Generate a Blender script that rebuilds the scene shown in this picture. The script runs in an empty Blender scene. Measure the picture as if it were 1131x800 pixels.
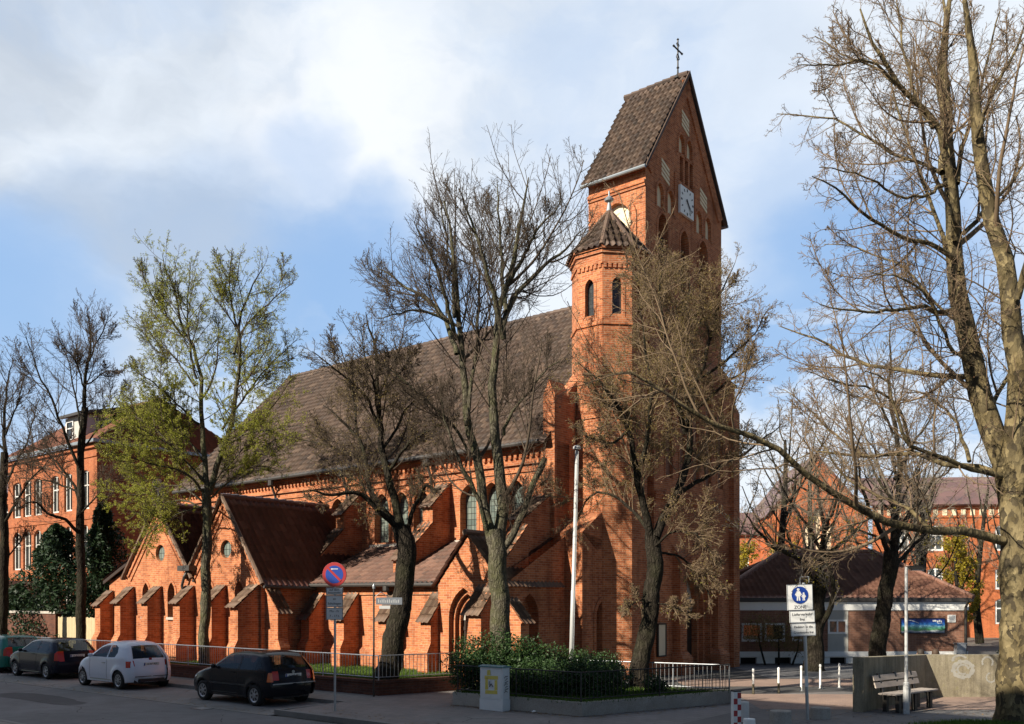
import bpy, bmesh, math, random
import numpy as np
from mathutils import Vector, Matrix
from mathutils.geometry import delaunay_2d_cdt
R = math.radians
SC = bpy.context.scene
COL = SC.collection
rng = np.random.default_rng(7)
random.seed(7)

# ------------------------------------------------------------------ camera, world, sun, exposure
HC = 2.7                      # eye height
cam = bpy.data.cameras.new('camera')
cam.sensor_width = 36.0
cam.lens = 36.0 * 1000 / 1131
cam.shift_y = (664 - 400) / 1131.0
cam.clip_start = 0.1
cam.clip_end = 3000
camo = bpy.data.objects.new('camera', cam)
COL.objects.link(camo)
camo.location = (0, 0, HC)
camo.rotation_euler = (R(90), 0, 0)
SC.camera = camo

SUN_DIR = Vector((0.788, 0.616, -0.60)).normalized()      # direction the light travels
SUN_EL = math.asin(-SUN_DIR.z)
to_sun = -SUN_DIR
sun = bpy.data.lights.new('sun', 'SUN')
sun.energy = 5.0
sun.angle = R(0.5)
sun.color = (1.0, 0.91, 0.76)
suno = bpy.data.objects.new('sun', sun)
COL.objects.link(suno)
suno.rotation_euler = SUN_DIR.to_track_quat('-Z', 'Y').to_euler()

SC.view_settings.view_transform = 'Standard'
SC.view_settings.look = 'None'
SC.view_settings.exposure = 0.75
SC.view_settings.gamma = 1.0
SC.view_settings.use_curve_mapping = False
SC.cycles.max_bounces = 6
SC.cycles.transparent_max_bounces = 12
SC.cycles.caustics_reflective = False
SC.cycles.caustics_refractive = False

def pdir(px, py):
    return Vector((px - 565.5, 1000, 664 - py)).normalized()

W = bpy.data.worlds.new('World')
SC.world = W
W.use_nodes = True
def build_world():
    nt = W.node_tree
    N, Lk = nt.nodes, nt.links
    N.clear()
    out = N.new('ShaderNodeOutputWorld')
    sky = N.new('ShaderNodeTexSky')
    sky.sky_type = 'NISHITA'
    sky.sun_disc = False
    sky.sun_elevation = SUN_EL
    sky.sun_rotation = math.atan2(to_sun.x, to_sun.y)
    sky.air_density = 0.8
    sky.dust_density = 0.15
    sky.ozone_density = 1.6
    bg = N.new('ShaderNodeBackground')
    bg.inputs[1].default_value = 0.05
    Lk.new(sky.outputs[0], bg.inputs[0])
    tc = N.new('ShaderNodeTexCoord')
    def vm(op, a, b=None):
        n = N.new('ShaderNodeVectorMath'); n.operation = op
        for i, v in enumerate((a, b)):
            if v is None: continue
            if isinstance(v, (tuple, Vector)): n.inputs[i].default_value = tuple(v)
            else: Lk.new(v, n.inputs[i])
        return n
    def mm(op, a, b=None, c=None, clamp=False):
        n = N.new('ShaderNodeMath'); n.operation = op; n.use_clamp = clamp
        for i, v in enumerate((a, b, c)):
            if v is None: continue
            if isinstance(v, (int, float)): n.inputs[i].default_value = v
            else: Lk.new(v, n.inputs[i])
        return n.outputs[0]
    def ss(val, a, b):
        n = N.new('ShaderNodeMapRange'); n.interpolation_type = 'SMOOTHSTEP'
        n.inputs['From Min'].default_value = a; n.inputs['From Max'].default_value = b
        n.inputs['To Min'].default_value = 0; n.inputs['To Max'].default_value = 1
        Lk.new(val, n.inputs['Value'])
        return n.outputs['Result']
    def noise(vec, scale, detail=6, rough=0.55, sz=1.0):
        mp = N.new('ShaderNodeMapping'); mp.inputs['Scale'].default_value = (1, 1, sz)
        Lk.new(vec, mp.inputs[0])
        n = N.new('ShaderNodeTexNoise')
        n.inputs['Scale'].default_value = scale; n.inputs['Detail'].default_value = detail
        n.inputs['Roughness'].default_value = rough
        Lk.new(mp.outputs[0], n.inputs['Vector'])
        return n
    d = tc.outputs['Generated']
    nw = noise(d, 5.0, 5, 0.55, 1.4)
    off = vm('SUBTRACT', nw.outputs['Color'], (0.5, 0.5, 0.5))
    sc = N.new('ShaderNodeVectorMath'); sc.operation = 'SCALE'; sc.inputs['Scale'].default_value = 0.16
    Lk.new(off.outputs[0], sc.inputs[0])
    dd = vm('ADD', d, sc.outputs[0])
    dn = vm('NORMALIZE', dd.outputs[0]).outputs[0]
    def blob(px, py, r0, r1):
        dp = vm('DOT_PRODUCT', dn, pdir(px, py)).outputs['Value']
        return ss(dp, math.cos(R(r1)), math.cos(R(r0)))
    # clouds kept to the sector ahead; sky left dim elsewhere so shaded walls stay dark
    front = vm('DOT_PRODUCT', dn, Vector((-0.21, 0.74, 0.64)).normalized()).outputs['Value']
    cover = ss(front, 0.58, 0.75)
    nb = noise(dn, 3.2, 7, 0.58, 1.8).outputs['Fac']
    cover = mm('MULTIPLY', cover, mm('ADD', mm('MULTIPLY', ss(nb, 0.30, 0.52), 0.35), 0.65))
    holes = [(385, 330, 1.5, 8, .95), (30, 335, 1, 7.0, .8), (-60, 400, 2, 10, .8), (345, 150, .2, 3.2, .45), (960, 330, 2, 8, .95),
             (900, 210, .8, 5, .5), (1040, 230, 1, 6, .75), (840, 420, 1, 5, .9), (300, 420, 2, 8, .8), (1120, 400, 1, 7, .6),
             (480, 400, 2, 7, .9), (100, 240, 1, 5, .25), (250, 235, 1, 6, .35), (820, 60, 1, 6, .18)]
    for (px, py, r0, r1, s) in holes:
        b = mm('SUBTRACT', 1.0, mm('MULTIPLY', blob(px, py, r0, r1), s))
        cover = mm('MULTIPLY', cover, b)
    # low white bank near the horizon
    nb2 = noise(dn, 7.0, 6, 0.6, 3.0).outputs['Fac']
    low = mm('MULTIPLY', blob(330, 560, 4, 13), ss(nb2, .4, .6))
    low2 = mm('MULTIPLY', blob(980, 520, 3, 12), ss(nb2, .42, .6))
    cover = mm('MAXIMUM', cover, mm('MULTIPLY', mm('MAXIMUM', low, low2), .8))
    cover = mm('MULTIPLY', cover, 0.97, clamp=True)
    # light and grey parts
    grey = mm('MAXIMUM', mm('MULTIPLY', blob(110, 170, 4, 17), .95), mm('MULTIPLY', blob(820, 60, 3, 14), .35))
    grey = mm('MAXIMUM', grey, mm('MULTIPLY', blob(480, 20, 3, 12), .45))
    grey = mm('MULTIPLY', grey, ss(noise(dn, 4.0, 6, .55, 1.6).outputs['Fac'], .25, .62))
    mix = N.new('ShaderNodeMix'); mix.data_type = 'RGBA'
    Lk.new(grey, mix.inputs[0])
    mix.inputs[6].default_value = (0.80, 0.86, 0.93, 1)
    mix.inputs[7].default_value = (0.50, 0.56, 0.64, 1)
    bri = N.new('ShaderNodeMix'); bri.data_type = 'RGBA'
    Lk.new(mm('MULTIPLY', blob(400, 130, 1, 10), ss(nb, .38, .6)), bri.inputs[0])
    Lk.new(mix.outputs[2], bri.inputs[6])
    bri.inputs[7].default_value = (0.88, 0.91, 0.95, 1)
    bg2 = N.new('ShaderNodeBackground')
    Lk.new(bri.outputs[2], bg2.inputs[0])
    bg2.inputs[1].default_value = 0.67
    # added brightness over the blue, in the same sector only, paler towards the horizon
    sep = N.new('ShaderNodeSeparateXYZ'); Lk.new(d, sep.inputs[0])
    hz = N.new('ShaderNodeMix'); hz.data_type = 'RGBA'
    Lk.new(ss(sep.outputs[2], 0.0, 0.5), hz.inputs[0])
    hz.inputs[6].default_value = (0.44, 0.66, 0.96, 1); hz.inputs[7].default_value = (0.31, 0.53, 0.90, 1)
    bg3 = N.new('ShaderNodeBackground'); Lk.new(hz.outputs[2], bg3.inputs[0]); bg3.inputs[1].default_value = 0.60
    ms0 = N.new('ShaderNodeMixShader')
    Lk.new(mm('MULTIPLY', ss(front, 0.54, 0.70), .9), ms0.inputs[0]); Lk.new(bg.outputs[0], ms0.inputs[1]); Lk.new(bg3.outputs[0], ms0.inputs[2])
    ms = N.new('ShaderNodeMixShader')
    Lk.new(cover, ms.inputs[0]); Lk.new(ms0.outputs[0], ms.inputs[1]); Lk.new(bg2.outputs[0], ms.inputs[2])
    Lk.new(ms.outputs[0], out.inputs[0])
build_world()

# ------------------------------------------------------------------ frames
CU, CV = (-0.782, 0.623), (0.623, 0.782)      # along the nave (away left), across it (away right)
def uv(u, v, z=0.0):
    return Vector((u * CU[0] + v * CV[0], u * CU[1] + v * CV[1], z))
AXROT = math.atan2(-0.623, 0.782)
def pix(px, py, Y):
    return Vector(((px - 565.5) * Y / 1000, Y, HC + (664 - py) * Y / 1000))
def gnd(px, py, z=0.0):
    Y = (HC - z) * 1000 / (py - 664)
    return Vector(((px - 565.5) * Y / 1000, Y, z))

# ------------------------------------------------------------------ materials
MATS = {}
class NT:
    def __init__(s, name):
        s.m = bpy.data.materials.new(name); s.m.use_nodes = True
        s.nt = s.m.node_tree; s.N = s.nt.nodes; s.L = s.nt.links
        s.b = s.N['Principled BSDF']
        MATS[name] = s.m
    def node(s, t, **kw):
        n = s.N.new(t)
        for k, v in kw.items(): setattr(n, k, v)
        return n
    def link(s, a, b): s.L.new(a, b)
    def coord(s, kind='Object', scale=(1, 1, 1), rot=(0, 0, 0)):
        tc = s.node('ShaderNodeTexCoord'); mp = s.node('ShaderNodeMapping')
        mp.inputs['Scale'].default_value = scale; mp.inputs['Rotation'].default_value = rot
        s.link(tc.outputs[kind], mp.inputs[0]); return mp.outputs[0]
    def noise(s, vec, scale, detail=4, rough=.55):
        n = s.node('ShaderNodeTexNoise'); n.inputs['Scale'].default_value = scale
        n.inputs['Detail'].default_value = detail; n.inputs['Roughness'].default_value = rough
        s.link(vec, n.inputs['Vector']); return n
    def ramp(s, fac, stops):
        n = s.node('ShaderNodeValToRGB'); e = n.color_ramp.elements
        while len(e) < len(stops): e.new(0.5)
        for el, (p, c) in zip(e, stops): el.position = p; el.color = (*c, 1)
        s.link(fac, n.inputs[0]); return n.outputs[0]
    def mix(s, fac, a, b, mode='MIX'):
        n = s.node('ShaderNodeMix', data_type='RGBA', blend_type=mode)
        for sock, v in ((n.inputs[0], fac), (n.inputs[6], a), (n.inputs[7], b)):
            if isinstance(v, (int, float)): sock.default_value = v
            elif isinstance(v, tuple): sock.default_value = (*v, 1)
            else: s.link(v, sock)
        return n.outputs[2]
    def math(s, op, a, b=0.0):
        n = s.node('ShaderNodeMath', operation=op)
        for i, v in enumerate((a, b)):
            if isinstance(v, (int, float)): n.inputs[i].default_value = v
            else: s.link(v, n.inputs[i])
        return n.outputs[0]
    def bump(s, h, strength=.3, dist=.02):
        n = s.node('ShaderNodeBump'); n.inputs['Strength'].default_value = strength; n.inputs['Distance'].default_value = dist
        s.link(h, n.inputs['Height']); s.link(n.outputs[0], s.b.inputs['Normal'])
    def col(s, c):
        if isinstance(c, tuple): s.b.inputs['Base Color'].default_value = (*c, 1)
        else: s.link(c, s.b.inputs['Base Color'])
    def rough(s, r): s.b.inputs['Roughness'].default_value = r

def mat_plain(name, c, rough=.6, metal=0.0, var=.15, scale=3.0, coat=0.0, spec=None):
    t = NT(name)
    n = t.noise(t.coord('Object'), scale, 5)
    t.col(t.mix(t.math('MULTIPLY', n.outputs['Fac'], 1.0), tuple(x * (1 - var) for x in c), tuple(min(1, x * (1 + var)) for x in c)))
    t.rough(rough); t.b.inputs['Metallic'].default_value = metal
    if coat: t.b.inputs['Coat Weight'].default_value = coat; t.b.inputs['Coat Roughness'].default_value = .04
    if spec is not None: t.b.inputs['Specular IOR Level'].default_value = spec
    return t.m

def mat_brick(name, c1, c2, mort, stain=.35, bw=.25, rh=.077, bs=.5):
    t = NT(name)
    uvc = t.coord('UV')
    b = t.node('ShaderNodeTexBrick')
    b.inputs['Scale'].default_value = 1.0; b.inputs['Brick Width'].default_value = bw; b.inputs['Row Height'].default_value = rh
    b.inputs['Mortar Size'].default_value = .006; b.inputs['Mortar Smooth'].default_value = .2; b.inputs['Bias'].default_value = -.15
    t.link(uvc, b.inputs['Vector'])
    b.inputs['Color1'].default_value = (*c1, 1); b.inputs['Color2'].default_value = (*c2, 1); b.inputs['Mortar'].default_value = (*mort, 1)
    o = t.coord('Object')
    n1 = t.noise(o, .55, 6, .6); n2 = t.noise(o, 9, 3, .6); n3 = t.noise(t.coord('Object', (2.2, 2.2, .25)), 1.2, 5, .6)
    c = t.mix(stain, b.outputs['Color'], t.ramp(n1.outputs['Fac'], [(.28, (.36, .32, .30)), (.48, (.88, .86, .85)), (.7, (1.0, 1.0, 1.0))]), 'MULTIPLY')
    c = t.mix(.5, c, t.ramp(n2.outputs['Fac'], [(.25, (.55, .5, .48)), (.6, (1, 1, 1))]), 'MULTIPLY')
    c = t.mix(.35, c, t.ramp(n3.outputs['Fac'], [(.35, (.45, .40, .38)), (.55, (1, 1, 1))]), 'MULTIPLY')
    n4 = t.noise(o, .9, 5, .7); n5 = t.noise(t.coord('Object', (1, 1, .12)), 1.7, 5, .7)
    c = t.mix(t.math('MULTIPLY', t.ramp(n4.outputs['Fac'], [(.60, (0, 0, 0)), (.72, (1, 1, 1))]), .22), c, tuple(min(.7, x * 1.15 + .10) for x in c1))
    c = t.mix(t.math('MULTIPLY', t.ramp(n5.outputs['Fac'], [(.56, (0, 0, 0)), (.74, (1, 1, 1))]), .55), c, tuple(x * .28 for x in c2))
    t.col(c); t.rough(.9); t.b.inputs['Specular IOR Level'].default_value = .2
    t.bump(t.math('ADD', t.math('MULTIPLY', b.outputs['Fac'], -1.0), t.math('MULTIPLY', n2.outputs['Fac'], .7)), bs, .012)
    return t.m

def mat_tiles(name, cols, rough=.7, moss=.25):
    t = NT(name)
    tc = t.node('ShaderNodeTexCoord')
    fl = t.node('ShaderNodeVectorMath', operation='FLOOR'); t.link(tc.outputs['UV'], fl.inputs[0])
    wn = t.node('ShaderNodeTexWhiteNoise'); t.link(fl.outputs[0], wn.inputs['Vector'])
    k = len(cols)
    base = t.ramp(wn.outputs['Value'], [(i / (k - 1), c) for i, c in enumerate(cols)])
    o = t.coord('Object')
    n = t.noise(o, .5, 6, .6); n2 = t.noise(o, 14, 3)
    c = t.mix(.5, base, t.ramp(n.outputs['Fac'], [(.3, (.55, .52, .5)), (.7, (1, 1, 1))]), 'MULTIPLY')
    c = t.mix(t.math('MULTIPLY', t.math('GREATER_THAN', n2.outputs['Fac'], .62), moss), c, (.11, .10, .06))
    t.col(c); t.rough(rough)
    t.bump(n2.outputs['Fac'], .25, .01)
    return t.m

def mat_bark(name, dark, light, scale=7, moss=(.10, .10, .045), mossw=.35):
    t = NT(name)
    o = t.coord('Object', (1, 1, .16)); n = t.noise(o, scale * 2.2, 7, .7)
    v = t.node('ShaderNodeTexVoronoi'); v.feature = 'DISTANCE_TO_EDGE'; v.inputs['Scale'].default_value = scale * 2.0
    w = t.mix(.12, t.coord('Object', (1, 1, .30)), t.noise(t.coord('Object'), 6, 3).outputs['Color']); t.link(w, v.inputs['Vector'])
    n2 = t.noise(t.coord('Object'), 1.6, 5, .65)
    c = t.ramp(n.outputs['Fac'], [(.30, dark), (.70, light)])
    c = t.mix(.75, c, t.ramp(v.outputs['Distance'], [(.0, (.28, .26, .24)), (.22, (1, 1, 1))]), 'MULTIPLY')
    c = t.mix(t.math('MULTIPLY', t.ramp(n2.outputs['Fac'], [(.45, (0, 0, 0)), (.62, (1, 1, 1))]), mossw), c, moss)
    t.col(c); t.rough(.95); t.b.inputs['Specular IOR Level'].default_value = .1
    t.bump(t.math('ADD', t.math('MULTIPLY', n.outputs['Fac'], .6), t.math('MINIMUM', v.outputs['Distance'], .25)), 1.0, .07)
    return t.m

def mat_leaf(name, c1, c2, trans=.3, rough=.55):
    t = NT(name)
    n = t.noise(t.coord('Object'), 1.7, 3); g = t.node('ShaderNodeNewGeometry')
    f = t.math('ADD', t.math('MULTIPLY', n.outputs['Fac'], .6), t.math('MULTIPLY', g.outputs['Random Per Island'], .5))
    c = t.ramp(f, [(.25, c1), (.8, c2)])
    t.col(c); t.rough(rough); t.b.inputs['Specular IOR Level'].default_value = .3
    tr = t.node('ShaderNodeBsdfTranslucent'); t.link(c, tr.inputs[0])
    ms = t.node('ShaderNodeMixShader'); ms.inputs[0].default_value = trans
    t.link(t.b.outputs[0], ms.inputs[1]); t.link(tr.outputs[0], ms.inputs[2])
    t.link(ms.outputs[0], t.N['Material Output'].inputs[0])
    return t.m

def mat_ground(name, c1, c2, patch=.4, rough=.9, cracks=True, gs=60):
    t = NT(name)
    o = t.coord('Object')
    g = t.noise(o, gs, 3, .7); n = t.noise(o, .35, 6, .6); n3 = t.noise(o, 2.2, 5, .6)
    c = t.ramp(g.outputs['Fac'], [(.3, c1), (.7, c2)])
    c = t.mix(patch, c, t.ramp(n.outputs['Fac'], [(.35, (.5, .5, .5)), (.65, (1, 1, 1))]), 'MULTIPLY')
    c = t.mix(patch * .8, c, t.ramp(n3.outputs['Fac'], [(.35, (.62, .6, .58)), (.6, (1, 1, 1))]), 'MULTIPLY')
    if cracks:
        v = t.node('ShaderNodeTexVoronoi'); v.feature = 'DISTANCE_TO_EDGE'; v.inputs['Scale'].default_value = .45
        t.link(t.mix(.16, o, t.noise(o, 1.5, 5, .65).outputs['Color']), v.inputs['Vector'])
        ck = t.math('MULTIPLY', t.math('LESS_THAN', v.outputs['Distance'], .0045), t.math('GREATER_THAN', n.outputs['Fac'], .47))
        c = t.mix(t.math('MULTIPLY', ck, .75), c, (.03, .028, .026))
        st = t.ramp(t.noise(o, .9, 4, .7).outputs['Fac'], [(.60, (0, 0, 0)), (.70, (1, 1, 1))])
        c = t.mix(t.math('MULTIPLY', st, .35), c, (.06, .056, .052))
    t.col(c); t.rough(rough); t.b.inputs['Specular IOR Level'].default_value = .3
    t.bump(g.outputs['Fac'], .35, .01)
    return t.m

def mat_pave(name, c1, c2, mort, bw=.3, rh=.3, patch=.4):
    t = NT(name)
    o = t.coord('Object', (1, 1, 1), (0, 0, -AXROT))
    b = t.node('ShaderNodeTexBrick'); b.offset = .5
    b.inputs['Scale'].default_value = 1; b.inputs['Brick Width'].default_value = bw; b.inputs['Row Height'].default_value = rh
    b.inputs['Mortar Size'].default_value = .006
    for k, c in (('Color1', c1), ('Color2', c2), ('Mortar', mort)): b.inputs[k].default_value = (*c, 1)
    t.link(o, b.inputs['Vector'])
    n = t.noise(o, .5, 6, .6); n2 = t.noise(o, 25, 3)
    c = t.mix(patch, b.outputs['Color'], t.ramp(n.outputs['Fac'], [(.35, (.5, .48, .46)), (.65, (1, 1, 1))]), 'MULTIPLY')
    c = t.mix(.35, c, t.ramp(n2.outputs['Fac'], [(.3, (.6, .6, .6)), (.65, (1, 1, 1))]), 'MULTIPLY')
    t.col(c); t.rough(.88)
    t.bump(t.math('SUBTRACT', n2.outputs['Fac'], b.outputs['Fac']), .4, .008)
    return t.m

def mat_leaded(name, base, tint, cell=(.16, .22)):
    t = NT(name)
    uvc = t.coord('UV')
    b = t.node('ShaderNodeTexBrick'); b.offset = 0.0
    b.inputs['Scale'].default_value = 1; b.inputs['Brick Width'].default_value = cell[0]; b.inputs['Row Height'].default_value = cell[1]
    b.inputs['Mortar Size'].default_value = .010
    b.inputs['Color1'].default_value = (*base, 1); b.inputs['Color2'].default_value = (*tint, 1); b.inputs['Mortar'].default_value = (.02, .02, .02, 1)
    t.link(uvc, b.inputs['Vector'])
    t.col(b.outputs['Color']); t.rough(.22)
    n = t.noise(t.coord('Object'), 9, 2); t.bump(n.outputs['Fac'], .25, .02)
    return t.m

def mat_glass(name, tint=(.02, .025, .025), alpha=.55, rough=.03):
    t = NT(name)
    t.col(tint); t.rough(rough); t.b.inputs['Specular IOR Level'].default_value = .8
    tr = t.node('ShaderNodeBsdfTransparent'); tr.inputs[0].default_value = (.75, .8, .78, 1)
    ms = t.node('ShaderNodeMixShader'); ms.inputs[0].default_value = 1 - alpha
    t.link(t.b.outputs[0], ms.inputs[1]); t.link(tr.outputs[0], ms.inputs[2])
    t.link(ms.outputs[0], t.N['Material Output'].inputs[0])
    return t.m

M = {}
M['brick'] = mat_brick('church_brick', (.62, .225, .095), (.36, .105, .045), (.56, .40, .27), .6)
M['brick_tower'] = M['brick']
M['brick_school'] = mat_brick('school_brick', (.44, .14, .055), (.34, .095, .04), (.38, .24, .16), .3)
M['brick_orange'] = mat_brick('orange_brick', (.66, .185, .06), (.54, .14, .05), (.52, .28, .17), .25)
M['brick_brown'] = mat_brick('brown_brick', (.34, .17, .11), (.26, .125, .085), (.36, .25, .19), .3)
M['brick_low'] = mat_brick('low_wall_brick', (.17, .07, .045), (.10, .045, .035), (.14, .11, .09), .6)
M['roof'] = mat_tiles('brown_pantiles', [(.038, .022, .016), (.092, .055, .038), (.070, .042, .030), (.145, .094, .066), (.055, .035, .026), (.085, .05, .033)])
M['roof_dark'] = mat_tiles('dark_red_pantiles', [(.12, .055, .042), (.19, .088, .066), (.14, .062, .048), (.24, .118, .088)], .42)
M['roof_red'] = mat_tiles('red_brown_pantiles', [(.095, .045, .030), (.165, .078, .050), (.12, .055, .037), (.21, .105, .070), (.08, .042, .03)])
M['roof_cap'] = mat_tiles('lichen_pantiles', [(.09, .05, .034), (.20, .13, .085), (.14, .08, .052), (.28, .19, .13)])
M['roof_school'] = mat_tiles('orange_pantiles', [(.17, .058, .03), (.22, .075, .04), (.13, .045, .026)])
M['plaster'] = mat_plain('cream_plaster', (.80, .68, .47), .85, var=.12, scale=2)
M['stone'] = mat_plain('pale_stone', (.42, .38, .33), .85, var=.3, scale=4)
M['zinc'] = mat_plain('zinc', (.30, .33, .35), .45, .6, .25)
M['lead'] = mat_plain('dark_lead', (.05, .045, .042), .6, .2, .3)
M['iron'] = mat_plain('dark_iron', (.05, .045, .04), .55, .5, .3)
M['white'] = mat_plain('white_paint', (.86, .85, .81), .55, var=.06)
M['school_frame'] = mat_plain('old_window_paint', (.60, .58, .53), .6, var=.15)
M['wframe'] = mat_plain('white_window_paint', (.82, .81, .78), .5, var=.05)
M['galv'] = mat_plain('galvanised_steel', (.42, .44, .46), .42, .75, .2, 12)
M['galv_light'] = mat_plain('pale_steel', (.62, .61, .58), .5, .2, .15, 12)
M['pole'] = mat_plain('pole_grey', (.50, .50, .49), .45, .1, .12, 6)
M['concrete'] = mat_ground('weathered_concrete', (.24, .215, .16), (.38, .34, .255), .75, .9, gs=35)
def mk_concrete():
    t = NT('weathered_wall_concrete'); o = t.coord('Object')
    g_ = t.noise(o, 40, 3, .7); s_ = t.noise(t.coord('Object', (2.4, 2.4, .22)), 3.0, 6, .65); n = t.noise(o, 1.3, 6, .65); li = t.noise(o, 9, 4, .7)
    c = t.ramp(g_.outputs['Fac'], [(.3, (.25, .215, .145)), (.7, (.40, .35, .25))])
    c = t.mix(.55, c, t.ramp(s_.outputs['Fac'], [(.34, (.36, .33, .28)), (.56, (1, 1, 1))]), 'MULTIPLY')
    c = t.mix(.6, c, t.ramp(n.outputs['Fac'], [(.35, (.5, .48, .44)), (.6, (1, 1, 1))]), 'MULTIPLY')
    c = t.mix(t.math('MULTIPLY', t.ramp(li.outputs['Fac'], [(.58, (0, 0, 0)), (.68, (1, 1, 1))]), .45), c, (.26, .24, .09))
    t.col(c); t.rough(.92); t.bump(t.math('ADD', g_.outputs['Fac'], s_.outputs['Fac']), .5, .012); return t.m
M['concrete'] = mk_concrete()
M['roof_pav'] = mat_tiles('pavilion_pantiles', [(.15, .068, .045), (.24, .115, .075), (.18, .08, .055), (.29, .15, .10)])
M['concrete_drum'] = mat_ground('drum_concrete', (.34, .31, .27), (.48, .45, .40), .5, .9, gs=35, cracks=False)
M['asphalt'] = mat_ground('asphalt', (.135, .135, .140), (.215, .213, .216), .5)
M['asphalt_light'] = mat_ground('parking_paving', (.20, .195, .19), (.30, .29, .28), .5)
M['asphalt_plaza'] = mat_ground('plaza_asphalt', (.15, .14, .134), (.22, .206, .195), .5)
M['earth'] = mat_ground('base_ground', (.16, .145, .12), (.23, .21, .18), .5)
M['forecourt'] = mat_ground('forecourt_damper_dark', (.065, .062, .060), (.11, .105, .10), .45)  # dark tone meant to soak up light bounced towards the church
M['slab'] = mat_pave('pavement_slabs', (.26, .235, .22), (.22, .20, .19), (.12, .11, .10), .35, .35)
M['pink_pave'] = mat_pave('pinkish_paving', (.40, .27, .205), (.33, .225, .18), (.2, .16, .13), .2, .1)
M['kerb'] = mat_ground('kerb_stone', (.20, .19, .18), (.30, .29, .275), .4, cracks=False)
M['soil'] = mat_ground('soil', (.05, .038, .025), (.10, .075, .05), .5, gs=20, cracks=False)
M['grass'] = mat_leaf('grass', (.045, .095, .012), (.11, .185, .025), .3)
M['hedge'] = mat_leaf('evergreen_hedge', (.008, .026, .009), (.055, .105, .028), .18)
M['yew'] = mat_leaf('dark_conifer', (.008, .022, .010), (.03, .06, .02), .15)
M['spring'] = mat_leaf('spring_leaves', (.22, .25, .022), (.48, .48, .085), .5)
M['olive'] = mat_leaf('olive_buds', (.13, .095, .03), (.28, .21, .075), .3)
M['yellow'] = mat_leaf('yellow_shrub', (.22, .17, .015), (.46, .36, .035), .4)
M['bud'] = mat_leaf('red_brown_buds', (.12, .055, .03), (.24, .13, .07), .2)
M['bark'] = mat_bark('dark_bark', (.018, .015, .012), (.062, .052, .040), mossw=.25, moss=(.05, .055, .025))
M['bark_green'] = mat_bark('mossy_bark', (.055, .050, .036), (.19, .17, .125), mossw=.45, moss=(.105, .11, .045))
M['twig'] = mat_plain('twigs_dark', (.050, .040, .032), .9, var=.35, spec=.2)
M['twig_tan'] = mat_plain('twigs_tan', (.19, .135, .085), .9, var=.35, spec=.2)
M['twig_br'] = mat_plain('twigs_brown', (.085, .064, .046), .9, var=.35, spec=.2)
M['twig_light'] = mat_plain('twigs_light', (.27, .225, .17), .9, var=.3, spec=.2)
M['twig_grey'] = mat_plain('twigs_grey', (.19, .165, .13), .9, var=.3, spec=.2)
def mk_plane():
    t = NT('plane_bark')
    o = t.coord('Object', (1, 1, .55))
    v = t.node('ShaderNodeTexVoronoi'); v.inputs['Scale'].default_value = 13.0
    w = t.noise(o, 5, 4)
    mx = t.mix(.25, o, w.outputs['Color']); t.link(mx, v.inputs['Vector'])
    n = t.noise(o, 3.0, 5, .65)
    c = t.ramp(v.outputs['Color'], [(.2, (.065, .052, .032)), (.5, (.145, .115, .060)), (.85, (.265, .21, .11))])
    c = t.mix(.75, c, t.ramp(n.outputs['Fac'], [(.35, (.38, .34, .26)), (.6, (1, 1, 1))]), 'MULTIPLY')
    t.col(c); t.rough(.85); t.b.inputs['Specular IOR Level'].default_value = .2
    t.bump(t.math('ADD', n.outputs['Fac'], v.outputs['Distance']), .7, .03)
    return t.m
M['plane'] = mk_plane()
M['leaded'] = mat_leaded('leaded_glass', (.10, .13, .12), (.20, .23, .20))
M['leaded_dark'] = mat_leaded('dark_leaded_glass', (.02, .024, .026), (.05, .055, .055), (.10, .13))
M['black'] = mat_plain('dark_void', (.012, .010, .009), .9)
M['wood'] = mat_plain('door_wood', (.030, .016, .010), .6, var=.3, scale=6)
M['wood_grey'] = mat_plain('bench_wood', (.44, .37, .31), .7, var=.2, scale=10)
M['wood_board'] = mat_plain('fence_board', (.50, .40, .24), .8, var=.2, scale=5)
M['winglass'] = mat_glass('window_glass', (.03, .035, .035), .92)
M['carglass'] = mat_glass('car_glass', (.012, .016, .017), .55)
M['rubber'] = mat_plain('tyre_rubber', (.018, .018, .018), .85)
M['alloy'] = mat_plain('wheel_alloy', (.45, .46, .48), .35, .7, .15)
M['plastic'] = mat_plain('black_plastic', (.022, .022, .024), .55)
M['seat'] = mat_plain('car_seat_cloth', (.06, .06, .065), .9)
M['redlamp'] = mat_plain('red_lamp', (.55, .03, .015), .15, coat=.6)
M['orangelamp'] = mat_plain('orange_lamp', (.75, .16, .03), .15, coat=.6)
M['clearlamp'] = mat_plain('clear_lamp', (.7, .72, .74), .1, coat=.6)
M['plate'] = mat_plain('plate_white', (.78, .78, .74), .5, var=.03)
M['ink'] = mat_plain('ink_black', (.02, .02, .022), .6)
M['signred'] = mat_plain('sign_red', (.33, .022, .025), .45, var=.06)
M['signblue'] = mat_plain('sign_blue', (.008, .045, .28), .45, var=.06)
M['signwhite'] = mat_plain('sign_white', (.74, .74, .72), .5, var=.06)
M['signgrey'] = mat_plain('sign_back_grey', (.33, .35, .38), .5, .4)
M['cab'] = mat_plain('cabinet_grey', (.74, .76, .75), .6, var=.1, scale=4)
M['cabyel'] = mat_plain('yellow_spray', (.70, .58, .12), .7, var=.25, scale=14)
M['graf'] = mat_plain('grey_spray', (.34, .325, .285), .8, var=.3, scale=9)
M['skin'] = mat_plain('skin', (.52, .30, .21), .6)
M['hair'] = mat_plain('dark_hair', (.03, .02, .014), .7)
M['cloth_dark'] = mat_plain('dark_jacket', (.025, .026, .032), .9)
M['cloth_brown'] = mat_plain('brown_jacket', (.16, .085, .05), .9)
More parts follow.
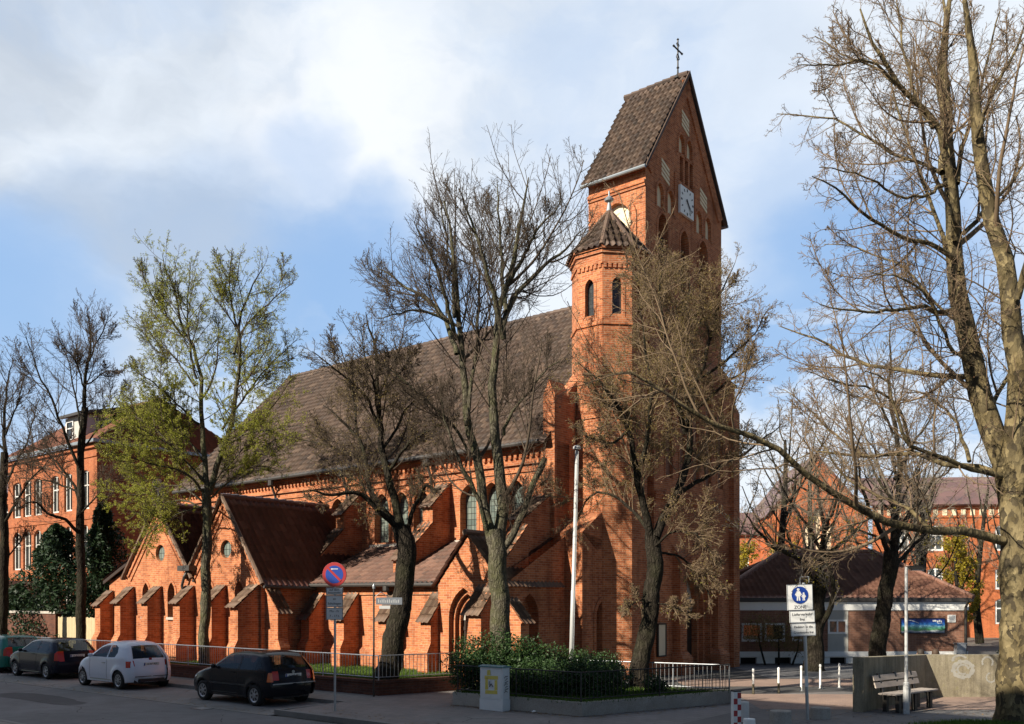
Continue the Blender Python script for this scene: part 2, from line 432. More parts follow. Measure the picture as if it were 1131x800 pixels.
def car_paint(name, c, metal=.0): return mat_plain(name, c, .25, metal, .03, 1.0, coat=.22, spec=.15)
M['paint_white'] = car_paint('paint_white', (.78, .81, .88))
M['paint_black'] = car_paint('paint_black', (.008, .009, .013))
M['paint_navy'] = car_paint('paint_navy', (.010, .011, .022))
M['paint_green'] = car_paint('paint_green', (.012, .16, .12))
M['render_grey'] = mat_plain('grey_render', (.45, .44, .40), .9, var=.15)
M['render_shade'] = mat_plain('grey_render_shaded', (.30, .31, .32), .8, var=.1)  # darker copy of the grey render, the side wall's shade put into its colour

# ------------------------------------------------------------------ mesh helpers
def tag(o, label=None, cat=None, group=None, kind=None):
    if label: o['label'] = label
    if cat: o['category'] = cat
    if group: o['group'] = group
    if kind: o['kind'] = kind
    return o
def empty(name, loc=(0, 0, 0), rz=0.0, **kw):
    o = bpy.data.objects.new(name, None); COL.objects.link(o)
    o.location = loc; o.rotation_euler = (0, 0, rz); o.empty_display_size = .2
    return tag(o, **kw)
def box_uv(me):
    n = len(me.polygons)
    if n == 0: return
    nl = len(me.loops)
    co = np.empty(len(me.vertices) * 3); me.vertices.foreach_get('co', co); co = co.reshape(-1, 3)
    nr = np.empty(n * 3); me.polygons.foreach_get('normal', nr); nr = nr.reshape(-1, 3)
    tot = np.empty(n, dtype=np.int32); me.polygons.foreach_get('loop_total', tot)
    lv = np.empty(nl, dtype=np.int32); me.loops.foreach_get('vertex_index', lv)
    fn = np.repeat(nr, tot, axis=0); p = co[lv]
    t = np.stack([-fn[:, 1], fn[:, 0], np.zeros(nl)], 1)
    ln = np.linalg.norm(t, axis=1)
    flat = ln < .15
    t[flat] = (1, 0, 0); ln[flat] = 1
    t /= ln[:, None]
    s = np.cross(fn, t)
    s[flat] = (0, 1, 0)
    u = np.stack([(p * t).sum(1), (p * s).sum(1)], 1)
    lay = me.uv_layers.new(name='UVMap')
    lay.data.foreach_set('uv', u.astype(np.float32).ravel())

class MB:
    def __init__(s): s.v = []; s.f = []
    def add(s, verts, faces):
        o = len(s.v); s.v += [tuple(x) for x in verts]; s.f += [tuple(o + i for i in f) for f in faces]; return s
    def box(s, x0, x1, y0, y1, z0, z1):
        if x0 > x1: x0, x1 = x1, x0
        if y0 > y1: y0, y1 = y1, y0
        return s.add([(x0, y0, z0), (x1, y0, z0), (x1, y1, z0), (x0, y1, z0), (x0, y0, z1), (x1, y0, z1), (x1, y1, z1), (x0, y1, z1)],
                     [(0, 3, 2, 1), (4, 5, 6, 7), (0, 1, 5, 4), (1, 2, 6, 5), (2, 3, 7, 6), (3, 0, 4, 7)])
    def ext(s, pts, vec):
        """closed prism: polygon pts (3D) swept by vec"""
        n = len(pts); vec = Vector(vec)
        a = [Vector(p) for p in pts]; b = [p + vec for p in a]
        nr = Vector((0, 0, 0))
        for i in range(n): nr += a[i].cross(a[(i + 1) % n])
        f = [tuple(range(n - 1, -1, -1)), tuple(range(n, 2 * n))] + [(i, (i + 1) % n, n + (i + 1) % n, n + i) for i in range(n)]
        if nr.dot(vec) < 0: f = [tuple(reversed(q)) for q in f]
        return s.add(a + b, f)
    def tube(s, pts, r, sides=8, cap=True):
        pts = [Vector(p) for p in pts]
        rs = r if isinstance(r, (list, tuple)) else [r] * len(pts)
        vs, fs = [], []
        ref = None
        for i, p in enumerate(pts):
            t = (pts[min(i + 1, len(pts) - 1)] - pts[max(i - 1, 0)]).normalized()
            if ref is None: ref = Vector((1, 0, 0)) if abs(t.x) < .8 else Vector((0, 1, 0))
            a = (ref - t * ref.dot(t)).normalized(); b = t.cross(a); ref = a
            for k in range(sides):
                an = 2 * math.pi * k / sides
                vs.append(p + (a * math.cos(an) + b * math.sin(an)) * rs[i])
        for i in range(len(pts) - 1):
            for k in range(sides):
                k2 = (k + 1) % sides
                fs.append((i * sides + k, i * sides + k2, (i + 1) * sides + k2, (i + 1) * sides + k))
        if cap:
            fs.append(tuple(range(sides - 1, -1, -1))); fs.append(tuple((len(pts) - 1) * sides + k for k in range(sides)))
        return s.add(vs, fs)
    def lathe(s, prof, c=(0, 0, 0), n=16, axis='z'):
        vs, fs = [], []
        for (r, h) in prof:
            for k in range(n):
                a = 2 * math.pi * k / n
                q = (r * math.cos(a), r * math.sin(a), h)
                if axis == 'y': q = (q[0], q[2], -q[1])
                vs.append((c[0] + q[0], c[1] + q[1], c[2] + q[2]))
        for i in range(len(prof) - 1):
            for k in range(n):
                k2 = (k + 1) % n
                fs.append((i * n + k, i * n + k2, (i + 1) * n + k2, (i + 1) * n + k))
        if prof[0][0] > 1e-6: fs.append(tuple(range(n - 1, -1, -1)))
        if prof[-1][0] > 1e-6: fs.append(tuple((len(prof) - 1) * n + k for k in range(n)))
        return s.add(vs, fs)
    def panel(s, outline, holes, org, xd, inw, depths=None, split=True):
        """flat wall with openings; outline and holes in (s, z); reveals go inwards"""
        org, xd, inw = Vector(org), Vector(xd), Vector(inw); zd = Vector((0, 0, 1))
        pts, edges, loops = [], [], []
        for lp in [outline] + list(holes):
            o = len(pts); pts += [Vector((p[0], p[1])) for p in lp]
            edges += [(o + i, o + (i + 1) % len(lp)) for i in range(len(lp))]
            loops.append(lp)
        r = delaunay_2d_cdt(pts, edges, [], 1, 1e-5)
        V2, T = r[0], r[2]
        fs = []
        for t in T:
            c = sum((V2[i] for i in t), Vector((0, 0))) / len(t)
            if not inpoly(c, outline) or any(inpoly(c, h) for h in holes): continue
            a = 0
            for i in range(len(t)):
                p, q = V2[t[i]], V2[t[(i + 1) % len(t)]]; a += p.x * q.y - q.x * p.y
            fs.append(tuple(t) if a > 0 else tuple(reversed(t)))
        s.add([org + xd * p.x + zd * p.y for p in V2], fs)
        for i, h in enumerate(holes):
            dp = depths[i] if isinstance(depths, (list, tuple)) else (depths if depths is not None else .2)
            a = 0
            for k in range(len(h)): a += h[k][0] * h[(k + 1) % len(h)][1] - h[(k + 1) % len(h)][0] * h[k][1]
            hh = h if a > 0 else list(reversed(h))
            n = len(hh)
            A = [org + xd * p[0] + zd * p[1] for p in hh]; B = [p + inw * dp for p in A]
            s.add(A + B, [(k, (k + 1) % n, n + (k + 1) % n, n + k) for k in range(n)])
        return s
    def build(s, name, mat, parent=None, smooth=False, uvs=True, label=None, loc=None):
        me = bpy.data.meshes.new(name); me.from_pydata(s.v, [], s.f); me.update()
        if uvs: box_uv(me)
        if smooth: me.shade_smooth()
        me.materials.append(mat)
        o = bpy.data.objects.new(name, me); COL.objects.link(o)
        if parent: o.parent = parent
        if label: o['label'] = label
        if loc is not None: o.location = loc
        return o

def inpoly(p, poly):
    x, y = p[0], p[1]; r = False; n = len(poly); j = n - 1
    for i in range(n):
        xi, yi = poly[i][0], poly[i][1]; xj, yj = poly[j][0], poly[j][1]
        if (yi > y) != (yj > y) and x < (xj - xi) * (y - yi) / (yj - yi) + xi: r = not r
        j = i
    return r
def arch(cx, z0, zs, w, k=.8, n=6):
    """pointed arch outline (counter clockwise); zs = springing height, k = radius / width"""
    h = w / 2; rr = w * k
    pts = [(cx - h, z0), (cx + h, z0)]
    a1 = math.acos((rr - h) / rr)
    c = cx + h - rr
    for i in range(n + 1):
        a = a1 * i / n; pts.append((c + rr * math.cos(a), zs + rr * math.sin(a)))
    c2 = cx - h + rr
    for i in range(n - 1, -1, -1):
        a = a1 * i / n; pts.append((c2 - rr * math.cos(a), zs + rr * math.sin(a)))
    return pts
def arch_top(zs, w, k=.8):
    rr = w * k; return zs + math.sqrt(rr * rr - (rr - w / 2) ** 2)
def circ(cx, cz, r, n=18): return [(cx + r * math.cos(2 * math.pi * i / n), cz + r * math.sin(2 * math.pi * i / n)) for i in range(n)]
def grow2d(poly, d):
    """offset a polygon outwards by d (rough, from its centre lines)"""
    n = len(poly); out = []
    for i in range(n):
        p0, p1, p2 = Vector(poly[i - 1]), Vector(poly[i]), Vector(poly[(i + 1) % n])
        e1 = (p1 - p0).normalized() if (p1 - p0).length > 1e-6 else Vector((1, 0)); e2 = (p2 - p1).normalized() if (p2 - p1).length > 1e-6 else e1
        nn = Vector((e1.y, -e1.x)) + Vector((e2.y, -e2.x))
        nn = nn.normalized() if nn.length > 1e-6 else Vector((e1.y, -e1.x))
        c = max(.5, nn.dot(Vector((e1.y, -e1.x))))
        out.append(tuple(p1 + nn * d / c))
    return out
def pane(poly, org, xd, off, inw):
    mb = MB(); org, xd, inw = Vector(org), Vector(xd), Vector(inw)
    mb.add([org + xd * p[0] + Vector((0, 0, p[1])) + inw * off for p in poly], [tuple(range(len(poly)))]); return mb
def ring(mb, poly, org, xd, out, width=.12, thick=.03):
    """trim band round an opening, standing proud of the wall"""
    org, xd, out = Vector(org), Vector(xd), Vector(out)
    P = poly[1:] + poly[:1]        # from bottom right round to bottom left
    Q = grow2d(poly, width); Q = Q[1:] + Q[:1]
    n = len(P)
    f3 = lambda p, o: org + xd * p[0] + Vector((0, 0, p[1])) + out * o
    for i in range(n - 1):
        a, b, c, d = P[i], P[i + 1], Q[i + 1], Q[i]
        mb.add([f3(a, thick), f3(b, thick), f3(c, thick), f3(d, thick), f3(c, -.02), f3(d, -.02), f3(a, -.02), f3(b, -.02)],
               [(0, 1, 2, 3)[::-1], (3, 2, 4, 5)[::-1], (1, 0, 6, 7)[::-1]])

def pantile_mesh(org, A, S, Lg, Hs, tw=.22, tc=.34, amp=.022, step=.03, clip=None, samp=5):
    """real pantile relief: org = lower left corner, A = unit along eaves, S = unit up the slope"""
    org, A, S = np.array(org, float), np.array(A, float), np.array(S, float)
    Nn = np.cross(A, S); Nn /= np.linalg.norm(Nn)
    nc = max(1, round(Lg / tw)); tw = Lg / nc
    nr = max(1, round(Hs / tc)); tc = Hs / nr
    xs = np.linspace(0, Lg, nc * samp + 1)
    ph = (xs / tw) % 1.0
    prof = amp * (np.cos(2 * np.pi * ph) + .35 * np.cos(4 * np.pi * ph))
    nx = len(xs)
    rows = []
    uvr = []
    for i in range(nr):
        for (sv, hh, vv) in ((i * tc - (.02 if i else .05), step, i + .02), ((i + 1) * tc, 0.0, i + .98)):
            rows.append(org + A * xs[:, None] + S * sv + Nn * (prof + hh)[:, None])
            uvr.append(np.stack([xs / tw, np.full(nx, vv)], 1))
    V = np.concatenate(rows); UV = np.concatenate(uvr)
    q_ = V - org; al = q_ @ A; up = q_ @ S; ph0 = float(np.sum(np.abs(org))) % 6.0
    sag = .022 * np.sin(al * .9 + ph0) * np.sin(up * 1.1 + ph0) + .012 * np.sin(al * 2.7 + up * 1.9)
    V = V + Nn * (sag * min(1.0, Hs / 3.0))[:, None]
    nrow = len(rows)
    idx = np.arange(nrow * nx).reshape(nrow, nx)
    q = np.stack([idx[:-1, :-1], idx[:-1, 1:], idx[1:, 1:], idx[1:, :-1]], -1).reshape(-1, 4)
    return V, q, UV, (org, A, S, Nn)
def mesh_np(name, V, F, mat, parent=None, UV=None, smooth=False, clip=None, label=None):
    me = bpy.data.meshes.new(name)
    nv, nf, k = len(V), len(F), F.shape[1]
    me.vertices.add(nv); me.vertices.foreach_set('co', np.asarray(V, np.float32).ravel())
    me.loops.add(nf * k); me.loops.foreach_set('vertex_index', np.asarray(F, np.int32).ravel())
    me.polygons.add(nf); me.polygons.foreach_set('loop_start', np.arange(0, nf * k, k, dtype=np.int32))
    me.polygons.foreach_set('loop_total', np.full(nf, k, np.int32))
    if UV is not None:
        lay = me.uv_layers.new(name='UVMap'); lay.data.foreach_set('uv', np.asarray(UV, np.float32)[F.ravel()].ravel())
    me.update(calc_edges=True)
    if clip:
        bm = bmesh.new(); bm.from_mesh(me)
        for co, no in clip:
            bmesh.ops.bisect_plane(bm, geom=bm.verts[:] + bm.edges[:] + bm.faces[:], plane_co=co, plane_no=no, clear_outer=True, dist=1e-5)
        bm.to_mesh(me); bm.free()
    if smooth: me.shade_smooth()
    me.materials.append(mat)
    o = bpy.data.objects.new(name, me); COL.objects.link(o)
    if parent: o.parent = parent
    if label: o['label'] = label
    return o
def tiles(name, mat, parent, org, A, S, Lg, Hs, poly=None, **kw):
    """pantile slope; poly = convex polygon in (along, up) to clip to"""
    A = Vector(A).normalized(); S = Vector(S).normalized()
    V, F, UV, fr = pantile_mesh(org, A, S, Lg, Hs, **kw)
    clip = None
    if poly:
        clip = []
        o = Vector(org); n = len(poly)
        ar = sum(poly[i][0] * poly[(i + 1) % n][1] - poly[(i + 1) % n][0] * poly[i][1] for i in range(n))
        for i in range(n):
            p, q = poly[i], poly[(i + 1) % n]
            e = (q[0] - p[0], q[1] - p[1]); no = (e[1], -e[0]) if ar > 0 else (-e[1], e[0])
            clip.append((o + A * p[0] + S * p[1], A * no[0] + S * no[1]))
    return mesh_np(name, V, F, mat, parent, UV, False, clip)
def copy_tree(o, parent=None):
    c = o.copy(); COL.objects.link(c)
    if parent: c.parent = parent
    for ch in o.children: copy_tree(ch, c)
    return c
def text(body, size, mat, parent, loc, rot, align='CENTER', ext=.002, name='lettering', sx=1.0):
    cu = bpy.data.curves.new(name, 'FONT'); cu.body = body; cu.size = size; cu.extrude = ext
    cu.align_x = align; cu.align_y = 'CENTER'; cu.space_line = .95
    cu.materials.append(mat)
    tmp = bpy.data.objects.new(name, cu); COL.objects.link(tmp)
    me = bpy.data.meshes.new_from_object(tmp.evaluated_get(bpy.context.evaluated_depsgraph_get()))
    bpy.data.objects.remove(tmp)
    me.materials.clear(); me.materials.append(mat)
    o = bpy.data.objects.new(name, me); COL.objects.link(o); o.parent = parent
    o.location = loc; o.rotation_euler = rot; o.scale = (sx, 1, 1)
    return o

# ================================================================== the ground
def sheet(name, pts, mat, z, kind='structure'):
    mb = MB()
    P = [Vector((p[0], p[1], z)) for p in pts]
    a = sum(P[i].x * P[(i + 1) % len(P)].y - P[(i + 1) % len(P)].x * P[i].y for i in range(len(P)))
    if a < 0: P.reverse()
    mb.add(P, [tuple(range(len(P)))])
    o = mb.build(name, mat); return tag(o, kind=kind)
def uvp(l): return [uv(u, v) for u, v in l]
sheet('ground', [(-900, -300), (900, -300), (900, 1500), (-900, 1500)], M['earth'], -.14)
sheet('road', uvp([(-40, 8.9), (110, 8.9), (110, 13.66), (-40, 13.66)]), M['asphalt'], -.104)
sheet('parking_lane', uvp([(18.5, 13.66), (110, 13.66), (110, 16.2), (18.5, 16.2)]), M['asphalt_light'], -.1)
tag(MB().ext([uv(18.5, 13.60, -.12), uv(110, 13.60, -.12), uv(110, 13.72, -.12), uv(18.5, 13.72, -.12)], (0, 0, .026)).build('gutter_strip', M['kerb']), kind='structure')
sheet('pavement', uvp([(18.62, 16.3), (110, 16.3), (110, 60), (9.5, 60), (9.5, 14.02), (18.38, 14.02)]), M['slab'], 0)
sheet('plaza', uvp([(9.5, 14.02), (9.5, 60), (-60, 60), (-60, 14.02)]), M['asphalt_plaza'], 0)
sheet('near_pavement', uvp([(-40, 8.76), (110, 8.76), (110, -40), (-40, -40)]), M['slab'], 0)
kb = MB()
for a, b in (((110, 16.2), (18.5, 16.2)), ((18.5, 16.2), (18.5, 13.9)), ((18.5, 13.9), (-40, 13.9)), ((-40, 8.9), (110, 8.9))):
    A, B = uv(*a), uv(*b); d = (B - A).normalized(); n = Vector((-d.y, d.x, 0))
    c = uv((a[0] + b[0]) / 2, 40) if a[1] > 10 else uv(20, -20)
    if n.dot(c - A) < 0: n = -n
    L_ = (B - A).length; k = int(L_ / 1.0) or 1
    for i in range(k):
        if (A + d * (i * L_ / k)).length > 75: continue
        p = A + d * (i * L_ / k + .004); q = A + d * ((i + 1) * L_ / k - .004)
        kb.ext([p - Vector((0, 0, .13)), q - Vector((0, 0, .13)), q + n * .13 - Vector((0, 0, .13)), p + n * .13 - Vector((0, 0, .13))], (0, 0, .135))
tag(kb.build('kerb', M['kerb']), kind='structure')
sheet('forecourt_bounce_damper', uvp([(18.3, 21.2), (18.3, 60), (-30, 60), (-30, 27.5), (9.0, 27.5), (11.6, 23.6), (15.2, 24.4)]), M['forecourt'], .002)  # dark overlay added to cut light bounced onto the church walls
sheet('brick_paving', [(6.2, 22.6), (16, 22.3), (17, 26.0), (6.5, 26.3)], M['pink_pave'], .004)
sheet('far_brick_paving', [(5.5, 28.6), (20, 28.6), (21, 31.2), (5.5, 31.4)], M['pink_pave'], .004)
sheet('school_path', [(9.0, 31.6), (26, 31.4), (30, 38.0), (9.0, 38.4)], M['asphalt'], .004)
# the church lawn behind the low brick wall
ym = MB(); yp = [uv(u, v, .33) for u, v in [(46, 17.95), (19.02, 17.95), (18.35, 20.4), (18.35, 25), (46, 25)]]
ym.add(yp, [tuple(range(5))][::-1])
ym.add([uv(46, 17.95, 0), uv(19.02, 17.95, 0), uv(18.35, 20.4, 0), uv(18.35, 25, 0)] + yp[:4], [(0, 4, 5, 1), (1, 5, 6, 2), (2, 6, 7, 3)])
tag(ym.build('lawn_soil', M['soil']), kind='structure')

def blades(pts, hmin, hmax, w=.012):
    n = len(pts); P = np.asarray(pts, float)
    a = rng.uniform(0, 2 * np.pi, n); h = rng.uniform(hmin, hmax, n); ln = rng.normal(0, .35, (n, 2))
    d = np.stack([np.cos(a), np.sin(a), np.zeros(n)], 1) * w
    tip = P + np.stack([ln[:, 0] * h, ln[:, 1] * h, h], 1)
    V = np.stack([P - d, P + d, tip], 1).reshape(-1, 3)
    return V, np.arange(3 * n).reshape(-1, 3)
def scatter_poly(poly, n):
    P = np.array([(p[0], p[1]) for p in poly]); lo, hi = P.min(0), P.max(0); out = []
    while len(out) < n:
        q = rng.uniform(lo, hi, (n * 2, 2))
        out += [p for p in q if inpoly(p, P)]
    return np.array(out[:n])
g1 = scatter_poly([uv(u, v) for u, v in [(32, 18.0), (19.0, 18.0), (18.4, 20.4), (18.4, 21.9), (32, 21.9)]], 42000)
V, F = blades(np.c_[g1, np.full(len(g1), .33)], .05, .15)
tag(mesh_np('lawn_grass', V, F, M['grass']), 'rough green lawn grass growing at the foot of the church wall', 'grass', kind='stuff')
gp = gnd(1075, 800); g2 = np.c_[rng.normal(gp.x, .9, 7000), rng.uniform(19.0, 19.95, 7000)]
g2 = g2[(g2[:, 1] < 19.9 - .25 * np.abs((g2[:, 0] - gp.x) / 1.2) ** 2)]
V, F = blades(np.c_[g2, np.zeros(len(g2))], .04, .16)
tag(mesh_np('verge_grass', V, F, M['grass']), 'patch of green grass at the foot of the big plane tree', 'grass', kind='stuff')

# ================================================================== the church
CH = empty('church', (0, 0, 0), AXROT, label='red brick Gothic church with tall gabled clock tower and brown tiled nave roof', cat='church')
def Lc(u, v, z): return Vector((-u, v, z))
XS, XF = (1, 0, 0), (0, 1, 0)          # along a -v wall seen from outside; along a -u wall
VN, VR, ZE, ZR = 25.0, 31.6, 8.1, 15.0
UN0, UN1 = 18.0, 40.9

def cap_tiles(parent, u0, u1, va, za, vb, zb, ov=.07):
    """little tiled slope falling from (va, za) at the wall to (vb, zb) at the front"""
    A = Vector((1, 0, 0)); S = Vector((0, va - vb, za - zb)); Hs = S.length; S.normalize()
    n = A.cross(S)
    org = Lc(u1 + ov, vb, zb) - S * .10 + n * .05
    t = tiles('tile_cap', M['roof_cap'], parent, org, A, S, (u1 - u0) + 2 * ov, Hs + .12, tw=.2, tc=.3, amp=.025)
    b = MB(); o2 = Lc(u1 + ov * .6, vb, zb) - S * .06
    p = [o2, o2 + A * ((u1 - u0) + 1.2 * ov), o2 + A * ((u1 - u0) + 1.2 * ov) + S * (Hs + .06), o2 + S * (Hs + .06)]
    b.ext([q - n * .01 for q in p], n * .05)
    b.build('cap_bed', M['brick'], parent)
    return t
def buttress(uc, w, v0, p, z1, z2, zb=-.2, label=None, plinth=True, name='buttress'):
    u0, u1 = uc - w / 2, uc + w / 2
    side = [(v0 + .03, z1), (v0 - p, z2)]
    if plinth: side += [(v0 - p, 1.35), (v0 - p - .16, 1.05), (v0 - p - .16, zb)]
    else: side += [(v0 - p, zb)]
    side += [(v0 + .03, zb)]
    m = MB(); m.ext([Lc(u1, v, z) for v, z in side], (u1 - u0, 0, 0))
    o = m.build(name, M['brick'], CH, label=label)
    cap_tiles(o, u0, u1, v0, z1 + .02, v0 - p, z2 + .02)
    return o
def side_buttress(vc, w, u0, p, z1, z2, zb=-.2):
    """buttress standing out of a wall that faces -u (local +x)"""
    v0, v1 = vc - w / 2, vc + w / 2
    side = [(u0 + .03, z1), (u0 - p, z2), (u0 - p, 1.35), (u0 - p - .14, 1.05), (u0 - p - .14, zb), (u0 + .03, zb)]
    m = MB(); m.ext([Lc(u, v0, z) for u, z in side], (0, w, 0))
    o = m.build('buttress', M['brick'], CH)
    A = Vector((0, 1, 0)); S = Vector((-p, 0, z1 - z2)); Hs = S.length; S.normalize(); n = A.cross(S)
    org = Lc(u0 - p, v0 - .07, z2) - S * .1 + n * .07
    tiles('tile_cap', M['roof_cap'], o, org, A, S, w + .14, Hs + .12, tw=.2, tc=.3, amp=.025)
    b = MB(); q = Lc(u0 - p, v0 - .05, z2 + .02) - S * .08
    b.ext([q, q + A * (w + .1), q + A * (w + .1) + S * (Hs + .08), q + S * (Hs + .08)], n * .05); b.build('cap_bed', M['brick'], o)
    return o
def window(poly, org, xd, inw, off, mat, sill=None, out=None, mull=False):
    o = pane(poly, org, xd, off, inw).build('window', mat, CH)
    if sill:
        (s0, s1, z) = sill; og, x_, i_ = Vector(org), Vector(xd), Vector(inw)
        m = MB(); a = og + x_ * s0 + Vector((0, 0, z)); b = og + x_ * s1 + Vector((0, 0, z))
        m.ext([a + i_ * (off - .01), b + i_ * (off - .01), b + i_ * (off - .01) + Vector((0, 0, .10)), a + i_ * (off - .01) + Vector((0, 0, .10))], i_ * -(off + .07))
        m.build('sill', M['stone'], o)
    return o

# ---- nave walls with triple windows
bays = [20.85, 25.45, 30.3, 34.9, 39.0]
holes, wins = [], []
for ub in bays:
    for k in (-1, 0, 1):
        a = arch(-(ub + k * 1.10), 5.02, 6.42, .80, .72); holes.append(a); wins.append((a, ub + k * 1.1))
nm = MB()
nm.panel([(-UN1, -.2), (-UN0, -.2), (-UN0, ZE + .1), (-UN1, ZE + .1)], holes, (0, VN, 0), XS, (0, 1, 0), .34)
for a, _ in wins: ring(nm, a, (0, VN, 0), XS, (0, -1, 0), .13, .025)
prof = [(VN, -.2), (38.2, -.2), (38.2, ZE), (VR, ZR - .12), (VN, ZE)]
nm.add([Lc(UN0 + .001, v, z) for v, z in prof], [(0, 1, 2, 3, 4)])
nm.add([Lc(UN1, v, z) for v, z in prof], [(4, 3, 2, 1, 0)])
nm.add([Lc(UN0, 38.2, -.2), Lc(UN1, 38.2, -.2), Lc(UN1, 38.2, ZE), Lc(UN0, 38.2, ZE)], [(0, 1, 2, 3)])
nm.build('nave_wall', M['brick'], CH)
for i, (a, ub) in enumerate(wins):
    first = abs((ub - bays[i // 3])) < .1
    o = window(a, (0, VN, 0), XS, (0, 1, 0), .30, M['leaded'])
for ub in bays:
    m = MB(); m.ext([Lc(ub + 1.75, VN - .10, 4.86), Lc(ub - 1.75, VN - .10, 4.86), Lc(ub - 1.75, VN - .10, 4.93), Lc(ub - 1.75, VN + .3, 5.06), Lc(ub + 1.75, VN + .3, 5.06), Lc(ub + 1.75, VN - .10, 4.93)], (0, 0, .001))
    s_ = MB(); s_.ext([Lc(ub + 1.75, VN - .10, 4.84), Lc(ub + 1.75, VN - .10, 4.94), Lc(ub + 1.75, VN + .3, 5.05), Lc(ub + 1.75, VN + .3, 4.84)], (3.5, 0, 0))
    s_.build('window_sill', M['stone'], CH)
# cornice: stepped brick courses and a dentil row
cm = MB()
for (z0, z1, o) in ((7.97, 8.12, .20), (7.86, 7.97, .13), (7.46, 7.55, .11), (7.55, 7.62, .07), (7.20, 7.28, .06)):
    cm.box(-UN1, -UN0 - .45, VN - o, VN + .01, z0, z1)
u = UN0 + .5
while u < UN1:
    cm.box(-u - .06, -u + .06, VN - .10, VN + .01, 7.70, 7.86); u += .24
cm.build('cornice', M['brick'], CH)
gm = MB()
gm.tube([Lc(UN0 + .45, VN - .42, ZE + .02), Lc(UN1 + .1, VN - .42, ZE - .04)], .085, 8)
gm.box(-UN1, -UN0 - .45, VN - .36, VN - .30, ZE - .02, ZE + .12)
gm.build('gutter', M['lead'], CH)
for u_ in (23.7, 28.5, 33.2):
    m = MB(); m.tube([Lc(u_, VN - .40, ZE - .05), Lc(u_, VN - .32, ZE - .4), Lc(u_, VN - .16, ZE - .75), Lc(u_, VN - .12, ZE - 1.1), Lc(u_, VN - .12, 5.1)], .055, 8)
    m.lathe([(.07, ZE - .36), (.13, ZE - .30), (.13, ZE - .12), (.10, ZE - .08)], (-u_, VN - .40, 0), 10)
    m.build('downpipe', M['lead'], CH)
# roof
sl = math.hypot(VR - (VN - .4), ZR - (ZE - .0)); S1 = Vector((0, VR - VN + .38, ZR - ZE + .06)).normalized()
rs = Lc(UN1 + .15, VN - .38, ZE + .0); rl = UN1 - UN0 + .02
rh = math.hypot(VR - VN + .38, ZR - ZE)
tiles('nave_roof', M['roof'], CH, rs, (1, 0, 0), S1, rl, rh + .05, tw=.25, tc=.36, amp=.042, step=.055)
m = MB(); m.ext([Lc(UN1 + .1, VR, ZR + .05), Lc(UN1 + .1, 38.7, ZE - .05), Lc(UN1 + .1, 38.7, ZE - .2), Lc(UN1 + .1, VR, ZR - .12)], (rl - .1, 0, 0)); m.build('rear_roof_slope', M['roof'], CH)
m = MB(); m.ext([Lc(UN1 + .16, VN - .4, ZE - .1), Lc(UN1 + .16, VN - .4, ZE + .04), Lc(UN1 + .16, VR, ZR + .06), Lc(UN1 + .16, VR, ZR - .1)], (.10, 0, 0)); m.build('verge_board', M['lead'], CH)
m = MB()
u = UN0
while u < UN1:
    m.lathe([(.12, 0), (.14, .36)], (0, 0, 0), 10) if False else m.tube([Lc(u, VR, ZR + .06), Lc(u + .40, VR, ZR + .075)], [.125, .145], 10); u += .37
m.build('ridge', M['roof'], CH)
# nave end pier with its small gabled head, and the raised end wall
m = MB()
m.box(-UN0 - .46, -UN0 + .02, VN - .12, VN + .75, -.2, 9.75)
m.ext([Lc(UN0 + .46, VN - .12, 9.75), Lc(UN0 - .02, VN - .12, 9.75), Lc(UN0 + .22, VN - .12, 10.25)], (0, .87, 0))
m.ext([Lc(UN0 - .02, VN + .7, ZE), Lc(UN0 - .02, VN + .7, 9.9), Lc(UN0 - .02, 28.4, 12.6), Lc(UN0 - .02, 28.4, ZE)], (-.42, 0, 0))
m.ext([Lc(UN0 - .02, VN - .0, 0), Lc(UN0 - .02, VN - .0, ZE), Lc(UN0 - .02, 28.4, ZE), Lc(UN0 - .02, 28.4, 0)], (-.2, 0, 0))
m.build('end_pier', M['brick'], CH)
# nave buttresses: an upper stage with its own cap and a flying lower stage
for uc in (23.12, 27.95, 32.6, 37.0):
    buttress(uc, .5, VN, .95, 7.05, 6.15, 3.5, plinth=False)
    buttress(uc, .5, VN - .9, 1.55, 5.55, 4.15, 3.2, plinth=False)
buttress(18.45, .62, VN, 1.6, 6.3, 5.35, -.2, plinth=False, name='corner_buttress')
buttress(18.28, .62, VN - 1.6, 1.4, 5.15, 3.75, -.2, plinth=False, name='corner_buttress')

# ---- aisle
VA = 21.9
m = MB()
m.panel([(-27.2, -.2), (-17.6, -.2), (-17.6, 3.36), (-27.2, 3.36)], [arch(-19.2, .3, 2.3, 1.15, .85)], (0, VA, 0), XS, (0, 1, 0), .4)
da = arch(23.0, -.2, 2.2, .95, .85)
m.panel([(VA, -.2), (VN, -.2), (VN, 4.9), (VA, 3.3)], [da], (-17.6, 0, 0), XF, (-1, 0, 0), .45)
m.box(-27.2, -20.3, VA - .12, VA + .01, .2, .95)
m.ext([Lc(27.2, VA - .12, .95), Lc(27.2, VA + .01, .95), Lc(27.2, VA + .01, 1.1)], (6.9, 0, 0))
m.box(-27.2, -20.3, VA - .06, VA + .01, 2.92, 3.0)
m.build('aisle_wall', M['brick'], CH)
pane(da, (-17.6, 0, 0), XF, .42, (-1, 0, 0)).build('door', M['wood'], CH)
S2 = Vector((0, VN - VA + .25, 4.88 - 3.30)); h2 = S2.length; S2.normalize()
tiles('aisle_roof', M['roof_red'], CH, Lc(27.2, VA - .25, 3.32), (1, 0, 0), S2, 9.3, h2, tw=.22, tc=.33)
